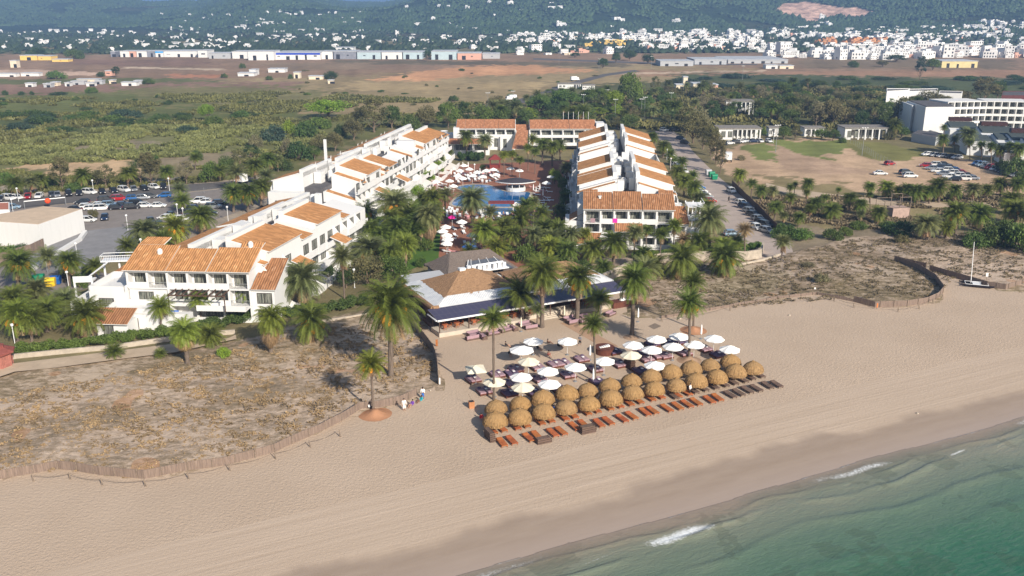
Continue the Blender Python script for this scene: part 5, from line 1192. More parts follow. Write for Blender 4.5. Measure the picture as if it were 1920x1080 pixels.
def restaurant():
    A = P(821, 636, 0); A = (A[0]+.3, A[1]+.4); fr = ((A[0], A[1], 0), R(26.6))
    th = tag(empty('beach_restaurant', (3, 155, 0)), 'beach restaurant with brown thatched roof, white corrugated skirt and long dark panel awning', 'restaurant')
    m = MB(*fr); m.box(0, 16.5, .2, 3.9, 0, .75); m.box(16.5, 24, 1.6, 3.9, 0, .75); m.box(24, 36, .6, 3.9, 0, .75)
    for k in range(4): m.box(19.0, 22.6, 1.6-.4*(k+1), 1.6-.4*k, 0, .75-.18*(k+1)+.01)
    m.build('terrace', mat('terrace_concrete', (.50, .43, .35), .9, .1), th)
    m = MB(*fr); m.box(2, 35, 9.0, 17.5, 0, 3.2); m.box(.5, 35.5, 3.92, 8.98, 0, .72); m.build('wall', mat('brown_wood_wall', (.16, .085, .05), .8, .2, 2), th)
    m = MB(*fr)
    for x in (.15, 5.4, 10.8, 15.9, 20.8, 26, 31, 35.7):
        m.box(x-.07, x+.07, .35, .49, .75 if x > 0 else 0, 2.98)
    for x in (.4, 9, 18, 27, 35): m.box(x-.08, x+.08, 4.0, 4.16, .75, 3.7)
    m.build('post', WOODD, th)
    m = MB(*fr); quadslab(m, ((-.3, .1, 3.0), (36.2, .1, 3.0), (36.0, 4.0, 3.75), (-.5, 4.0, 3.75)), .10); m.build('awning', SOLAR, th)
    m = MB(*fr); m.box(-.32, 36.2, -.05, .08, 2.85, 3.12); m.box(-.6, -.35, .1, 4, 2.95, 3.1); m.build('gutter', METALW, th)
    m = MB(*fr); z0, z1 = 3.85, 4.75
    quadslab(m, ((1.2, 4.0, z0), (36.0, 4.0, z0), (33.5, 6.6, z1), (3.8, 6.6, z1)), .08)
    quadslab(m, ((1.0, 19.5, z0), (1.0, 4.1, z0), (4.4, 6.9, z1+.05), (4.4, 17.5, z1+.05)), .08)
    quadslab(m, ((34.0, 6.2, z1-.1), (36.2, 4.2, z0), (36.2, 14, z0), (33.8, 14, z1)), .08)
    m.build('skirt_roof', CORR, th)
    m = MB(*fr); m.tube((.6, 4.3, 3.8), (.6, 19.6, 3.8), .42, n=8); m.tube((.6, 4.3, 3.8), (1.6, 4.2, 3.8), .42, n=8); m.build('straw_edge', THATCH, th)
    m = MB(*fr); thatch_hip(m, 3.6, 17.5, 6.3, 17.6, 4.7, ((9.2, 12.3), (11.6, 12.3)), 7.3); m.build('thatched_roof', THATCH, th)
    m = MB(*fr); thatch_hip(m, 18.3, 34.5, 6.4, 16.0, 4.7, ((22.5, 11.8), (30.0, 11.4)), 6.6, seed=3); m.build('thatched_roof', THATCH, th)
    m = MB(*fr); m.box(8.9, 10.0, 12.0, 13.0, 7.1, 7.55); m.build('skylight', METALW, th)
    m = MB(*fr)
    for k in range(9): m.box(12.0+k*1.05, 12.7+k*1.05, 17.9+.2*(k % 3), 18.8, 4.8, 5.7+.25*(k % 2))
    m.box(11.5, 21.5, 17.8, 19.2, 4.6, 4.8); m.tube((14, 18.4, 5.8), (20.5, 18.4, 5.9), .18); m.build('vent_unit', METALW, th)
    # lean-to roofs at the left and the grey thatch behind
    m = MB(*fr); m.box(2.5, 9, 19.6, 24.2, 0, 3.3); m.build('wall', WOODD, th)
    m = MB(*fr); quadslab(m, ((2.2, 19.8, 3.5), (10, 19.8, 3.5), (10, 24.4, 3.9), (2.2, 24.4, 3.9)), .1); m.build('lean_to_roof', GREYW, th)
    m = MB(*fr); m.box(10.2, 23.5, 20.0, 31, 0, 3.4); m.build('wall', GREYW, th)
    m = MB(*fr); thatch_hip(m, 9.6, 25.0, 19.6, 31.5, 3.5, ((13.5, 27.5), (21.5, 26.5)), 6.3, seed=5); m.build('thatched_roof', THATCHG, th)
    m = MB(*fr); quadslab(m, ((13.4, 19.7, 3.95), (23.5, 19.7, 3.95), (21.3, 23.4, 5.2), (15.6, 23.4, 5.2)), .12); m.build('glazed_roof', mat('dark_glass_roof', (.10, .11, .13), .3), th)
    m = MB(*fr)
    for k in range(4): m.tube((14.5+k*2.3, 19.7, 4.2), (16.2+k*1.6, 23.6, 5.5), .06)
    m.tube((13.4, 19.6, 4.1), (15.6, 23.5, 5.5), .08); m.build('roof_bar', METALW, th)
    return fr
RFR = restaurant()
def loc(fr, x, y, z=0):
    c, s = math.cos(fr[1]), math.sin(fr[1]); return (fr[0][0]+x*c-y*s, fr[0][1]+x*s+y*c, z)
def make_chair():
    t = empty('chair'); tag(t, '-', 'chair', 'wooden chairs under the restaurant awning')
    m = MB(); m.box(-.23, .23, -.23, .23, .43, .47); m.build('seat', WOODO, t)
    m = MB(); m.box(-.23, .23, .19, .23, .48, .9); m.build('backrest', WOODO, t)
    for a in (-.2, .2):
        for b in (-.2, .2): m = MB(); m.box(a-.025, a+.025, b-.025, b+.025, 0, .43); m.build('leg', WOODO, t)
    return t
def make_table():
    t = empty('table'); tag(t, '-', 'table', 'wooden tables under the restaurant awning')
    m = MB(); m.box(-.5, .5, -.4, .4, .72, .76); m.build('tabletop', WOODO, t)
    for a in (-.44, .44):
        for b in (-.34, .34): m = MB(); m.box(a-.03, a+.03, b-.03, b+.03, 0, .72); m.build('leg', WOODO, t)
    return t
def ordinal(i):
    w_ = ['leftmost', 'second', 'third', 'fourth', 'fifth', 'sixth', 'seventh', 'eighth', 'ninth', 'tenth', 'eleventh', 'twelfth', 'thirteenth', 'fourteenth', 'fifteenth']
    return w_[i] if i < 15 else '%d%s' % (i+1, {1: 'st', 2: 'nd', 3: 'rd'}.get((i+1) % 10 if (i+1) % 100 not in (11, 12, 13) else 0, 'th'))
def name_row(objs, fmt):
    """ordinal labels by place from left to right in the view"""
    objs = sorted(objs, key=lambda o: px_of(*o.location)[0])
    for i, o in enumerate(objs): o['label'] = fmt.replace('#', ordinal(i)) if i else fmt.replace('#', 'leftmost').replace('leftmost from the left', 'leftmost')
ch, tb = make_chair(), make_table(); CH = []; TB = []
for i, x in enumerate((1.8, 3.9, 7.0, 9.2, 12.4, 14.6, 17.6, 26.6, 29.0, 32.6)):
    t = place(tb, i == 0, loc(RFR, x, 2.2, .751), RFR[1]); TB.append(t)
    for k, (dx, dy, a) in enumerate(((-.25, -.75, math.pi), (.25, .75, 0), (.95, 0, -math.pi/2))):
        CH.append(place(ch, i == 0 and k == 0, loc(RFR, x+dx, 2.2+dy, .751), RFR[1]+a+random.uniform(-.15, .15)))
name_row(TB, 'small wooden restaurant table under the awning, # from the left'); name_row(CH, 'orange wooden chair under the awning, # from the left')

# ---------------------------------------------------------------- beach furniture
def make_umbrella(cloth, rad, square=False, nm='parasol'):
    t = empty(nm); n = 4 if square else 8; m = MB(); h = 2.25; a0 = math.pi/4 if square else 0.2
    if square: rad *= 1.2
    ringp = []
    for f, z in ((0, .62), (.3, .47), (.65, .25), (1, 0)):
        rg = []
        for i in range(n*4):
            a = a0+2*math.pi*i/(n*4); seg = 2*math.pi/n; loc_a = (a-a0) % seg-seg/2
            rr = rad*f*math.cos(seg/2)/math.cos(loc_a); sag = .05*f*(math.cos(loc_a*n)*.5+.5) if not square else .04*f*(math.cos(loc_a*n)*.5+.5)
            rg.append((rr*math.cos(a), rr*math.sin(a), h+z-sag))
        ringp.append(rg)
    for k in range(3):
        for i in range(n*4):
            j = (i+1) % (n*4); q = [ringp[k+1][i], ringp[k+1][j], ringp[k][j], ringp[k][i]]
            m.face(q[:3] if k == 0 else q)
    for i in range(n*4):
        j = (i+1) % (n*4); a, b = ringp[3][i], ringp[3][j]; m.face([(a[0], a[1], a[2]-.12), (b[0], b[1], b[2]-.12), b, a])
    for i in range(n):  # seams over the ribs
        a = a0+2*math.pi*i/n; c, s = math.cos(a), math.sin(a)
        m.path([(0, 0, h+.64), (rad*.65*c, rad*.65*s, h+.26), (rad*c, rad*s, h+.01)], [.018]*3, 4)
    m.build('canopy', cloth, t)
    m = MB(); m.tube((0, 0, 0), (0, 0, h+.7), .035, n=8); m.build('pole', METALW if not square else POST, t)
    m = MB(); m.lathe([(0, 0), (.3, 0), (.3, .07), (.06, .1), (.06, .3), (0, .3)], 12); m.build('base', METALG, t)
    m = MB()
    for i in range(n):
        a = a0+2*math.pi*i/n; m.tube((0, 0, h-.15), (rad*.6*math.cos(a), rad*.6*math.sin(a), h+.24), .012, n=4)
    m.build('rib', METALG, t)
    return tag(t, '-', 'parasol')
def make_folded(cloth=CANVASW):
    t = empty('folded_parasol'); m = MB(); m.lathe([(.05, .75), (.17, .95), (.15, 1.6), (.1, 2.3), (0, 2.65)], 10); m.build('canopy', cloth, t)
    m = MB(); m.tube((0, 0, 0), (0, 0, 2.7), .03); m.build('pole', METALG, t)
    m = MB(); m.lathe([(0, 0), (.28, 0), (.28, .07), (0, .1)], 12); m.build('base', METALG, t); return tag(t, '-', 'parasol')
UW, UC, US, UB = make_umbrella(CANVASW, 1.62), make_umbrella(CANVASC, 1.62), make_umbrella(CANVASC, 1.6, True), make_umbrella(CANVASW, 1.9)
first = {}
def put(proto, xy, rz=0, s=1.0, z=0.035):
    f = proto.name not in first; first[proto.name] = 1
    return place(proto, f, (xy[0], xy[1], z), rz, s)
umb = [(1000, 640), (1064, 640), (1027, 696), (1079, 688), (977, 707), (1030, 720), (1133, 677), (1228, 685), (1187, 647), (1231, 636), (1222, 656), (1262, 650), (1273, 631), (1302, 646), (1339, 635), (1368, 655)]
L = [put(UW, P(x, y, 2.3), random.uniform(0, .7)) for x, y in umb]
for o in L: tag(o, None, None, 'white octagonal parasols over the daybeds')
name_row(L, 'white octagonal parasol open over the beach daybeds, # of the white ones from the left')
L = [put(UC, P(x, y, 2.3), random.uniform(0, .7)) for x, y in ((991, 678), (927, 716), (980, 726), (1183, 666))]
for o in L: tag(o, None, None, 'cream octagonal parasols over the daybeds')
name_row(L, 'cream octagonal parasol among the white ones, # of the cream ones from the left')
tag(put(UB, P(978, 656, 2.3), .3), 'largest white parasol standing alone on the sand before the restaurant')
tag(put(US, P(892, 692, 2.3), R(12)), 'square cream parasol at the left end of the daybeds')
FU = make_folded()
L = [put(FU, P(x, y)) for x, y in ((1106, 676), (1112, 722), (1196, 604), (1314, 636))]
FC = make_folded(CANVASC); L += [put(FC, P(x, y)) for x, y in ((977, 622), (1058, 600), (1126, 598))]
for o in L: tag(o, None, None, 'folded parasols')
name_row(L, 'folded parasol standing closed on the beach, # of the closed ones from the left')

def make_thatch(seed):
    random.seed(seed); t = empty('straw_parasol'); m = MB(); N = 56
    prof = [(0, 2.62), (.28, 2.56), (.62, 2.42), (1.05, 2.14), (1.36, 1.80), (1.52, 1.42), (1.58, 1.10)]
    rings = []
    for k, (r, z) in enumerate(prof):
        rg = []
        for i in range(N):
            a = 2*math.pi*i/N; j = (random.uniform(-.035, .035) if i % 2 else random.uniform(-.01, .05))*min(1, k/3); zz = z+(random.uniform(-.12, .06) if k == 6 else 0)
            rg.append(((r+j)*math.cos(a), (r+j)*math.sin(a), zz))
        rings.append(rg)
    for k in range(6):
        for i in range(N):
            j = (i+1) % N; q = [rings[k+1][i], rings[k+1][j], rings[k][j], rings[k][i]]; m.face(q[:3] if k == 0 else q)
    for i in range(420):   # loose straws
        a = random.random()*6.283; k = random.choice((3, 4, 4, 5, 5, 5)); r0, z0 = prof[k]; r1, z1 = prof[min(6, k+1)]
        c, s = math.cos(a), math.sin(a); w_ = .018; o = random.uniform(.02, .07); dz = random.uniform(-.25, .05); dr = random.uniform(-.02, .05)
        m.face([((r0+o)*c-s*w_, (r0+o)*s+c*w_, z0), ((r0+o)*c+s*w_, (r0+o)*s-c*w_, z0), ((r1+o+dr)*c+s*w_*.3, (r1+o+dr)*s-c*w_*.3, z1+dz), ((r1+o+dr)*c-s*w_*.3, (r1+o+dr)*s+c*w_*.3, z1+dz)])
    m.build('straw_dome', STRAW, t)
    m = MB(); m.lathe([(.22, 2.55), (.16, 2.7), (.05, 2.74), (0, 2.75)], 12); m.lathe([(.24, 2.56), (.27, 2.6), (.2, 2.63)], 12); m.build('cap', STRAW, t)
    m = MB(); m.tube((0, 0, 0), (0, 0, 2.5), .05, n=8); m.build('pole', POST, t); return tag(t, '-', 'straw parasol')
TH = [make_thatch(i) for i in (1, 2, 3)]
fr_ = [(929, 783), (974, 776), (1019, 767), (1062, 758), (1105, 751), (1146, 741), (1187, 731), (1227, 723), (1268, 717), (1305, 709), (1345, 701), (1379, 693), (1413, 686)]
bk_ = [(931, 759), (976, 751), (1018, 743), (1063, 734), (1102, 726), (1144, 718), (1184, 709), (1222, 701), (1259, 694), (1296, 687), (1332, 680), (1370, 673)]
L1 = [put(TH[i % 3], P(x, y, 1.9), i*1.3) for i, (x, y) in enumerate(fr_)]; L2 = [put(TH[(i+1) % 3], P(x, y, 1.9), i*1.7) for i, (x, y) in enumerate(bk_)]
for o in L1+L2: o.rotation_euler.x = random.uniform(-.05, .05); o.rotation_euler.y = random.uniform(-.05, .05); q_ = random.uniform(.93, 1.06); o.scale = (q_, q_*random.uniform(.96, 1.04), q_)
for o in L1+L2: tag(o, None, None, 'straw dome parasols in two rows')
name_row(L1, 'domed golden straw parasol in the row nearest the sea, # from the left'); name_row(L2, 'domed golden straw parasol in the row further from the sea, # from the left')

def make_lounger(wood):
    t = empty('sun_lounger'); tag(t, '-', 'sun lounger')
    m = MB(); m.box(-.36, -.30, -1, 1, .24, .32); m.box(.30, .36, -1, 1, .24, .32); m.box(-.30, .30, -1, -.94, .24, .32); m.box(-.3, .3, .94, 1, .24, .32); m.build('frame', wood, t)
    m = MB()
    for k in range(13): m.box(-.30, .30, -.93+k*.096, -.86+k*.096, .28, .325)
    m.build('seat', wood, t)
    m = MB()
    for k in range(6): m.box(-.30, .30, .34+k*.098, .415+k*.098, .285+k*.018, .33+k*.018)
    m.build('backrest', wood, t)
    for a in (-.33, .33):
        for b in (-.85, .8): m = MB(); m.box(a-.03, a+.03, b-.04, b+.04, 0, .24); m.build('leg', wood, t)
    return t
LO, LG = make_lounger(WOODO), make_lounger(WOODG)
B = [(941, 829), (959, 825), (991, 820), (1006, 816), (1036, 811), (1052, 808), (1077, 799), (1094, 795), (1123, 793), (1140, 789), (1166, 784), (1184, 779), (1209, 772), (1223, 769), (1250, 765), (1270, 761), (1288, 757), (1305, 753), (1330, 749), (1345, 745)]
Bg = [(1369, 739.5), (1385, 735.5), (1401, 730.6), (1418, 727.6), (1439, 722), (1456, 720)]
A_ = []
for x, y in ((931, 804), (976, 796), (1021, 787), (1065, 779), (1107, 769), (1149, 760), (1187, 752), (1227, 743), (1277, 737)): A_ += [(x-9, y+2), (x+9, y-2)]
Ag = []
for x, y in ((1308, 729), (1346, 721), (1382, 713), (1414, 704)): Ag += [(x-9, y+2), (x+9, y-2)]
def rowput(pr, pts, fmt, grp):
    Ls = [put(pr, P(x, y, .3), ROW+random.uniform(-.07, .07), 1.14) for x, y in pts]
    for o in Ls: tag(o, None, None, grp)
    name_row(Ls, fmt)
rowput(LO, B, 'orange lounger in the open row nearest the sea, # from left', 'orange loungers in the open row')
rowput(LO, A_, 'orange lounger at the foot of the straw parasols, # from left', 'orange loungers under the straw parasols')
rowput(LG, Bg, 'grey brown lounger at right end of the open row, # of six', 'grey brown loungers in the open row')
rowput(LG, Ag+[(1262, 741)], 'grey lounger by the straw parasols, # of the grey ones from the left', 'grey brown loungers under the straw parasols')
for i, (x, y, n, w_, ln, lab) in enumerate(((918, 824, 5, .75, 2.0, 'tall stack of grey brown lounger frames at the left end of the rows'), (1019, 830, 3, 2.0, .8, 'low wide stack of grey brown lounger frames in front of the left loungers'), (1102, 811, 4, 2.1, .8, 'stack of grey brown lounger frames between the fourth and fifth pairs'), (1180, 690, 6, .8, 2.0, 'dark stack of loungers behind the straw parasols'))):
    q = P(x, y); t = tag(empty('lounger_stack', (q[0], q[1], .035)), lab, 'lounger stack'); t.rotation_euler.z = ROW
    for k in range(n):
        m = MB(); j = random.uniform(-.05, .05); s_ = 1-.25*(k == n-1)
        for e in range(9): m.box(-w_/2+j, (w_/2)*s_+j, -ln/2+e*ln/9+.01, -ln/2+(e+1)*ln/9-.01, k*.27+.06, k*.27+.16)
        m.box(-w_/2+j, w_/2*s_+j, -ln/2, ln/2, k*.27, k*.27+.07); m.box(-w_/2+j, -w_/2+.06+j, -ln/2, ln/2, k*.27+.16, k*.27+.2); m.box(w_/2*s_-.06+j, w_/2*s_+j, -ln/2, ln/2, k*.27+.16, k*.27+.2)
        o = m.build('lounger_frame', WOODG if i < 3 else WOODD); par(o, t)

def make_daybed(cush):
    t = empty('daybed'); tag(t, '-', 'daybed')
    m = MB(); m.box(-.95, .95, -1.02, 1.02, .12, .36); m.build('frame', WOODR, t)
    for a in (-.85, .85):
        for b in (-.92, .92): m = MB(); m.box(a-.05, a+.05, b-.05, b+.05, 0, .12); m.build('leg', WOODR, t)
    m = MB()
    for x0, x1 in ((-.93, -.02), (.02, .93)): m.hexa([(x0, -1, .36), (x1, -1, .36), (x1, 1, .36), (x0, 1, .36)], [(x0+.04, -.96, .54), (x1-.04, -.96, .54), (x1-.04, .96, .56), (x0+.04, .96, .56)])
    m.build('mattress', cush, t)
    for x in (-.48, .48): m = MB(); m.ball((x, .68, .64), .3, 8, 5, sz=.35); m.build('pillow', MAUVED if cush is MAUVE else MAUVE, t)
    m = MB(); m.box(.15, .5, -.1, .3, .57, .63); m.build('towel', CANVASW, t)
    return t
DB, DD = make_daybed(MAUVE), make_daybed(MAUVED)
db = [(887, 711), (908, 733), (932, 702), (967, 692), (1007, 688), (1040, 683), (1056, 680), (1090, 673), (1012, 711), (1065, 703), (960, 719), (1117, 692), (1162, 683), (1212, 673), (1247, 667), (1283, 662), (1322, 654), (1235, 667)]
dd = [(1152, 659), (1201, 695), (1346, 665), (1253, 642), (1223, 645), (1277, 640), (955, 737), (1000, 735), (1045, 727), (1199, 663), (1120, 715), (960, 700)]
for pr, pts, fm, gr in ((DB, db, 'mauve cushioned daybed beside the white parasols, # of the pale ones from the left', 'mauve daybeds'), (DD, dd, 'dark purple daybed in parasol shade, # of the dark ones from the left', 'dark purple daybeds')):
    Ls = [put(pr, P(x, y, .35), ROW-.0+random.uniform(-.05, .05)) for x, y in pts]
    for o in Ls: tag(o, None, None, gr)
    name_row(Ls, fm)
# sofas on the sand before the restaurant
def make_sofa(n=2.2):
    t = empty('sofa'); tag(t, '-', 'sofa', 'lounge sofas before the restaurant')
    m = MB(); m.box(-n/2, n/2, -.45, .45, .05, .32); m.build('frame', WOODG, t)
    m = MB(); m.box(-n/2+.05, n/2-.05, -.42, .25, .32, .48); m.build('cushion', MAUVE, t)
    m = MB(); m.hexa([(-n/2, .25, .32), (n/2, .25, .32), (n/2, .45, .32), (-n/2, .45, .32)], [(-n/2, .33, .85), (n/2, .33, .85), (n/2, .47, .85), (-n/2, .47, .85)]); m.build('backrest', MAUVE, t)
    for a in (-1, 1): m = MB(); m.box(min(a*n/2, a*(n/2-.15)), max(a*n/2, a*(n/2-.15)), -.45, .45, .32, .62); m.build('armrest', WOODG, t)
    return t
SO = make_sofa(); L = []
for x, y, a in ((888, 630, .1), (905, 634, 1.5), (885, 637, 3.2), (925, 628, 0), (948, 622, .2), (962, 618, 1.6), (985, 612, .1), (995, 617, 3.1), (1068, 602, .2), (1075, 607, 3.2), (1098, 598, 0), (1145, 592, .4), (1090, 606, 1.5)):
    L.append(put(SO, P(x, y), RFR[1]+a))
name_row(L, 'low mauve lounge sofa on the sand before the restaurant, # from the left')
# round bar counter and small things on the sand
def bin_():
    q = P(884, 765); t = tag(empty('waste_bin', (q[0], q[1], .035), .3), 'orange brown wooden waste bin on the sand at the left end of the straw parasols', 'bin')
    m = MB(); m.hexa([(-.35, -.3, 0), (.35, -.3, 0), (.35, .3, 0), (-.35, .3, 0)], [(-.38, -.33, .95), (.38, -.33, .95), (.38, .33, .95), (-.38, .33, .95)]); m.build('body', mat('orange_wood', (.45, .2, .09), .7), t)
    m = MB(); m.box(-.3, .3, -.26, .26, .951, 1.0); m.build('opening', DARK, t); m = MB(); m.tube((.1, .2, 1), (-.3, .3, 1.9), .03); m.build('handle', POST, t)
bin_()
def counter():
    q = P(1133, 662); t = tag(empty('bar_counter', (q[0], q[1], .035), ROW), 'round red brown wooden service counter with white towels among the parasols', 'counter')
    m = MB(); m.lathe([(0, 0), (1.5, 0), (1.5, .95), (1.62, .95), (1.62, 1.02), (0, 1.02)], 20); m.build('counter', WOODR, t)
    m = MB()
    for k in range(5): m.box(-.9+k*.36, -.62+k*.36, -.3, .2, 1.021, 1.1+.04*k)
    m.build('towel_stack', CANVASW, t)
    q = P(1172, 573); t = tag(empty('bar_counter', (q[0], q[1], .035), RFR[1]), 'red brown wooden bar at the right end of the restaurant with white covers', 'counter')
    m = MB(); m.box(-3, 2, -.8, .8, 0, 1.05); m.box(-3.1, 2.1, -.9, .9, 1.05, 1.12); m.build('counter', WOODR, t)
    m = MB(); m.lathe([(.9, 0), (.7, .4), (0, .6)], 10, (1, 0, 1.12)); m.lathe([(.6, 0), (.5, .3), (0, .45)], 10, (-.6, .1, 1.12)); m.build('cover', CANVASW, t)
counter()
MOUNDS2 = asphalt('boardwalk_sand', (.45, .29, .19))
# walking boards and orange earth mounds
for px_, nm, mt in (([(1050, 606), (1075, 603), (1160, 650), (1135, 655)], 'path', MOUNDS2), ([(1215, 612), (1228, 606), (1240, 612), (1226, 618)], 'path', POST)):
    sheet(nm, px_, .042, mt)
MOUNDR = asphalt('rusty_earth', (.42, .215, .12)); MOUNDS = asphalt('brown_sand', (.36, .24, .16))
def mound(px, py, r, h, label):
    q = P(px, py); x = np.linspace(-1, 1, 40); X, Y = np.meshgrid(x, x); rr = np.hypot(X, Y)
    Z = h*np.exp(-(rr/.42)**2)*(1+.5*(fbm(X*4+px, Y*4, 3)-.5))-.03-.05*(rr > .95)
    idx = np.arange(1600).reshape(40, 40); F = np.stack([idx[:-1, :-1], idx[:-1, 1:], idx[1:, 1:], idx[1:, :-1]], -1).reshape(-1, 4)
    Vv = np.stack([X*r, Y*r, Z], -1).reshape(-1, 3); keep = [f for f in F if Vv[f, 2].max() > .0]
    o = np_mesh('earth_mound', Vv, np.array(keep), MOUNDR if px in (703, 1300) else MOUNDS, smooth=True); o.location = (q[0], q[1], .035)
    me = o.data; tag(o, kind='structure')
mound(703, 777, 3.0, .7, ''); mound(1300, 620, 3.0, .7, ''); mound(1183, 633, 2.0, .35, ''); mound(1088, 612, 1.8, .35, ''); mound(1292, 676, 2.6, .6, '')

# ---------------------------------------------------------------- reed fences, rope posts
REED = None
def reedmat():
    g = NT('reed_screen'); co = g.co(); f = g.noise(co, 1, 4, .6, 0, (9, 9, .6)); f2 = g.noise(co, .5, 3)
    c = g.ramp(f, [(.3, (.13, .095, .075)), (.7, (.29, .215, .17))]); c = g.mix(g.math('MULTIPLY', f2, .35), c, (.16, .11, .09)); g.l(c, g.b.inputs['Base Color']); g.b.inputs['Roughness'].default_value = .95; g.bump(f, .6, .03); return g.m
REED = reedmat()
def fence(px, h, label, name='reed_fence', mt=None, th_=.07, posts=2.5, wave=.12):
    W = [P(a, b) for a, b in px]; pts = []
    for i in range(len(W)-1):
        a, b = Vector(W[i]), Vector(W[i+1]); k = max(1, int((b-a).length/.8)); pts += [a+(b-a)*j/k for j in range(k)]
    pts.append(Vector(W[-1])); t = tag(empty(name, (pts[0].x, pts[0].y, 0)), label, 'fence')
    m = MB()
    for i in range(len(pts)-1):
        a, b = pts[i], pts[i+1]; d = (b-a).normalized(); n = Vector((-d.y, d.x))*th_/2
        ha = h+wave*(vnoise(i*.37, 3.3)-.5); hb = h+wave*(vnoise((i+1)*.37, 3.3)-.5)
        m.hexa([(a.x-n.x, a.y-n.y, -.1), (b.x-n.x, b.y-n.y, -.1), (b.x+n.x, b.y+n.y, -.1), (a.x+n.x, a.y+n.y, -.1)], [(a.x-n.x, a.y-n.y, ha), (b.x-n.x, b.y-n.y, hb), (b.x+n.x, b.y+n.y, hb), (a.x+n.x, a.y+n.y, ha)])
    m.build('screen', mt or REED, t); step = max(1, int(posts/.8))
    q = [pts[i] for i in range(0, len(pts), step)][:90]
    pm = MB()
    for p in q: pm.tube((p.x+.06, p.y-.08, -.1), (p.x+.06, p.y-.08, h+.15), .05, n=6)
    pm.build('post', POST, t); return t
fence([(-300, 925), (0, 899), (62, 888), (108, 880), (133, 882), (187, 891), (271, 898), (352, 883), (428, 872), (515, 848), (537, 837), (600, 810), (640, 790), (675, 769), (712, 765), (750, 757), (782, 742)], 1.15, 'long reed fence curving between the left dune and the open beach')
fence([(822, 722), (820, 690), (812, 662), (795, 640), (777, 618), (765, 600)], 1.5, 'dark reed fence running from the beach up to the restaurant left side')
fence([(1600, 566), (1640, 577), (1700, 575), (1740, 568), (1758, 560), (1769, 547), (1752, 524), (1720, 505), (1684, 492)], 1.2, 'curved reed fence around the right dune tip')
fence([(1676, 490), (1735, 505)], 1.3, 'short reed fence beside the gap in the right dune'); fence([(1742, 507), (1800, 524), (1850, 538), (1885, 544), (1915, 535)], 1.2, 'reed fence behind the beached catamaran')
fence([(1240, 597), (1300, 588), (1360, 577), (1450, 562), (1530, 552), (1600, 566)], .55, 'low brushwood fence along the front of the right dune', mt=REED, wave=.25)
fence([(0, 496), (60, 478), (84, 466)], 2.4, 'brown wooden fence beside the white hall', name='wooden_fence')
fence([(1372, 350), (1400, 378), (1425, 402), (1448, 428), (1462, 440)], 2.0, 'tall dark screen along the right edge of the right hand road', name='screen_fence', mt=WOODD)
fence([(785, 592), (768, 572), (760, 550)], 2.2, 'dark slatted fence at the left corner of the restaurant', name='wooden_fence', mt=WOODD)
POSTS = [(62, 900), (131, 897), (191, 908), (272, 910), (353, 896), (430, 880), (516, 858), (581, 836), (637, 816), (1240, 600), (1289, 597), (1368, 580), (1450, 566), (1563, 562), (1600, 574), (1683, 582), (1722, 577), (1748, 566), (1766, 556)]
def rope_post():
    t = empty('rope_post'); tag(t, '-', 'post', 'short rope posts before the reed fences'); m = MB(); m.tube((0, 0, -.1), (0, 0, .95), .05); m.build('stake', POST, t)
    m = MB(); m.tube((.25, -.1, -.1), (0, 0, .8), .045); m.build('brace', POST, t); return t
rp = rope_post(); L = [put(rp, P(x, y+3), random.uniform(-.4, .4)) for x, y in POSTS]; name_row(L, 'short braced rope post in front of the reed fence, # from the left')
def ropes(pts, lab):
    m = MB(); W = [P(x, y+3) for x, y in pts]
    for a, b in zip(W[:-1], W[1:]):
        q = [(a[0]+(b[0]-a[0])*k/6, a[1]+(b[1]-a[1])*k/6, .85-.3*math.sin(math.pi*k/6)) for k in range(7)]; m.path(q, [.028]*7, 5)
    tag(m.build('rope', POST), lab, 'rope')
ropes(POSTS[:9], 'slack rope strung between the posts in front of the left dune fence'); ropes(POSTS[9:], 'slack rope strung between the posts around the right dune')
def wall_line(px, h, w_, label, mt=STONE, z=0):
    W = [P(a, b) for a, b in px]; m = MB()
    for i in range(len(W)-1):
        a, b = Vector(W[i]), Vector(W[i+1]); d = (b-a).normalized(); n = Vector((-d.y, d.x))*w_/2; e = d*w_*.25
        if i % 2: hh = h-.003
        else: hh = h
        q = [a-n-e, b-n+e, b+n+e, a+n-e]; m.prism([tuple(p) for p in q], z, hh)
    return tag(m.build('wall', mt), label, 'wall')
wall_line([(-300, 740), (30, 672), (120, 663), (210, 655), (300, 642), (380, 631), (440, 626)], .75, .35, 'low pale wall below the clipped hedge on the left', mt=STONE)
wall_line([(555, 612), (640, 600), (700, 590), (760, 580)], .5, .3, 'low wall edge below the hedge right of the left block', mt=STONE)
wall_line([(1130, 532), (1180, 508), (1235, 492), (1310, 488), (1400, 488), (1426, 484), (1430, 470)], 2.0, .4, 'pale stone garden wall in front of the right apartment block')
wall_line([(1385, 500), (1430, 490), (1462, 480)], .6, .3, 'low stone kerb wall beside the end of the right road')
wall_line([(62, 507), (90, 488), (150, 452), (160, 438)], .8, .9, 'white retaining edge of the sports court', mt=WHITE)

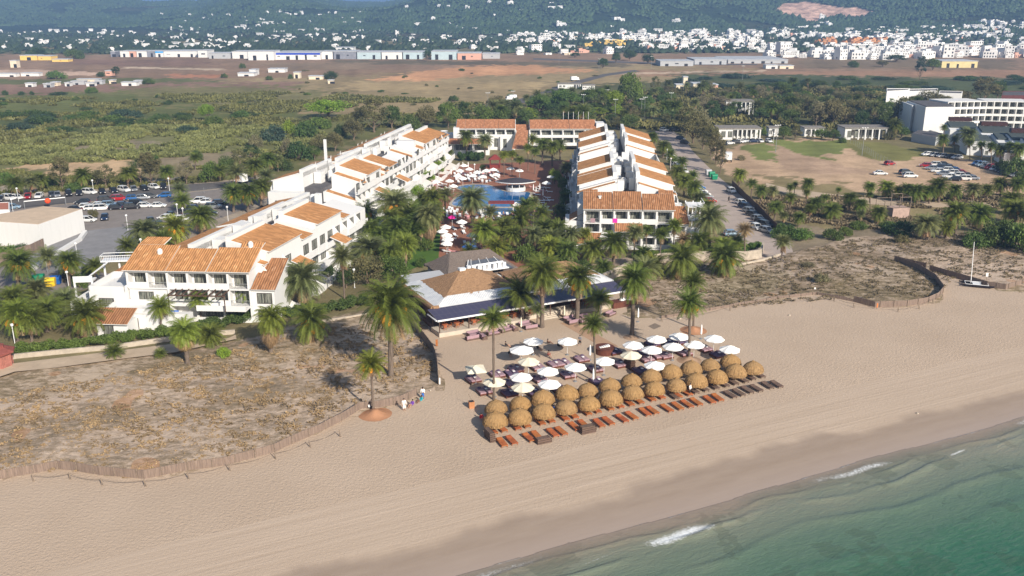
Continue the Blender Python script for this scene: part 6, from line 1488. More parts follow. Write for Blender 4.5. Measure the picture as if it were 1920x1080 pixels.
# rail fence of the sports court and lamps
def mesh_fence(px, h, label, step=3.0):
    W = [P(a, b) for a, b in px]; t = tag(empty('wire_fence', (W[0][0], W[0][1], 0)), label, 'fence'); pm = MB(); wm = MB()
    for i in range(len(W)-1):
        a, b = Vector(W[i]), Vector(W[i+1]); k = max(1, int((b-a).length/step))
        for j in range(k+1):
            p = a+(b-a)*j/k; pm.tube((p.x, p.y, 0), (p.x, p.y, h), .045, n=5)
        for z in np.arange(.3, h, .3): wm.tube((a.x, a.y, z), (b.x, b.y, z), .012, n=4)
    pm.build('post', METALG, t); wm.build('wire', METALG, t)
mesh_fence([(30, 512), (120, 515), (205, 495), (275, 448), (290, 436)], 2.6, 'tall wire fence around the grey sports court')
mesh_fence([(1576, 262), (1600, 272), (1645, 300), (1680, 318)], 2.4, 'wire fence crossing the dirt parking lot')
mesh_fence([(345, 368), (420, 358), (500, 350)], 1.8, 'thin fence between the car park and the far road', 5)
def lamp():
    t = empty('street_lamp'); tag(t, '-', 'lamp', 'globe lamp posts'); m = MB(); m.tube((0, 0, 0), (0, 0, 3.4), .06); m.build('pole', METALW, t)
    m = MB(); m.ball((0, 0, 3.65), .28, 12, 8); m.build('globe', METALW, t); m = MB(); m.lathe([(0, 0), (.18, 0), (.14, .12), (0, .12)], 8); m.build('base', METALG, t); return t
lp = lamp(); L = []
for x, y in ((35, 378), (176, 362), (25, 400), (334, 410), (428, 415), (345, 418), (267, 480), (146, 488), (318, 358), (130, 545), (29, 650), (240, 432), (820, 355), (823, 338), (972, 420), (996, 432), (1257, 318), (1250, 300), (1289, 365), (1324, 410), (1450, 268), (890, 330), (705, 400), (665, 540), (1395, 452)): L.append(put(lp, P(x, y), 0))
name_row(L, 'white globe lamp post in the resort grounds, # of all from the left')
def mast():
    t = empty('light_mast'); tag(t, '-', 'lamp', 'tall light masts'); m = MB(); m.tube((0, 0, 0), (0, 0, 11), .12, .07); m.build('pole', METALG, t)
    m = MB(); m.box(-1.1, 1.1, -.06, .06, 10.9, 11.05)
    for x in (-1.0, 0, 1.0): m.box(x-.25, x+.25, -.3, .05, 11.06, 11.3)
    m.build('lamp_head', METALW, t); return t
ms_ = mast(); L = []
for x, y in ((1093, 216), (1137, 205), (1153, 227), (1202, 226), (1208, 222), (1257, 212), (962, 208), (915, 212), (1454, 286), (1616, 292), (1048, 120), (1123, 134), (1221, 128), (1392, 150)): L.append(put(ms_, P(x, y), 0, .9))
name_row(L, 'tall pale light mast rising above the trees and fields, # from the left')

# ---------------------------------------------------------------- pool court
def pool():
    def curve(px, z, n=6):
        W = [P(a, b) for a, b in px]; k = len(W); out = []
        for i in range(k):
            p0, p1, p2, p3 = (Vector(W[(i+j-1) % k]) for j in range(4))
            for q in range(n):
                t = q/n; out.append(tuple(.5*((2*p1)+(-p0+p2)*t+(2*p0-5*p1+4*p2-p3)*t*t+(-p0+3*p1-3*p2+p3)*t**3)))
        return out
    W = curve([(857, 352), (885, 347), (915, 348), (932, 354), (950, 360), (990, 361), (992, 368), (985, 380), (960, 388), (920, 388), (852, 386), (856, 372), (872, 362)], 0)
    ar = sum(W[i][0]*W[(i+1) % len(W)][1]-W[(i+1) % len(W)][0]*W[i][1] for i in range(len(W))); W = W if ar > 0 else W[::-1]
    c = Vector((sum(p[0] for p in W)/len(W), sum(p[1] for p in W)/len(W)))
    m = MB(); O = [tuple(c+(Vector(p)-c)*1.05+(Vector(p)-c).normalized()*.35) for p in W]
    for i in range(len(W)):
        j = (i+1) % len(W); m.face([(W[i][0], W[i][1], .14), (O[i][0], O[i][1], .14), (O[j][0], O[j][1], .14), (W[j][0], W[j][1], .14)][::-1]); m.face([(O[i][0], O[i][1], .05), (O[j][0], O[j][1], .05), (O[j][0], O[j][1], .14), (O[i][0], O[i][1], .14)])
    tag(m.build('pool_kerb', STONE), kind='structure')
    g = NT('pool_water'); co = g.co(); f = g.noise(co, 1.2, 5, .7, .8); c_ = g.ramp(f, [(.35, (.003, .075, .24)), (.6, (.006, .13, .36)), (.78, (.05, .30, .52))]); g.l(c_, g.b.inputs['Base Color']); g.b.inputs['Roughness'].default_value = .07; g.bump(f, .25, .05)
    m = MB(); m.face([(x, y, .10) for x, y in W]); tag(m.build('pool_water', g.m), kind='structure')
    # shallow end
    W2 = curve([(886, 392), (925, 391), (965, 391), (970, 398), (940, 403), (900, 402)], 0)
    m = MB(); m.face([(x, y, .09) for x, y in (W2 if sum(W2[i][0]*W2[(i+1) % len(W2)][1]-W2[(i+1) % len(W2)][0]*W2[i][1] for i in range(len(W2))) > 0 else W2[::-1])]); tag(m.build('pool_water', g.m), kind='structure')
pool()
def pool_bar():
    q = P(967, 357); t = tag(empty('pool_bar', (q[0], q[1], .05)), 'white pool bar with a dark pointed oval roof at the pool edge', 'bar')
    m = MB(); m.lathe([(0, 0), (2.9, 0), (2.9, 1.1), (2.7, 1.1), (2.7, .9), (0, .9)], 20)
    for i in range(8): a = i*.785+.4; m.tube((2.7*math.cos(a), 2.7*math.sin(a), 1.1), (2.7*math.cos(a), 2.7*math.sin(a), 2.7), .12)
    m.build('counter', WHITE, t)
    m = MB(); n = 28; R0 = [(4.6*math.cos(6.283*i/n)*(1+.28*abs(math.cos(6.283*i/n))**6), 3.6*math.sin(6.283*i/n)) for i in range(n)]
    for i in range(n):
        j = (i+1) % n; m.face([(R0[i][0], R0[i][1], 2.75), (R0[j][0], R0[j][1], 2.75), (R0[j][0]*.35, R0[j][1]*.35, 3.5), (R0[i][0]*.35, R0[i][1]*.35, 3.5)]); m.face([(R0[i][0]*.35, R0[i][1]*.35, 3.5), (R0[j][0]*.35, R0[j][1]*.35, 3.5), (0, 0, 3.8)])
    m.build('roof', mat('dark_slate_shingle', (.05, .045, .055), .8, .3, 3), t)
    m = MB()
    for i in range(n): j = (i+1) % n; m.face([(R0[i][0], R0[i][1], 2.5), (R0[j][0], R0[j][1], 2.5), (R0[j][0], R0[j][1], 2.76), (R0[i][0], R0[i][1], 2.76)])
    m.build('fascia', WHITE, t)
pool_bar()
def pergola(px, py, w_, d, h, roofm, label, z=.05):
    q = P(px, py); t = tag(empty('pavilion', (q[0], q[1], z)), label, 'pavilion'); m = MB()
    for x in (-w_/2, w_/2):
        for y in (0, d): m.box(x-.15, x+.15, y-.15, y+.15, 0, h)
    m.build('post', roofm if 'kiosk' in label else WHITE, t); m = MB()
    if 'kiosk' in label:
        m.hexa([(-w_/2-.6, -.6, h), (w_/2+.6, -.6, h), (w_/2+.6, d+.6, h), (-w_/2-.6, d+.6, h)], [(-.3, d/2-.3, h+1.5), (.3, d/2-.3, h+1.5), (.3, d/2+.3, h+1.5), (-.3, d/2+.3, h+1.5)])
        m.box(-w_/2, w_/2, .2, d, 0, 1.1)
    else: m.box(-w_/2-.3, w_/2+.3, -.3, d+.3, h, h+.25)
    m.build('roof', roofm, t)
MAROON = mat('maroon_paint', (.20, .035, .03), .6)
pergola(940, 402, 6.2, 2.4, 2.8, MAROON, 'red flat topped pergola on white posts below the pool')
pergola(928, 316, 3.2, 3, 2.9, MAROON, 'small red brown wooden kiosk with hipped roof beyond the pool')
def make_plounger():
    t = empty('pool_lounger'); tag(t, '-', 'sun lounger', 'white loungers around the pool'); m = MB(); m.box(-.33, .33, -1, .35, .28, .36); m.hexa([(-.33, .35, .3), (.33, .35, .3), (.33, 1, .6), (-.33, 1, .6)], [(-.33, .35, .38), (.33, .35, .38), (.33, .97, .68), (-.33, .97, .68)]); m.build('bed', METALW, t)
    for a in (-.28, .28):
        for b in (-.8, .5): m = MB(); m.box(a-.03, a+.03, b-.03, b+.03, 0, .28); m.build('leg', METALW, t)
    return t
PL = make_plounger(); PLP = make_plounger(); 
kids(PLP)[0].data = kids(PLP)[0].data.copy(); kids(PLP)[0].data.materials[0] = mat('pink_towelling', (.62, .30, .30), .9)
PLP['label'] = '-'
L = []; Lp = []
random.seed(5)
def scatter(poly, n, prs=(0, 0, 1)):
    W = [P(a, b) for a, b in poly]; xs = [p[0] for p in W]; ys = [p[1] for p in W]; got = []
    tries = 0
    while len(got) < n and tries < 4000:
        tries += 1; x = random.uniform(min(xs), max(xs)); y = random.uniform(min(ys), max(ys))
        if not bool(inpoly(W, np.array([x]), np.array([y]))[0]): continue
        if any(math.hypot(x-a, y-b) < 1.15 for a, b in got): continue
        got.append((x, y))
    return got
for poly, n, a in (([(852, 326), (935, 324), (940, 344), (855, 344)], 46, .2), ([(815, 346), (850, 345), (846, 372), (815, 372)], 9, 1.2), ([(832, 392), (890, 392), (900, 412), (838, 414)], 22, .1), ([(900, 404), (990, 404), (995, 416), (905, 416)], 20, .3), ([(998, 352), (1030, 352), (1036, 402), (1002, 402)], 26, 1.4), ([(848, 422), (870, 420), (872, 444), (850, 444)], 5, .4), ([(868, 452), (905, 452), (900, 470), (868, 470)], 7, .5), ([(826, 442), (848, 440), (850, 476), (828, 478)], 6, 1.3), ([(930, 425), (985, 425), (985, 445), (935, 445)], 6, .3)):
    for i, (x, y) in enumerate(scatter(poly, n)):
        if random.random() < .24: Lp.append(put(PLP, (x, y), a+random.uniform(-.2, .2)+math.pi*(random.random() < .3), z=.06))
        else: L.append(put(PL, (x, y), a+random.uniform(-.2, .2), z=.06))
name_row(L, 'white lounger on the pool terrace, # of the white ones from the left'); name_row(Lp, 'pink towelled lounger on the pool terrace, # of the pink ones from the left')
PU = make_umbrella(CANVASW, 1.35); L = []
for x, y in ((862, 330), (880, 327), (895, 333), (912, 330), (925, 328), (858, 340), (886, 340), (905, 342), (930, 338), (843, 350), (850, 360), (818, 352), (903, 408), (967, 396), (866, 430), (885, 456), (900, 457), (830, 448), (838, 456), (840, 464), (838, 472), (836, 440), (957, 326), (974, 330), (1024, 354), (1033, 342), (870, 320), (868, 345)): L.append(put(PU, P(x, y+4), random.random(), z=.06))
for o in L: tag(o, None, None, 'white parasols around the pool')
name_row(L, 'white parasol on the pool terrace, # of the pool parasols from the left')
PB = make_umbrella(BLUEP, 1.6); tag(put(PB, P(880, 482), z=.06), 'blue parasol at the near end of the pool terrace')
PP = make_umbrella(PINKP, 1.0); tag(put(PP, P(848, 425), z=.06), 'bright pink small parasol left of the pool terrace palms')
L = [put(FU, P(x, y), z=.06) for x, y in ((1000, 362), (1005, 366), (1012, 360), (1018, 372), (900, 330), (878, 318), (868, 318), (846, 332))]
for o in L: tag(o, None, None, 'folded pool parasols')
name_row(L, 'folded white parasol by the pool, # from the left')

# ---------------------------------------------------------------- other buildings
SANDR = mat('sandy_roof', (.55, .42, .30), .9, .1, .6)
# hall left of the courts: plan from its roof corners
c0 = P(72, 421, 5.5); c1 = P(154, 392, 5.5); c2 = P(82, 387, 5.5); c3 = P(-60, 412, 5.5)
house('hall', 'white windowless hall with a flat sandy roof at the left edge', 'building', None, 0, 5.5, top=SANDR, par=0, pts=[c0, c1, c2, c3])
house('hut', 'small white building with a reddish roof at the far left behind the hall', 'building', [(-80, 396), (18, 394), (18, 380), (-80, 382)], 0, 4.2, top=mat('red_roof', (.42, .16, .10)), par=.15)
def kiosk():
    q = P(-2, 690); t = tag(empty('wooden_hut', (q[0], q[1], 0)), 'red brown octagonal wooden hut cut by the left edge', 'hut'); m = MB()
    RB = mat('pink_brown_boards', (.33, .13, .10), .85, .25, 3); RR = mat('red_brown_roof', (.24, .07, .055), .8, .2, 2)
    m.lathe([(0, 0), (2.0, 0), (2.0, 2.6), (0, 2.6)], 8); m.build('wall', RB, t); m = MB(); m.lathe([(2.6, 2.55), (2.6, 2.75), (1.2, 3.3), (1.2, 3.6), (0, 3.9)], 8); m.build('roof', RR, t)
    m = MB()
    for i in range(8): a = i*.785; m.tube((2.02*math.cos(a), 2.02*math.sin(a), 0), (2.02*math.cos(a), 2.02*math.sin(a), 2.6), .09)
    m.build('post', RB, t)
kiosk()
# hotel on the right: stepped white blocks and a long curved balcony front
def hotel():
    th = tag(empty('hotel_block', (180, 365, 0)), 'big white hotel block at the right edge with a grid of balconies', 'hotel'); m = MB()
    a = P(1736, 252); b = P(1792, 262); c = P(1727, 238)
    A = P(1729, 254); Bq = P(1800, 258)
    z1 = HG(201, A[1]); m.prism([(A[0], A[1]), (Bq[0], A[1]+1), (Bq[0]+6, A[1]+26), (A[0]+3, A[1]+26)], 0, z1)
    A2 = P(1711, 244); m.prism([(A2[0], A2[1]), (A[0]-.1, A2[1]-4), (A[0]+2.9, A2[1]+16), (A2[0]+2, A2[1]+16)], 0, HG(196, A2[1]))
    # balcony grid, slightly curved
    W = [P(x, 255) for x in (1800, 1850, 1900, 1960, 2040)]
    y0 = A[1]+14; pts = [(Bq[0]+2, y0-2), (Bq[0]+20, y0+1), (Bq[0]+38, y0-2), (Bq[0]+58, y0-9), (Bq[0]+80, y0-19)]
    hh = z1+.9; wins = []
    for (x0, ya), (x1, yb) in zip(pts[:-1], pts[1:]):
        L = math.hypot(x1-x0, yb-ya); fr = ((x0, ya, 0), math.atan2(yb-ya, x1-x0)); m.frame(*fr); m.box(0, L, 2.2, 14, 0, hh)
        n = 6
        for k in range(n+1): m.box(k*L/n-.2, k*L/n+.2, 0, 2.19, 0, hh+.01)
        for z in np.arange(hh-12.2, hh+.1, 3.0): m.box(.21, L-.21, .02, 2.18, z, z+.3); m.box(.21, L-.21, .03, .15, z+.3, z+1.0) if z < hh-1 else None
        for z in np.arange(hh-12.2, hh-1, 3.0):
            for k in range(n): wins.append((fr, k*L/n+.4, (k+1)*L/n-.4, z+.4, z+2.8))
    m.frame(); m.build('wall', WHITE, th)
    for w_ in wins[:98]: window_part(th, w_[0], w_[1], w_[2], w_[3], w_[4], 2.2)
    m = MB(); m.prism([(A[0]+.5, A[1]+.5), (Bq[0]-.5, A[1]+1.5), (Bq[0]+5, A[1]+25), (A[0]+3.5, A[1]+25)], z1+.01, z1+.3); m.build('roof', DKFLOOR, th)
    # stepped villas in front
    BR = mat('dark_red_brown_cladding', (.05, .02, .02), .7, .3, 1)
    for i, (x, y, w_, h) in enumerate(((1778, 264, 11, 7.0), (1806, 272, 11, 6.2), (1838, 278, 12, 7.6), (1868, 288, 12, 6.6), (1896, 292, 12, 7.2), (1925, 302, 13, 7.2), (1812, 285, 9, 5.5), (1880, 304, 9, 5.5))):
        q = P(x, y+6); t = tag(empty('villa_block', (q[0], q[1], 0)), '%s white stepped villa block with a dark slanted roof before the right hotel' % ordinal(i).replace('leftmost', 'first'), 'building', 'stepped villas at the right'); t.rotation_euler.z = R(-14)
        m = MB(); m.hexa([(0, 0, 0), (w_, 0, 0), (w_, 12, 0), (0, 12, 0)], [(0, 0, h*.78), (w_, 0, h*.8), (w_, 12, h), (0, 12, h)]); m.box(w_*.55, w_*.95, -2.5, -.02, 0, h*.5); o = m.build('wall', WHITE); par(o, t)
        m = MB(); m.hexa([(.5, 3.5, h*.86), (w_-.5, 3.5, h*.88), (w_-.5, 11.6, h+.05), (.5, 11.6, h+.05)], [(.5, 3.5, h*.86+.5), (w_-.5, 3.5, h*.88+.5), (w_-.5, 11.6, h+.6), (.5, 11.6, h+.6)]); o = m.build('roof', mat('dark_green_grey_roof', (.06, .075, .075), .8, .2)); par(o, t)
        if i in (0, 2, 4, 5): m = MB(); m.box(1.5, w_-2, 11, 14, h+.7, h+2.1); m.box(w_*.5, w_-.5, 14.2, 17, h+.4, h+1.7); o = m.build('screen', BR); par(o, t)
        m = MB(); m.box(w_*.6, w_*.72, -2.56, -2.51, h*.15, h*.4); m.box(w_*.2, w_*.34, -.06, -.01, h*.35, h*.6); o = m.build('window', GLASS); par(o, t)
hotel()
house('low_shed', 'long low grey shed at the foot of the right hotel', 'shed', [(1710, 250), (1755, 258), (1768, 250), (1722, 244)], 0, 3.2, mw=GREYW, par=0)
house('white_block', 'white block with a blue grey side half hidden in the wood on the right', 'building', [(1663, 172), (1702, 170), (1706, 167), (1662, 167)], 0, 11, par=.4)
house('white_block', 'low white block right of the half hidden one in the wood', 'building', [(1700, 172), (1758, 171), (1758, 167), (1700, 168)], 0, 7, par=.4)
house('white_block', 'small white block behind the trees left of the right hotel roof', 'building', [(1760, 175), (1803, 176), (1805, 172), (1762, 171)], 0, 8, par=.3)
house('brown_block', 'dark red brown building at the right edge above the hotel roof', 'building', [(1878, 180), (1980, 180), (1980, 172), (1880, 172)], 0, 12, mw=mat('maroon_render', (.11, .035, .035)), par=.3)
def colonnade(px, py, w_, d, h, label, n=6, solid=.4):
    q = P(px, py); t = tag(empty('villa', (q[0], q[1], 0)), label, 'villa'); m = MB(); m.box(0, w_*solid, 0, d, 0, h); m.box(w_*solid, w_, d*.5, d, 0, h-.2)
    for k in range(n): x = w_*solid+(w_*(1-solid)-.5)*(k+1)/n; m.box(x, x+.5, 0, .5, 0, h-.4)
    m.box(w_*solid, w_, -.1, .7, h-.4, h); m.build('wall', WHITE, t)
    m = MB(); m.box(-.4, w_+.4, -.5, d+.4, h+.01, h+.35); m.build('roof', mat('grey_gravel_roof', (.22, .20, .18), .9, .2), t)
    for k in range(n-1): x = w_*solid+(w_*(1-solid)-.5)*(k+1.2)/n; window_part(t, (tuple(t.location), 0), x, x+w_*(1-solid)/n*.7, .4, h-.9, d*.5)
    for x in (w_*.06, w_*.22): window_part(t, (tuple(t.location), 0), x, x+w_*.1, 1, h-1, 0, 1)
colonnade(1347, 262, 17, 9, 4.4, 'white villa with a colonnade behind the row of parked cars', 6, .33)
colonnade(1583, 262, 17, 9, 4.6, 'white arcaded villa at the far side of the dirt lot', 5, .15)
colonnade(1508, 256, 8, 6, 3.4, 'little white arcade between the two colonnaded villas', 4, .1)
colonnade(1441, 256, 4, 4, 3.6, 'tiny white gatehouse among palms', 2, .3)
colonnade(1360, 215, 14, 9, 6.5, 'white villa showing between the trees of the wood', 4, .4)
colonnade(1046, 166, 15, 6, 3.0, 'long pale building beside the country road before the wood', 3, .7)
colonnade(1092, 168, 8, 5, 2.8, 'small white building just right of the one by the country road', 2, .7)
def frame_ruin():
    q = P(1682, 408); t = tag(empty('block_hut', (q[0], q[1], 0), .1), 'square pinkish concrete block hut with a metal frame on top among the right palms', 'hut'); m = MB(); m.box(-2.2, 2.2, -1.6, 1.6, 0, 2.8); o = m.build('wall', mat('pinkish_concrete', (.42, .30, .25), .9, .2)); par(o, t)
    m = MB()
    for x in (-4.5, -.5, 2.4):
        for y in (-1.4, 3): m.tube((x, y, 0), (x, y, 5.6 if x > -4 else 4.6), .09)
    for y in (-1.4, 3): m.tube((-.5, y, 5.6), (2.4, y, 5.6), .08); m.tube((-4.5, y, 4.6), (-.5, y, 4.6), .08); m.tube((-4.5, y, 3), (2.4, y, 3), .06)
    for x in (-4.5, -.5, 2.4): m.tube((x, -1.4, 4.6 if x < -4 else 5.6), (x, 3, 4.6 if x < -4 else 5.6), .07)
    o = m.build('metal_frame', POST); par(o, t)
frame_ruin()
# farm buildings and plots of the plain
def far_block(px, by, wpx, hpx, dm, mw, label, name='warehouse', roofm=None, doors=0, cat='warehouse', band=None):
    x, y = P(px, by); s = (y*CS+CAMH*SN)/FPX; w_ = wpx*s; h = max(2.2, hpx*s*1.05)
    t = tag(empty(name, (x, y, 0)), label, cat); m = MB((x, y, 0)); m.box(0, w_, 0, dm, 0, h, 0); m.build('wall', mw, t)
    m = MB((x, y, 0)); m.box(-.3, w_+.3, -.3, dm+.3, h+.01, h+.5); m.build('roof', roofm or mat('pale_metal_roof', (.45, .46, .48), .6, .15, .2), t)
    m = MB((x, y, 0)); k = max(1, int(w_/9))
    for i in range(k):
        xx = (i+.15+.4*random.random())*w_/k; m.box(xx, xx+random.uniform(1.5, 4.0), -.12, -.01, random.choice((0, 0, h*.45)), h*random.uniform(.5, .72))
    m.build('door', DARK if doors == 0 else doors, t)
    if band: m = MB((x, y, 0)); m.box(0, w_, -.25, -.13, h*.72, h*.98); m.build('sign_band', band, t)
    return t
BANDB = mat('deep_blue_band', (.03, .07, .45), .5); TURQ = mat('pale_turquoise_cladding', (.42, .52, .56), .6, .1, .3); GREYC = mat('grey_cladding', (.22, .23, .27), .6, .2, .3); SKYB = mat('sky_blue_panel', (.05, .35, .75), .5)
for a in ((208, 107, 9, 9, 14, GREYC, 'small dark grey warehouse, first of the warehouse row on the left'), (226, 107, 17, 10, 20, WHITE, 'white warehouse in the warehouse row, left of the red fronted one'), (243, 107, 13, 10, 20, PINKW, 'warehouse with a red shopfront in the row'), (257, 107, 19, 10, 22, WHITE, 'white warehouse right of the red fronted one'), (276, 107, 15, 10, 22, GREYC, 'grey warehouse next to the light blue panel'),
          (292, 107, 15, 10, 22, WHITE, 'white warehouse carrying a light blue panel', 'warehouse', None, 0, 'warehouse', SKYB), (308, 107, 62, 10, 30, WHITE, 'long white warehouse left of the centre of the row'), (372, 108, 17, 12, 24, WHITE, 'white two storey depot in the warehouse row'), (392, 110, 40, 9, 24, GREYW, 'grey depot with loading yard in the row'), (436, 110, 28, 12, 24, WHITE, 'white depot just left of the blue banded warehouse'), (466, 113, 48, 15, 26, WHITE, 'stepped white offices beside the blue banded warehouse'),
          (515, 112, 86, 12, 40, WHITE, 'long white warehouse with a dark blue band', 'warehouse', None, 0, 'warehouse', BANDB), (602, 111, 22, 13, 26, WHITE, 'white warehouse right of the blue banded one'), (626, 111, 42, 13, 30, GREYC, 'dark grey warehouse in the middle of the row'), (670, 111, 44, 12, 30, TURQ, 'pale turquoise warehouse right of the dark grey one'), (716, 111, 38, 12, 30, WHITE, 'white shop hall between two turquoise ones'), (756, 111, 36, 12, 30, TURQ, 'turquoise shop hall left of the big dark tree'),
          (809, 112, 47, 14, 30, TURQ, 'pale blue hall right of the big dark tree'), (858, 112, 44, 11, 26, PINKW, 'pinkish low hall at the end of the warehouse row'), (905, 110, 32, 8, 26, GREYW, 'grey low hall beyond the pinkish one'), (628, 96, 34, 6, 20, WHITE, 'white raised building behind the dark grey warehouse'), (1238, 124, 62, 8, 30, GREYW, 'long grey white hall before the town, left one'), (1302, 121, 60, 8, 40, GREYW, 'long grey white hall before the town, middle one'), (1365, 119, 112, 6, 60, GREYW, 'very long flat grey hall before the town')): far_block(*a)
far_block(1765, 127, 67, 11, 26, mat('pale_yellow_cladding', (.62, .52, .26), .7, .1, .3), 'pale yellow barn like hall standing alone before the right part of town')
far_block(38, 113, 32, 8, 14, YELLOW, 'yellow farmhouse block on the far left plain', 'farmhouse', cat='house'); far_block(72, 113, 24, 7, 14, YELLOW, 'second yellow farmhouse block beside the first', 'farmhouse', cat='house'); far_block(98, 116, 30, 4, 10, YELLOW, 'low yellow outbuilding right of the yellow farmhouse', 'farmhouse', cat='house')
far_block(446, 143, 30, 4, 10, WHITE, 'long low white farmhouse in the middle of the left plain', 'farmhouse', cat='house'); far_block(468, 141, 12, 9, 10, WHITE, 'two storey part of the white farmhouse', 'farmhouse', cat='house'); far_block(503, 136, 31, 6, 10, WHITE, 'white farmhouse with a chimney right of the long one', 'farmhouse', cat='house')
far_block(551, 147, 11, 10, 6, CREAM, 'ruined stone tower house on the plain', 'ruin', cat='ruin'); far_block(579, 149, 26, 4, 6, CREAM, 'low ruined stone wall beside the tower house', 'ruin', cat='ruin'); far_block(198, 142, 12, 8, 6, PINKW, 'small pink stone hut on the left plain', 'ruin', cat='ruin'); far_block(615, 157, 10, 4, 4, CREAM, 'tiny pale hut alone in the brown field', 'ruin', cat='ruin'); far_block(20, 127, 12, 12, 6, CREAM, 'beige ruin below the yellow farmhouse', 'ruin', cat='ruin')
far_block(-20, 144, 50, 4, 6, WHITE, 'long low white greenhouse at the left edge', 'greenhouse', cat='greenhouse'); far_block(40, 143, 33, 3, 6, WHITE, 'second low white greenhouse beside the left edge one', 'greenhouse', cat='greenhouse')
far_block(1281, 160, 8, 14, 6, CREAM, 'cream tower like house behind the wood', 'farmhouse', cat='house'); far_block(1300, 164, 22, 6, 12, CREAM, 'low cream house beside the tower like one', 'farmhouse', cat='house'); far_block(1320, 166, 26, 6, 12, PINKW, 'pinkish low house half hidden behind the wood', 'farmhouse', cat='house'); far_block(1268, 166, 14, 3, 8, CREAM, 'tiny pale shed by the tower like house', 'farmhouse', cat='house')
far_block(1436, 129, 22, 6, 10, WHITE, 'white open fronted shed in the fields before the town', 'shed', cat='shed'); far_block(1462, 129, 26, 5, 10, CREAM, 'cream open fronted shed right of the white one', 'shed', cat='shed')
random.seed(9)
for i, (x, y, w_, h) in enumerate(((48, 163, 14, 3), (82, 164, 14, 3), (96, 161, 12, 3), (122, 162, 8, 4), (134, 159, 24, 4), (145, 155, 40, 3), (162, 162, 14, 3), (178, 158, 14, 3), (205, 157, 8, 3), (228, 161, 28, 4), (252, 158, 14, 5))):
    far_block(x, y, w_, h, 5, (WHITE, GREYW, CREAM)[i % 3], '%s shack of the junk yard settlement on the left plain' % ordinal(i), 'shack', cat='shack')

# ---------------------------------------------------------------- the town: single houses, nearest ones as things, the rest one mass
def house_mesh(v, wall, roof):
    random.seed(v*7+3); m = MB(); W = random.uniform(10, 17); D = random.uniform(8, 12); H = random.choice((3.2, 6.2, 6.4, 9.0)); m.box(-W/2, W/2, -D/2, D/2, -3, H, 0, 2)
    w2 = W*random.uniform(.35, .6); x2 = random.uniform(-W/2, W/2-w2); m.box(x2, x2+w2, -D/2-3.0, -D/2-.01, -3, min(3.2, H-.2), 0, 2) if v % 2 else m.box(x2, x2+w2, -D/2+1, D/2-.5, H+.01, H+2.7, 0, 2)
    for z in np.arange(.6, H-1.5, 3.1):
        n = int(W/2.6)
        for k in range(n):
            if random.random() < .8: x = -W/2+(k+.3)*W/n; m.box(x, x+1.3, -D/2-.08, -D/2-.01, z+.3, z+1.9, 1)
    for s in (-1, 1): m.box(min(s*(W/2+.01), s*(W/2+.08)), max(s*(W/2+.01), s*(W/2+.08)), -1, .4, .9, 2.4, 1)
    m.box(-W/2, W/2, -D/2, -D/2+.3, H, H+.6, 0)
    o = m.build('house', [wall, DARK, roof]); d = o.data; bpy.data.objects.remove(o); return d
RW = mat('pale_flat_roof', (.50, .47, .43), .9, .15, .5); RT = mat('red_tile_roof_far', (.42, .17, .09), .9, .2, .6)
WF = wallmat('far_white_render', (.76, .75, .74))
HM = [house_mesh(i, (WF, WF, WF, WF, WF, CREAM, PINKW, WF, ORANGEW, YELLOW)[i], (RW, RW, RT, RW, RW, RT, RT, RW, RT, RW)[i]) for i in range(10)]
HN = ['white', 'white', 'white red roofed', 'white', 'white', 'cream', 'pinkish', 'white', 'ochre', 'pale yellow']
TOWN = [((0, 480), (78, 96), 60, 'white', 1.0), ((0, 250), (56, 76), 34, 'white', .9), ((210, 480), (64, 92), 46, 'white', 1.0), ((300, 560), (22, 60), 30, 'white', 1.0), ((480, 780), (58, 84), 60, 'white', 1.0), ((480, 680), (24, 50), 40, 'white', .9), ((780, 960), (68, 86), 40, 'white', 1.0), ((740, 960), (46, 66), 26, 'white', .9),
        ((960, 1160), (64, 82), 110, 'mix', 1.0), ((1080, 1180), (80, 88), 34, 'yellow', 1.0), ((1160, 1440), (62, 82), 150, 'mix', 1.15), ((1200, 1440), (82, 98), 90, 'mix', 1.15), ((1440, 1700), (60, 78), 130, 'mix', 1.05), ((1530, 1660), (80, 90), 46, 'ochre', 1.0), ((1440, 1740), (88, 112), 150, 'white', 1.25), ((1700, 1960), (88, 110), 130, 'mix', 1.3),
        ((1640, 1960), (54, 82), 190, 'mix', 1.0), ((1840, 1960), (42, 60), 60, 'mix', .9), ((620, 960), (90, 98), 14, 'white', 1.0), ((960, 1180), (94, 104), 22, 'mix', 1.0), ((1000, 1400), (30, 60), 8, 'white', 1.2), ((700, 1000), (6, 40), 9, 'white', 1.3), ((1440, 1560), (36, 58), 8, 'white', 1.2), ((960, 1100), (4, 24), 4, 'white', 1.2)]
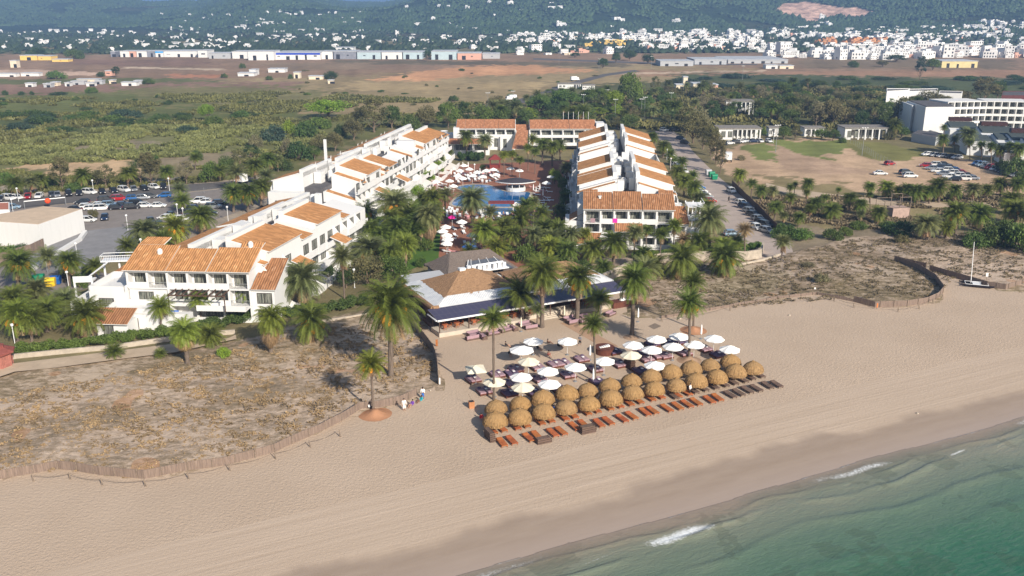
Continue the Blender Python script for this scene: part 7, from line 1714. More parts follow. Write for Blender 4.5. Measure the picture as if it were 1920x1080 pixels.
def build_town():
    random.seed(33); S = []
    for (x0, x1), (y0, y1), n, kind, sc0 in TOWN:
        for i in range(n):
            x = random.uniform(x0, x1); y = random.uniform(y0, y1)
            if n > 30 and fbm(x/28, y/7, 2) < .38: x = random.uniform(x0, x1)
            r = ray(x, y)
            if r is None or r[1] > 5200: continue
            v = {'white': random.choice((0, 1, 3, 4, 7, 0, 1, 2)), 'mix': random.choice((0, 1, 3, 4, 7, 0, 3, 2, 5, 6)), 'yellow': 9, 'ochre': 8}[kind]
            S.append((r[1], r, v, sc0*random.uniform(.55, 1.0)*(.85+max(0, r[1]-1500)/6000)*(.8 if x < 960 else 1), random.uniform(-.5, .5), x))
    # size in the picture decides who is an object of its own
    S.sort(key=lambda s: -s[3]/s[0]); big, rest = S[:296], S[296:]
    by = {}
    for d, r, v, s, a, x in big:
        o = bpy.data.objects.new('town_house', HM[v]); COL.objects.link(o); o.location = (r[0], r[1], r[2]); o.rotation_euler.z = a; o.scale = (s, s, s*1.05); o['category'] = 'house'
        zone = 'above the warehouses' if x < 620 else 'behind the central warehouses' if x < 960 else 'in the middle of the town' if x < 1440 else 'in the right part of town'
        o['group'] = '%s town houses %s' % (HN[v], zone); by.setdefault((HN[v], zone), []).append(o)
    for (nm, zone), L in by.items():
        name_row(L, 'small %s house %s, # of its colour' % (nm, zone))
    V = []; F = []; MI = []; off = 0; cache = {}
    for d, r, v, s, a, x in rest:
        if v not in cache:
            me = HM[v]; vv = np.empty(len(me.vertices)*3, np.float32); me.vertices.foreach_get('co', vv); ff = np.empty(len(me.loops), np.int32); me.loops.foreach_get('vertex_index', ff)
            mi = np.empty(len(me.polygons), np.int32); me.polygons.foreach_get('material_index', mi); cache[v] = (vv.reshape(-1, 3), ff.reshape(-1, 4), mi)
        vv, ff, mi = cache[v]; c, s_ = math.cos(a), math.sin(a)
        w_ = np.stack([(vv[:, 0]*c-vv[:, 1]*s_)*s+r[0], (vv[:, 0]*s_+vv[:, 1]*c)*s+r[1], vv[:, 2]*s+r[2]], -1)
        base = {0: 0, 1: 0, 3: 0, 4: 0, 7: 0, 2: 0, 5: 1, 6: 2, 8: 3, 9: 4}[v]; rf = 6 if v in (0, 1, 3, 4, 7, 9) else 7
        MI.append(np.where(mi == 0, base, np.where(mi == 1, 5, rf))); V.append(w_); F.append(ff+off); off += len(vv)
    o = np_mesh('distant_houses', np.concatenate(V), np.concatenate(F), [WF, CREAM, PINKW, ORANGEW, YELLOW, DARK, RW, RT], mi=np.concatenate(MI))
    tag(o, 'mass of tiny white and cream houses filling the town below the hills', 'town', kind='stuff')
build_town()
# ---------------------------------------------------------------- woods on the hills and between the houses, one mass each
def blobs(name, pts, label, matn, smin, smax, seed, cat='wood'):
    rg = np.random.default_rng(seed); base = np.array([(1, 0, 0), (0, 1, 0), (-1, 0, 0), (0, -1, 0), (0, 0, 1.0), (0, 0, -.6)])
    fac = [(0, 1, 4), (1, 2, 4), (2, 3, 4), (3, 0, 4), (0, 3, 5), (2, 1, 5)]
    n = len(pts); s = rg.uniform(smin, smax, n); V = base[None]*rg.uniform(.6, 1.4, (n, 6, 1))*s[:, None, None]; V[..., 2] *= rg.uniform(.7, 1.1, (n, 1)); V = V+np.array(pts)[:, None, :]+np.array((0, 0, 1))*s[:, None, None]*.35
    F = (np.array(fac)[None]+np.arange(n)[:, None, None]*6).reshape(-1, 3)
    o = np_mesh(name, V.reshape(-1, 3), F, matn); tag(o, label, cat, kind='stuff')
def woods():
    rg = np.random.default_rng(4); n = 125000; A = rg.uniform(-60, 1990, n); Y = 1250*np.exp(rg.random(n)*1.15); X = (A-960)*Y/1780; Z = hill(X, Y); k = Z > 1.5; rw_ = 540-FPX*(((Z-CAMH)*CS+Y*SN)/(Y*CS-(Z-CAMH)*SN)); cx_ = 960+FPX*X/(Y*CS-(Z-CAMH)*SN); k &= ~inpoly(QUARRY, cx_, rw_)
    m = fbm(X/120, Y/120, 3) > .36; k &= m
    blobs('hill_wood', np.stack([X, Y, Z], -1)[k], 'dark green pine wood covering the hills behind the town', leafmat('far_pines', (.045, .075, .03), .45, .02, tl=0), 2.6, 6.0, 1)
    n = 9500; A = rg.uniform(-60, 1990, n); rows = rg.uniform(62, 103, n); Y = 52*1863/(rows-10); X = (A-960)*Y/1780; Z = np.maximum(0, hill(X, Y)); k = (fbm(A/40, rows/5, 3) > .38) & ((A < 620) | (Y > 1060))
    blobs('town_trees', np.stack([X, Y, Z], -1)[k], 'dark trees and hedges between the houses of the town', leafmat('far_trees', (.035, .055, .028), .4, .02, tl=0), 2.5, 5.5, 2)
woods()

# ---------------------------------------------------------------- ground plants as single masses
def tufts(name, poly, n, size, leafs, label, dens, seed, relief=False, h=1.0):
    rg = np.random.default_rng(seed); W = [P(a, b) for a, b in poly]; xs = [p[0] for p in W]; ys = [p[1] for p in W]
    X = rg.uniform(min(xs), max(xs), n*3); Y = rg.uniform(min(ys), max(ys), n*3); k = inpoly(W, X, Y) & (fbm(X*dens, Y*dens, 3) > .50); X = X[k][:n]; Y = Y[k][:n]; m = len(X)
    q = 7; s = size*rg.uniform(.5, 1.5, m); C = np.stack([X, Y, np.zeros(m)+(.18 if relief else 0)], -1)
    d = rg.normal(size=(m, q, 3)); d[..., 2] = np.abs(d[..., 2])*.8*h; d /= np.linalg.norm(d, axis=2)[..., None]; pos = C[:, None]+d*s[:, None, None]*.6
    a = np.cross(d, rg.normal(size=d.shape)); a /= np.linalg.norm(a, axis=2)[..., None]+1e-9; b = d*s[:, None, None]*.45*h; a = a*s[:, None, None]*.32
    V = np.stack([pos-a-b, pos+a-b, pos+a*.5+b, pos-a*.5+b], 2).reshape(-1, 3); o = np_mesh(name, V, np.arange(m*q*4).reshape(-1, 4), leafs); tag(o, label, 'plants', kind='stuff')
DRY = leafmat('dry_scrub', (.27, .195, .12), .4, .35, tl=.05); SCG = leafmat('grey_green_scrub', (.19, .165, .10), .4, .3, tl=.05); REEDL = leafmat('reed_leaves', (.16, .175, .065), .35, .08, tl=.2); SCR = leafmat('plain_scrub', (.125, .13, .045), .45, .06, tl=.1)
tufts('dune_scrub', [(0, 745), (440, 655), (700, 600), (790, 610), (815, 700), (640, 780), (440, 862), (270, 888), (0, 890), (-300, 900), (-300, 780)], 15000, .17, DRY, 'low dry brown plants dotting the left dune', .9, 11, True)
tufts('dune_scrub', [(1185, 510), (1450, 485), (1600, 450), (1950, 430), (1950, 530), (1800, 515), (1750, 560), (1600, 560), (1240, 590)], 15000, .19, SCG, 'grey green low plants on the right dune', .8, 12, True)
tufts('reed_bed', [(-60, 285), (130, 250), (260, 238), (560, 238), (640, 262), (540, 290), (420, 290), (0, 312)], 20000, .95, REEDL, 'pale green reed bed across the left plain', .16, 13, h=1.5)
tufts('plain_scrub', [(-60, 190), (420, 170), (900, 190), (940, 236), (720, 240), (600, 235), (420, 238), (-60, 290)], 14000, 1.2, SCR, 'low green scrub of the plain behind the resort', .04, 14)
tufts('plain_scrub', [(-60, 320), (30, 318), (80, 338), (420, 310), (520, 270), (600, 290), (500, 335), (-60, 370)], 9000, .8, SCR, 'green undergrowth between the trees along the far road', .09, 15)
tufts('plain_scrub', [(900, 215), (1250, 170), (1700, 165), (1760, 240), (1340, 252), (1240, 245), (1120, 236), (900, 238)], 16000, 1.6, SCR, 'dense green undergrowth of the wood behind the resort', .06, 16)
tufts('plain_scrub', [(1460, 370), (1930, 366), (1930, 432), (1700, 430), (1480, 430), (1400, 370)], 7000, .6, SCG, 'sparse undergrowth among the palms on the right', .12, 17)

# ---------------------------------------------------------------- vehicles
def make_car(kind):
    t = empty('parked_car'); tag(t, '-', 'car')
    L, H, hood, tail = {'hatch': (4.0, 1.48, .95, .12), 'sedan': (4.5, 1.44, 1.15, .75), 'suv': (4.6, 1.72, 1.1, .1)}[kind]; h0 = L/2; bl = .88 if kind != 'suv' else 1.02; hw = .88
    # body: cross sections along the length
    secs = [(-h0, .70, .45, bl-.22), (-h0+.12, .82, .26, bl-.08), (-h0+.6, hw, .22, bl), (0, hw, .2, bl), (h0-hood, hw, .22, bl-.02), (h0-.35, .86, .24, bl-.16), (h0-.08, .76, .3, bl-.30), (h0, .62, .42, bl-.38)]
    m = MB(); R_ = []
    for x, w_, zb, zt in secs: R_.append([(x, -w_*.92, zb), (x, -w_, (zb+zt)/2), (x, -w_*.93, zt), (x, w_*.93, zt), (x, w_, (zb+zt)/2), (x, w_*.92, zb)])
    for a, b in zip(R_[:-1], R_[1:]):
        for i in range(6): j = (i+1) % 6; m.face([a[i], a[j], b[j], b[i]])
    m.face(R_[0][::-1]); m.face(R_[-1])
    x0, x1, x2, x3 = -h0+tail, -h0+tail+.55, h0-hood-.75, h0-hood+.05; r = .68
    m.hexa([(x1, -r, H-.06), (x2, -r, H-.06), (x2, r, H-.06), (x1, r, H-.06)], [(x1+.08, -r*.9, H), (x2-.06, -r*.9, H), (x2-.06, r*.9, H), (x1+.08, r*.9, H)])
    for s in (-1, 1):
        for xa, xb, za in ((x0, x1, 0), (x3, x2, 0), ((x1+x2)/2, (x1+x2)/2, 1)): m.path([(xa, s*.80, bl), (xb, s*r, H-.04)], [.05, .05], 5)
    m.build('body', CARC[0], t)
    m = MB(); m.hexa([(x0+.06, -.78, bl-.02), (x3-.06, -.78, bl-.02), (x3-.06, .78, bl-.02), (x0+.06, .78, bl-.02)], [(x1+.02, -r+.01, H-.065), (x2-.02, -r+.01, H-.065), (x2-.02, r-.01, H-.065), (x1+.02, r-.01, H-.065)]); m.build('window_glass', CARGL, t)
    for x in (-h0+.78, h0-.82):
        for s in (-1, 1):
            m = MB(); m.tube((x, s*.70, .31), (x, s*.90, .31), .31, n=14); w_ = m.build('wheel', BLACK, t)
            m = MB(); m.tube((x, s*.85, .31), (x, s*.912, .31), .18, n=10); par(m.build('rim', METALG), w_)
    for s in (-.58, .58): m = MB(); m.box(h0-.2, h0+.005, s-.14, s+.14, bl-.38, bl-.24); m.build('headlight', METALW, t)
    for s in (-.62, .62): m = MB(); m.box(-h0-.01, -h0+.1, s-.12, s+.12, bl-.3, bl-.14); m.build('tail_light', REDP, t)
    m = MB(); m.box(-h0-.02, -h0+.02, -.26, .26, .45, .56); m.build('number_plate', METALW, t)
    return t
CARGL = mat('car_window', (.015, .018, .022), .08, 0, spec=.6)
CARC = [carmat('car_paint_white', (.75, .75, .74), 0), carmat('car_paint_black', (.015, .015, .02)), carmat('car_paint_dark_grey', (.06, .065, .075)), carmat('car_paint_silver', (.36, .38, .41), .5), carmat('car_paint_red', (.42, .012, .02)), carmat('car_paint_blue', (.015, .12, .36)), carmat('car_paint_dark_blue', (.012, .03, .08)), carmat('car_paint_sky', (.28, .40, .52), .4)]
CN = ['white', 'black', 'dark grey', 'silver', 'red', 'blue', 'dark blue', 'pale blue']
CARP = {k: make_car(k) for k in ('hatch', 'sedan', 'suv')}
for k, o in CARP.items():
    for c in kids(o):
        if c.name.startswith('body'): c.material_slots[0].link = 'OBJECT'; c.material_slots[0].material = CARC[0]
ROWS = {}
def car(px, py, ang, col, kind, row):
    o = put(CARP[kind], P(px, py), R(ang)+random.uniform(-.04, .04), z=.06); o.name = 'parked_car'
    for c in kids(o):
        if c.name.startswith('body'): c.material_slots[0].link = 'OBJECT'; c.material_slots[0].material = CARC[col]
    o['group'] = 'cars parked '+row; ROWS.setdefault((CN[col], row), []).append(o)
rA = 'along the far road by the scrub'; rB = 'in the middle of the left car park'; rC = 'at the near end of the left car park'
for x, y, a, c, k in ((2, 377, -75, 2, 'hatch'), (17, 375, -20, 0, 'suv'), (31, 374, -20, 0, 'hatch'), (53, 372, -70, 4, 'hatch'), (74, 371, -80, 0, 'hatch'), (98, 369, -60, 2, 'hatch'), (108, 369, -60, 3, 'hatch'), (129, 367, -60, 1, 'suv'), (149, 366, -65, 1, 'hatch'), (168, 364, -20, 0, 'suv'), (192, 363, -60, 1, 'hatch'), (213, 361, -55, 1, 'sedan'), (233, 359.5, -35, 0, 'suv'), (251, 358, -60, 3, 'hatch'), (271, 357, -50, 1, 'hatch'), (289, 354, -35, 0, 'hatch'), (307, 354, -70, 1, 'suv')): car(x, y, a, c, k, rA)
for x, y, a, c, k in ((155, 383, 190, 1, 'hatch'), (199, 379, 25, 1, 'suv'), (223, 376, 15, 4, 'suv'), (250, 375, 15, 5, 'hatch'), (268, 374, 20, 3, 'hatch'), (281, 372, 20, 2, 'hatch'), (309, 370, 190, 5, 'hatch'), (163, 391, 20, 0, 'hatch'), (172, 394, 20, 0, 'hatch'), (186, 388, 15, 0, 'sedan'), (192, 394, 15, 0, 'suv'), (206, 388, 20, 7, 'suv'), (218, 393, 15, 1, 'hatch'), (232, 388, 15, 6, 'hatch'), (247, 392, 20, 1, 'suv'), (258, 385, 10, 1, 'suv'), (272, 389, 10, 0, 'hatch'), (296, 389, 10, 0, 'sedan'), (137, 396, 170, 1, 'sedan'), (24, 392, 20, 7, 'hatch')): car(x, y, a, c, k, rB)
for x, y, a, c, k in ((197, 412, -70, 6, 'hatch'), (166, 416, 0, 0, 'hatch'), (283, 418, -60, 2, 'sedan'), (310, 412, 170, 0, 'hatch'), (322, 408, -60, 1, 'hatch'), (337, 416, 20, 0, 'suv'), (372, 381, 190, 0, 'suv'), (383, 382, 190, 0, 'hatch'), (400, 391, 10, 3, 'suv'), (365, 396, 10, 6, 'suv'), (385, 397, 10, 1, 'hatch'), (360, 404, 10, 2, 'suv'), (392, 404, 5, 1, 'suv'), (412, 384, 20, 6, 'hatch'), (300, 428, -60, 1, 'suv'), (345, 402, -50, 1, 'hatch')): car(x, y, a, c, k, rC)
rD = 'along the left side of the right road'; rE = 'beside the dark screen on the right road'; rF = 'before the colonnaded villa'; rG = 'in the packed block of the dirt lot'; rH = 'in the far row of the dirt lot'
for x, y, a, c, k in ((1268, 312, -60, 0, 'hatch'), (1274, 318, -60, 3, 'suv'), (1282, 324, -60, 0, 'hatch'), (1291, 345, -70, 1, 'suv'), (1294, 352, -70, 1, 'hatch'), (1308, 356, 15, 5, 'suv'), (1314, 362, 15, 0, 'hatch'), (1317, 368, 10, 0, 'suv'), (1330, 380, 10, 4, 'hatch'), (1299, 348, -70, 2, 'hatch'), (1304, 353, -60, 6, 'hatch'), (1322, 373, 12, 3, 'suv'), (1260, 300, -60, 3, 'hatch'), (1255, 294, -60, 0, 'suv'), (1276, 262, -45, 6, 'hatch'), (1284, 270, -45, 1, 'hatch'), (1245, 246, 0, 0, 'hatch'), (1263, 246, 0, 1, 'sedan'), (1372, 442, 10, 7, 'hatch')): car(x, y, a, c, k, rD)
for x, y, a, c, k in ((1371, 361, -80, 0, 'hatch'), (1405, 399, -55, 3, 'hatch'), (1412, 406, -55, 2, 'hatch'), (1421, 414, -60, 3, 'hatch'), (1398, 392, -55, 6, 'suv'), (1390, 384, -55, 0, 'hatch'), (1428, 420, -58, 1, 'hatch'), (1418, 430, -80, 0, 'hatch'), (1434, 426, -60, 2, 'suv'), (1437, 436, -60, 3, 'hatch')): car(x, y, a, c, k, rE)
for x, y, a, c, k in ((1357, 273, 40, 1, 'hatch'), (1367, 271, 20, 0, 'sedan'), (1381, 269, 10, 1, 'hatch'), (1389, 268, 10, 0, 'hatch'), (1399, 267, 10, 3, 'hatch'), (1413, 267, 0, 6, 'sedan'), (1425, 267, -80, 0, 'hatch'), (1441, 267, -80, 0, 'hatch')): car(x, y, a, c, k, rF)
g_ = [(1668, 309.5, 20, 4, 'hatch'), (1650, 328, -5, 0, 'sedan'), (1698, 327, 10, 2, 'suv'), (1706, 333, 0, 0, 'suv')]
for x, y, a, c, k in g_: car(x, y, a, c, k, 'loose on the open dirt lot')
cc = [4, 0, 1, 3, 6, 2, 0, 0, 5, 3, 0, 4, 0, 0, 2, 1, 0, 3]
for i in range(18):
    r_, q = i//3, i % 3; car(1735+r_*11+q*16, 313+r_*5.2+q*-1.0, 165, cc[i], ('hatch', 'suv', 'sedan')[i % 3], rG)
for i, c in enumerate((5, 7, 3, 4, 0, 2, 6, 0, 0, 3)): car(1832+i*8.4, 309.5+i*2.6, 200, c, ('hatch', 'suv')[i % 2], rH)
for i, c in enumerate((0, 3, 0, 1, 0)): car(1738+i*14, 292+i*1.5, 190, c, 'hatch', 'by the shed under the right hotel')
for i, c in enumerate((0, 3, 0, 0, 2)): car(1650+i*12, 235-i*1.0, 10, c, 'hatch', 'under the trees left of the right hotel')
for (cn, row), L in ROWS.items():
    if len(L) == 1: L[0]['label'] = 'the only %s car parked %s' % (cn, row)
    else: name_row(L, '# %s car of those parked %s' % (cn, row))
def truck(px, py, ang, label, s=1):
    q = P(px, py); t = tag(empty('truck', (q[0], q[1], .06), R(ang)), label, 'truck')
    m = MB(); m.box(-3.2*s, 1.2*s, -1.15, 1.15, .9, 3.3); o = m.build('cargo_box', METALW); par(o, t); m = MB(); m.hexa([(1.3*s, -1.05, .6), (3.1*s, -1.05, .6), (3.1*s, 1.05, .6), (1.3*s, 1.05, .6)], [(1.3*s, -1.0, 2.6), (2.6*s, -1.0, 2.6), (2.6*s, 1.0, 2.6), (1.3*s, 1.0, 2.6)]); par(m.build('cab', METALW), t)
    m = MB(); m.box(2.2*s, 3.12*s, -.95, .95, 1.6, 2.3); par(m.build('windscreen', CARGL), t)
    for x in (-2.2*s, 2.2*s):
        for y in (-1.0, 1.0): m = MB(); m.tube((x, y-.15, .45), (x, y+.15, .45), .45, n=12); par(m.build('wheel', BLACK), t)
truck(958, 189, 200, 'white box truck driving on the country road behind the resort', 1.0); truck(1078, 152, 20, 'white lorry further up the country road'); truck(1365, 303, 80, 'white caravan like truck parked at the edge of the dirt lot', .7)
truck(452, 345, 150, 'white van truck on the far road behind the palms', .6)

# containers for glass and paper
def container(px, py, m_, label, z=.06):
    q = P(px, py); t = tag(empty('recycling_container', (q[0], q[1], z), .2), label, 'recycling container'); m = MB(); m.hexa([(-.8, -.6, .1), (.8, -.6, .1), (.8, .6, .1), (-.8, .6, .1)], [(-.9, -.7, 1.3), (.9, -.7, 1.3), (.9, .7, 1.3), (-.9, .7, 1.3)]); par(m.build('body', m_), t)
    m = MB()
    for k in range(5): a, b = math.pi*k/5, math.pi*(k+1)/5; m.hexa([(-.9, -.7*math.cos(a), 1.3), (.9, -.7*math.cos(a), 1.3), (.9, -.7*math.cos(b), 1.3), (-.9, -.7*math.cos(b), 1.3)], [(-.9, -.7*math.cos(a), 1.31+.45*math.sin(a)), (.9, -.7*math.cos(a), 1.31+.45*math.sin(a)), (.9, -.7*math.cos(b), 1.31+.45*math.sin(b)), (-.9, -.7*math.cos(b), 1.31+.45*math.sin(b))])
    par(m.build('lid', m_), t)
GRN = mat('green_plastic', (.01, .20, .10), .5); YEL = mat('yellow_plastic', (.75, .50, .02), .5); BLU = mat('blue_plastic', (.01, .09, .35), .5)
for a in ((66, 532, GRN, 'left one of two green recycling containers by the left road'), (75, 530, GRN, 'right one of two green recycling containers by the left road'), (96, 537, YEL, 'yellow recycling container between green and blue ones'), (106, 533, BLU, 'blue recycling container right of the yellow one'), (1328, 328, GREYW, 'grey container left of the green ones on the right road'), (1334, 332, GRN, 'green recycling container on the right road, further one'), (1339, 337, GRN, 'green recycling container on the right road, nearer one')): container(*a)
def boat():
    q = P(1830, 537); t = tag(empty('catamaran', (q[0], q[1], .05), R(-20)), 'black beach catamaran with a bare leaning mast on the sand', 'boat')
    for s, nm in ((-1.1, 0), (1.1, 1)):
        m = MB(); secs = [(-3, .06, .3), (-2.2, .2, .15), (0, .26, .05), (2.2, .22, .08), (3, .1, .25)]
        R_ = [[(x, s-w_, .45), (x, s, zb), (x, s+w_, .45), (x, s, .58)] for x, w_, zb in secs]
        for a, b in zip(R_[:-1], R_[1:]):
            for i in range(4): j = (i+1) % 4; m.face([a[i], b[i], b[j], a[j]])
        m.face(R_[0]); m.face(R_[-1][::-1]); par(m.build('hull', mat('dark_hull', (.02, .018, .025), .4)), t)
    m = MB()
    for x in (-2, -.7, .7, 2): m.tube((x, -1.1, .6), (x, 1.1, .6), .06)
    for y in (-1.1, 1.1): m.tube((-2, y, .6), (2, y, .6), .05)
    m.box(-.65, .65, -1, 1, .56, .6); par(m.build('frame', METALW), t)
    m = MB(); m.tube((-1.0, 0, .6), (-1.2, 2.2, 8.2), .07, .05); par(m.build('mast', METALW), t)
boat()
def sign(px, py, w_, h, z, m_, label):
    q = P(px, py); t = tag(empty('sign', (q[0], q[1], .03)), label, 'sign'); m = MB(); m.tube((0, .04, 0), (0, .04, z), .04); par(m.build('post', POST), t); m = MB(); m.box(-w_/2, w_/2, -.04, 0, z, z+h); par(m.build('board', m_), t)
sign(1849, 527, .45, .75, .9, METALW, 'small white information board standing on the right dune'); sign(824, 722, .3, 1.0, .1, METALW, 'white marker post at the corner of the left dune fence'); sign(1644, 580, .2, .8, .3, mat('orange_paint', (.7, .2, .05)), 'orange and white marker post at the right dune fence'); sign(1527, 551, .3, .35, .9, METALW, 'little white notice on the right dune fence post'); sign(819, 650, .35, 1.1, .1, WOODO, 'brown wooden totem at the entrance by the restaurant corner')
def banner():
    a = Vector(P(47, 393)+(0,)); b = Vector(P(124, 385)+(0,)); t = tag(empty('barrier', (a.x, a.y, 0)), 'long white height bar with an orange disc over the car park entrance', 'barrier'); m = MB(); m.tube((a.x, a.y, 2.2), (b.x, b.y, 2.2), .14); m.build('bar', METALW, t)
    for nm, p in (('post', a), ('post', b)): m = MB(); m.tube((p.x, p.y, 0), (p.x, p.y, 2.2), .08); m.build('post', METALG, t)
    c = (a+b)/2; m = MB(); m.ball((c.x+1, c.y-.5, 1.9), .75, 12, 8); m.build('marker', mat('orange_red', (.8, .08, .02)), t)
banner()

# ---------------------------------------------------------------- people
def person(px, py, pose, skin, top, bottom, label, rz=0.0, hair=BLACK, z=.035):
    q = P(px, py); t = tag(empty('person', (q[0], q[1], z), rz), label, 'person')
    if pose == 'stand': J = dict(pel=(0, 0, .95), ch=(0, .0, 1.32), nk=(0, 0, 1.48), hd=(0, -.02, 1.66), sl=(-.2, 0, 1.42), sr=(.2, 0, 1.42), el=(-.28, .02, 1.14), er=(.27, -.03, 1.14), hl=(-.27, -.08, .88), hr=(.26, -.15, .9), kl=(-.11, -.02, .52), kr=(.12, -.02, .52), fl=(-.11, .03, .07), fr=(.13, .0, .07))
    elif pose == 'walk': J = dict(pel=(0, 0, .93), ch=(0, -.03, 1.30), nk=(0, -.04, 1.46), hd=(0, -.07, 1.64), sl=(-.19, -.02, 1.40), sr=(.19, -.02, 1.40), el=(-.26, .1, 1.16), er=(.26, -.12, 1.14), hl=(-.24, .12, .9), hr=(.22, -.3, .98), kl=(-.1, -.18, .52), kr=(.1, .08, .5), fl=(-.1, -.32, .08), fr=(.1, .34, .12))
    else: J = dict(pel=(0, 0, .18), ch=(0, .12, .52), nk=(0, .13, .68), hd=(0, .08, .86), sl=(-.19, .12, .62), sr=(.19, .12, .62), el=(-.27, .0, .38), er=(.27, .0, .38), hl=(-.16, -.28, .36), hr=(.16, -.28, .36), kl=(-.14, -.38, .42), kr=(.14, -.38, .42), fl=(-.12, -.72, .08), fr=(.13, -.74, .08))
    names = list(J); E = [('pel', 'ch'), ('ch', 'nk'), ('nk', 'hd'), ('ch', 'sl'), ('ch', 'sr'), ('sl', 'el'), ('el', 'hl'), ('sr', 'er'), ('er', 'hr'), ('pel', 'kl'), ('pel', 'kr'), ('kl', 'fl'), ('kr', 'fr')]
    rad = dict(pel=.14, ch=.14, nk=.055, hd=.1, sl=.07, sr=.07, el=.045, er=.045, hl=.035, hr=.035, kl=.075, kr=.075, fl=.05, fr=.05)
    # the limbs carry on into feet and hands
    J['tl'] = (J['fl'][0], J['fl'][1]-.16, max(.04, J['fl'][2]-.03)); J['tr'] = (J['fr'][0], J['fr'][1]-.16, max(.04, J['fr'][2]-.03)); rad['tl'] = rad['tr'] = .04; names += ['tl', 'tr']; E += [('fl', 'tl'), ('fr', 'tr')]
    J['pl'] = tuple(np.array(J['hl'])+np.array((0, -.03, -.08))); J['pr'] = tuple(np.array(J['hr'])+np.array((0, -.03, -.08))); rad['pl'] = rad['pr'] = .03; names += ['pl', 'pr']; E += [('hl', 'pl'), ('hr', 'pr')]
    me = bpy.data.meshes.new('body'); me.from_pydata([J[n] for n in names], [(names.index(a), names.index(b)) for a, b in E], []); o = bpy.data.objects.new('body', me); COL.objects.link(o)
    md = o.modifiers.new('skin', 'SKIN'); sl = me.skin_vertices[0]
    for i, n in enumerate(names): sl.data[i].radius = (rad[n], rad[n]); sl.data[i].use_root = (n == 'pel')
    o.modifiers.new('sub', 'SUBSURF').levels = 1; o.modifiers['sub'].render_levels = 1
    dg = bpy.context.evaluated_depsgraph_get(); nm = bpy.data.meshes.new_from_object(o.evaluated_get(dg)); bpy.data.objects.remove(o)
    nm.materials.clear(); nm.materials.append(skin); o = bpy.data.objects.new('body', nm); COL.objects.link(o); par(o, t)
    # clothes: shells grown from the same surface
    def shell(name, z0, z1, mt, xl, grow, yl=9):
        vs = np.array([v.co[:] for v in nm.vertices]); ns = np.array([v.normal[:] for v in nm.vertices]); F = [tuple(p.vertices) for p in nm.polygons if all(z0 < vs[v][2] < z1 and abs(vs[v][0]) < xl and vs[v][1] > -yl for v in p.vertices)]
        if not F: return
        used = sorted({v for f in F for v in f}); mp = {v: i for i, v in enumerate(used)}; c = bpy.data.meshes.new(name); c.from_pydata([tuple(vs[v]+ns[v]*grow) for v in used], [], [tuple(mp[v] for v in f) for f in F]); c.materials.append(mt); ob = bpy.data.objects.new(name, c); COL.objects.link(ob); par(ob, t)
    if pose == 'sit': shell('shirt', .26, .72, top, .3, .015, .12) if top else None; shell('shorts', .0, .42, bottom, .3, .017, .3)
    else: shell('shirt', .92, 1.5, top, .3, .016) if top else None; shell('trousers', .30 if bottom is not SKIN else .8, .98, bottom, .24, .018)
    m = MB(); h = J['hd']; m.ball((h[0], h[1]+.02, h[2]+.035), .108, 10, 6, sz=1.05); o = m.build('hair', hair); par(o, t)
    m = MB(); m.ball((h[0], h[1]-.105, h[2]-.01), .018, 6, 4)
    for s in (-1, 1): m.ball((h[0]+s*.1, h[1], h[2]-.01), .022, 6, 4)
    par(m.build('face_features', skin), t)
WC = CANVASW; TQ = mat('turquoise_fabric', (.02, .38, .45)); PUR = mat('purple_fabric', (.16, .06, .35)); BRN = mat('brown_skin', (.2, .1, .06), .6)
person(758, 770, 'stand', SKIN, WC, WC, 'person dressed all in white standing below the reed fence', .4)
person(694, 768, 'sit', BRN, WC, BLACK, 'person in a white shirt sitting against the palm trunk on the mound', 1.2)
person(773, 762, 'sit', SKIN, PUR, PUR, 'person in purple sitting on the sand by the fence', -.6)
person(790, 754, 'sit', BRN, TQ, TQ, 'person in turquoise sitting at the fence end', -.9); person(793, 748, 'stand', BRN, WC, BLUEP, 'person in white and blue standing at the fence end')
person(1039, 782, 'walk', SKIN, BLUEP, BLUEP, 'person in blue walking between the straw parasols and loungers', 2.2)
person(1087, 648, 'walk', SKIN, mat('grey_fabric', (.2, .2, .22)), BLACK, 'person in dark clothes walking on the sand below the restaurant steps', 2.8)
person(903, 788, 'sit', SKIN, REDP, REDP, 'person in red sitting in the shade beside the leftmost straw parasols', .5)
person(1293, 741, 'stand', SKIN, WC, BLACK, 'person in a white top standing among the right loungers', 1.0)
person(949, 651, 'sit', SKIN, BLACK, BLACK, 'person in black sitting left of the largest parasol', 1.5); person(1008, 656, 'sit', BRN, BLACK, BLACK, 'person in dark clothes sitting behind the largest parasol', .9); person(956, 667, 'sit', SKIN, BLACK, BLACK, 'person sitting in the shadow of the largest parasol', .2)
person(1028, 646, 'sit', BRN, None, BLACK, 'bare chested person sitting near the lone parasol', 2.0); person(1047, 652, 'sit', BRN, BLACK, BLACK, 'person sitting in the shadow of the lone parasol', 1.2); person(1029, 668, 'sit', SKIN, None, REDP, 'person in red shorts sunbathing before the daybeds', .3)
person(1366, 379, 'walk', BRN, BLACK, BLACK, 'person in dark clothes walking in the middle of the right road', 1.0, z=.06); person(1301, 336, 'stand', BRN, BLACK, BLACK, 'person in dark clothes standing beside the shaded cars on the right road', 0, z=.06)
person(60, 630, 'stand', SKIN, REDP, REDP, 'person in a red dress standing behind the clipped hedge', 0, z=.02); person(195, 498, 'stand', SKIN, PINKW, SKIN, 'person in pale pink on the path beyond the court fence', 0, z=.06)
for i, (x, y) in enumerate(((905, 398), (944, 408), (955, 410), (866, 400), (1022, 386), (842, 380))): person(x, y, 'stand' if i % 2 else 'sit', SKIN, None if i % 3 else WC, (REDP, BLUEP, BLACK)[i % 3], '%s from the left of the bathers around the pool' % ordinal([2, 4, 5, 1, 6, 0][i] if False else sorted([905, 944, 955, 866, 1022, 842]).index(x)), i, z=.06)

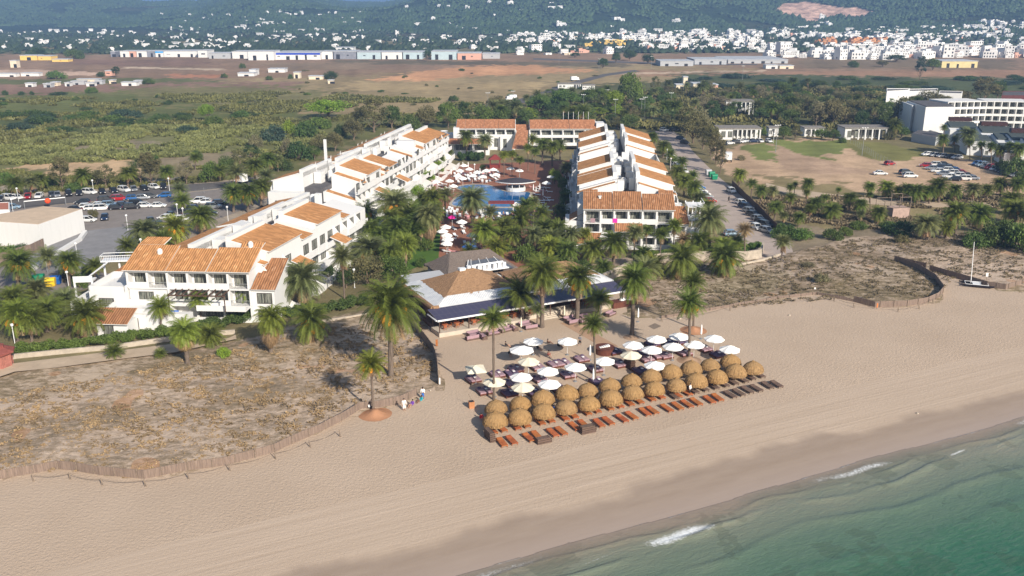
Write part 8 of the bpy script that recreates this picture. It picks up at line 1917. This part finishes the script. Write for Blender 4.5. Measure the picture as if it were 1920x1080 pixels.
# boulders and litter on the dunes
L = []
for i, (x, y) in enumerate(((741, 748), (755, 744), (807, 734), (780, 738), (228, 848), (85, 860), (425, 838), (1480, 592), (1275, 598), (1720, 776))):
    q = P(x, y); o = MB(); r = random.uniform(.14, .26); o.lathe([(0, -.05), (r, 0), (r*.9, r*.6), (r*.4, r*.95), (0, r)], 7); b = o.build('stone', STONE); b.location = (q[0], q[1], .1 if i < 7 else .03); tag(b, '-', 'stone', 'pale stones on the sand'); L.append(b)
name_row(L, 'pale stone lying on the sand near a dune fence, # from the left')

# ---------------------------------------------------------------- labels of palms and trees
AREA = {'a': 'before the left block facade', 'b': 'in the grove left of the left block', 'c': 'between the car park and the left block', 'd': 'along the far road by the scrub', 'e': 'in the garden court', 'f': 'beyond the pool court', 'g': 'in front of the right block',
        'h': 'left of the right road', 'i': 'right of the right road', 'j': 'at the foot of the right hotel', 'n': 'in the wood behind the resort', 'k': 'by the scrub behind the left road', 'l': 'out on the green plain', 'm': 'far out in the fields', 'o': 'in the dark scrub band', 'p': 'at the edge of the right dune', 'q': 'in the resort gardens'}
by = {}
KN = {'canary': 'broad feather palm', 'date': 'slim feather palm', 'shaggy': 'shaggy skirted palm', 'fan': 'fan palm', 'small': 'stemless palm'}
for th, wh, kind, fruit, cx, by_ in ALLP:
    if wh: by.setdefault(('%s%s %s' % (KN[kind], ' with orange fruit' if fruit else '', AREA[wh]), 'palms '+AREA[wh]), []).append(th)
TN = {'round': 'rounded', 'pine': 'flat crowned', 'tall': 'tall', 'bush': 'low', 'loose': 'loose crowned'}
LN = {'dark': 'dark green', 'green': 'green', 'olive': 'olive green', 'bright': 'bright green', 'grey': 'grey green', 'mid': 'mid green', 'blue': 'bluish green'}
for th, wh, kind, leaf, px_, by_ in ALLT:
    if wh: by.setdefault(('%s %s %s %s' % (TN[kind], LN[leaf], 'bush' if kind == 'bush' else 'tree', AREA[wh]), '%s %s' % ('bushes' if kind == 'bush' else 'trees', AREA[wh])), []).append(th)
for (d, grp), L in by.items():
    for o in L: o['group'] = grp
    if len(L) == 1: L[0]['label'] = 'the only '+d
    else: name_row(L, '# '+d)

# ---------------------------------------------------------------- haze
g = bpy.data.materials.new('haze'); g.use_nodes = True; n = g.node_tree; n.nodes.remove(n.nodes['Principled BSDF'])
pv = n.nodes.new('ShaderNodeVolumePrincipled'); pv.inputs['Color'].default_value = (.34, .57, 1, 1); pv.inputs['Density'].default_value = 2.0e-4; pv.inputs['Anisotropy'].default_value = 0.0
n.links.new(pv.outputs[0], n.nodes['Material Output'].inputs['Volume'])
m = MB(); m.box(-9000, 9000, -400, 12500, -9.5, 262); o = m.build('haze', g); tag(o, 'thin pale blue air haze over the whole coast', 'haze', kind='stuff')
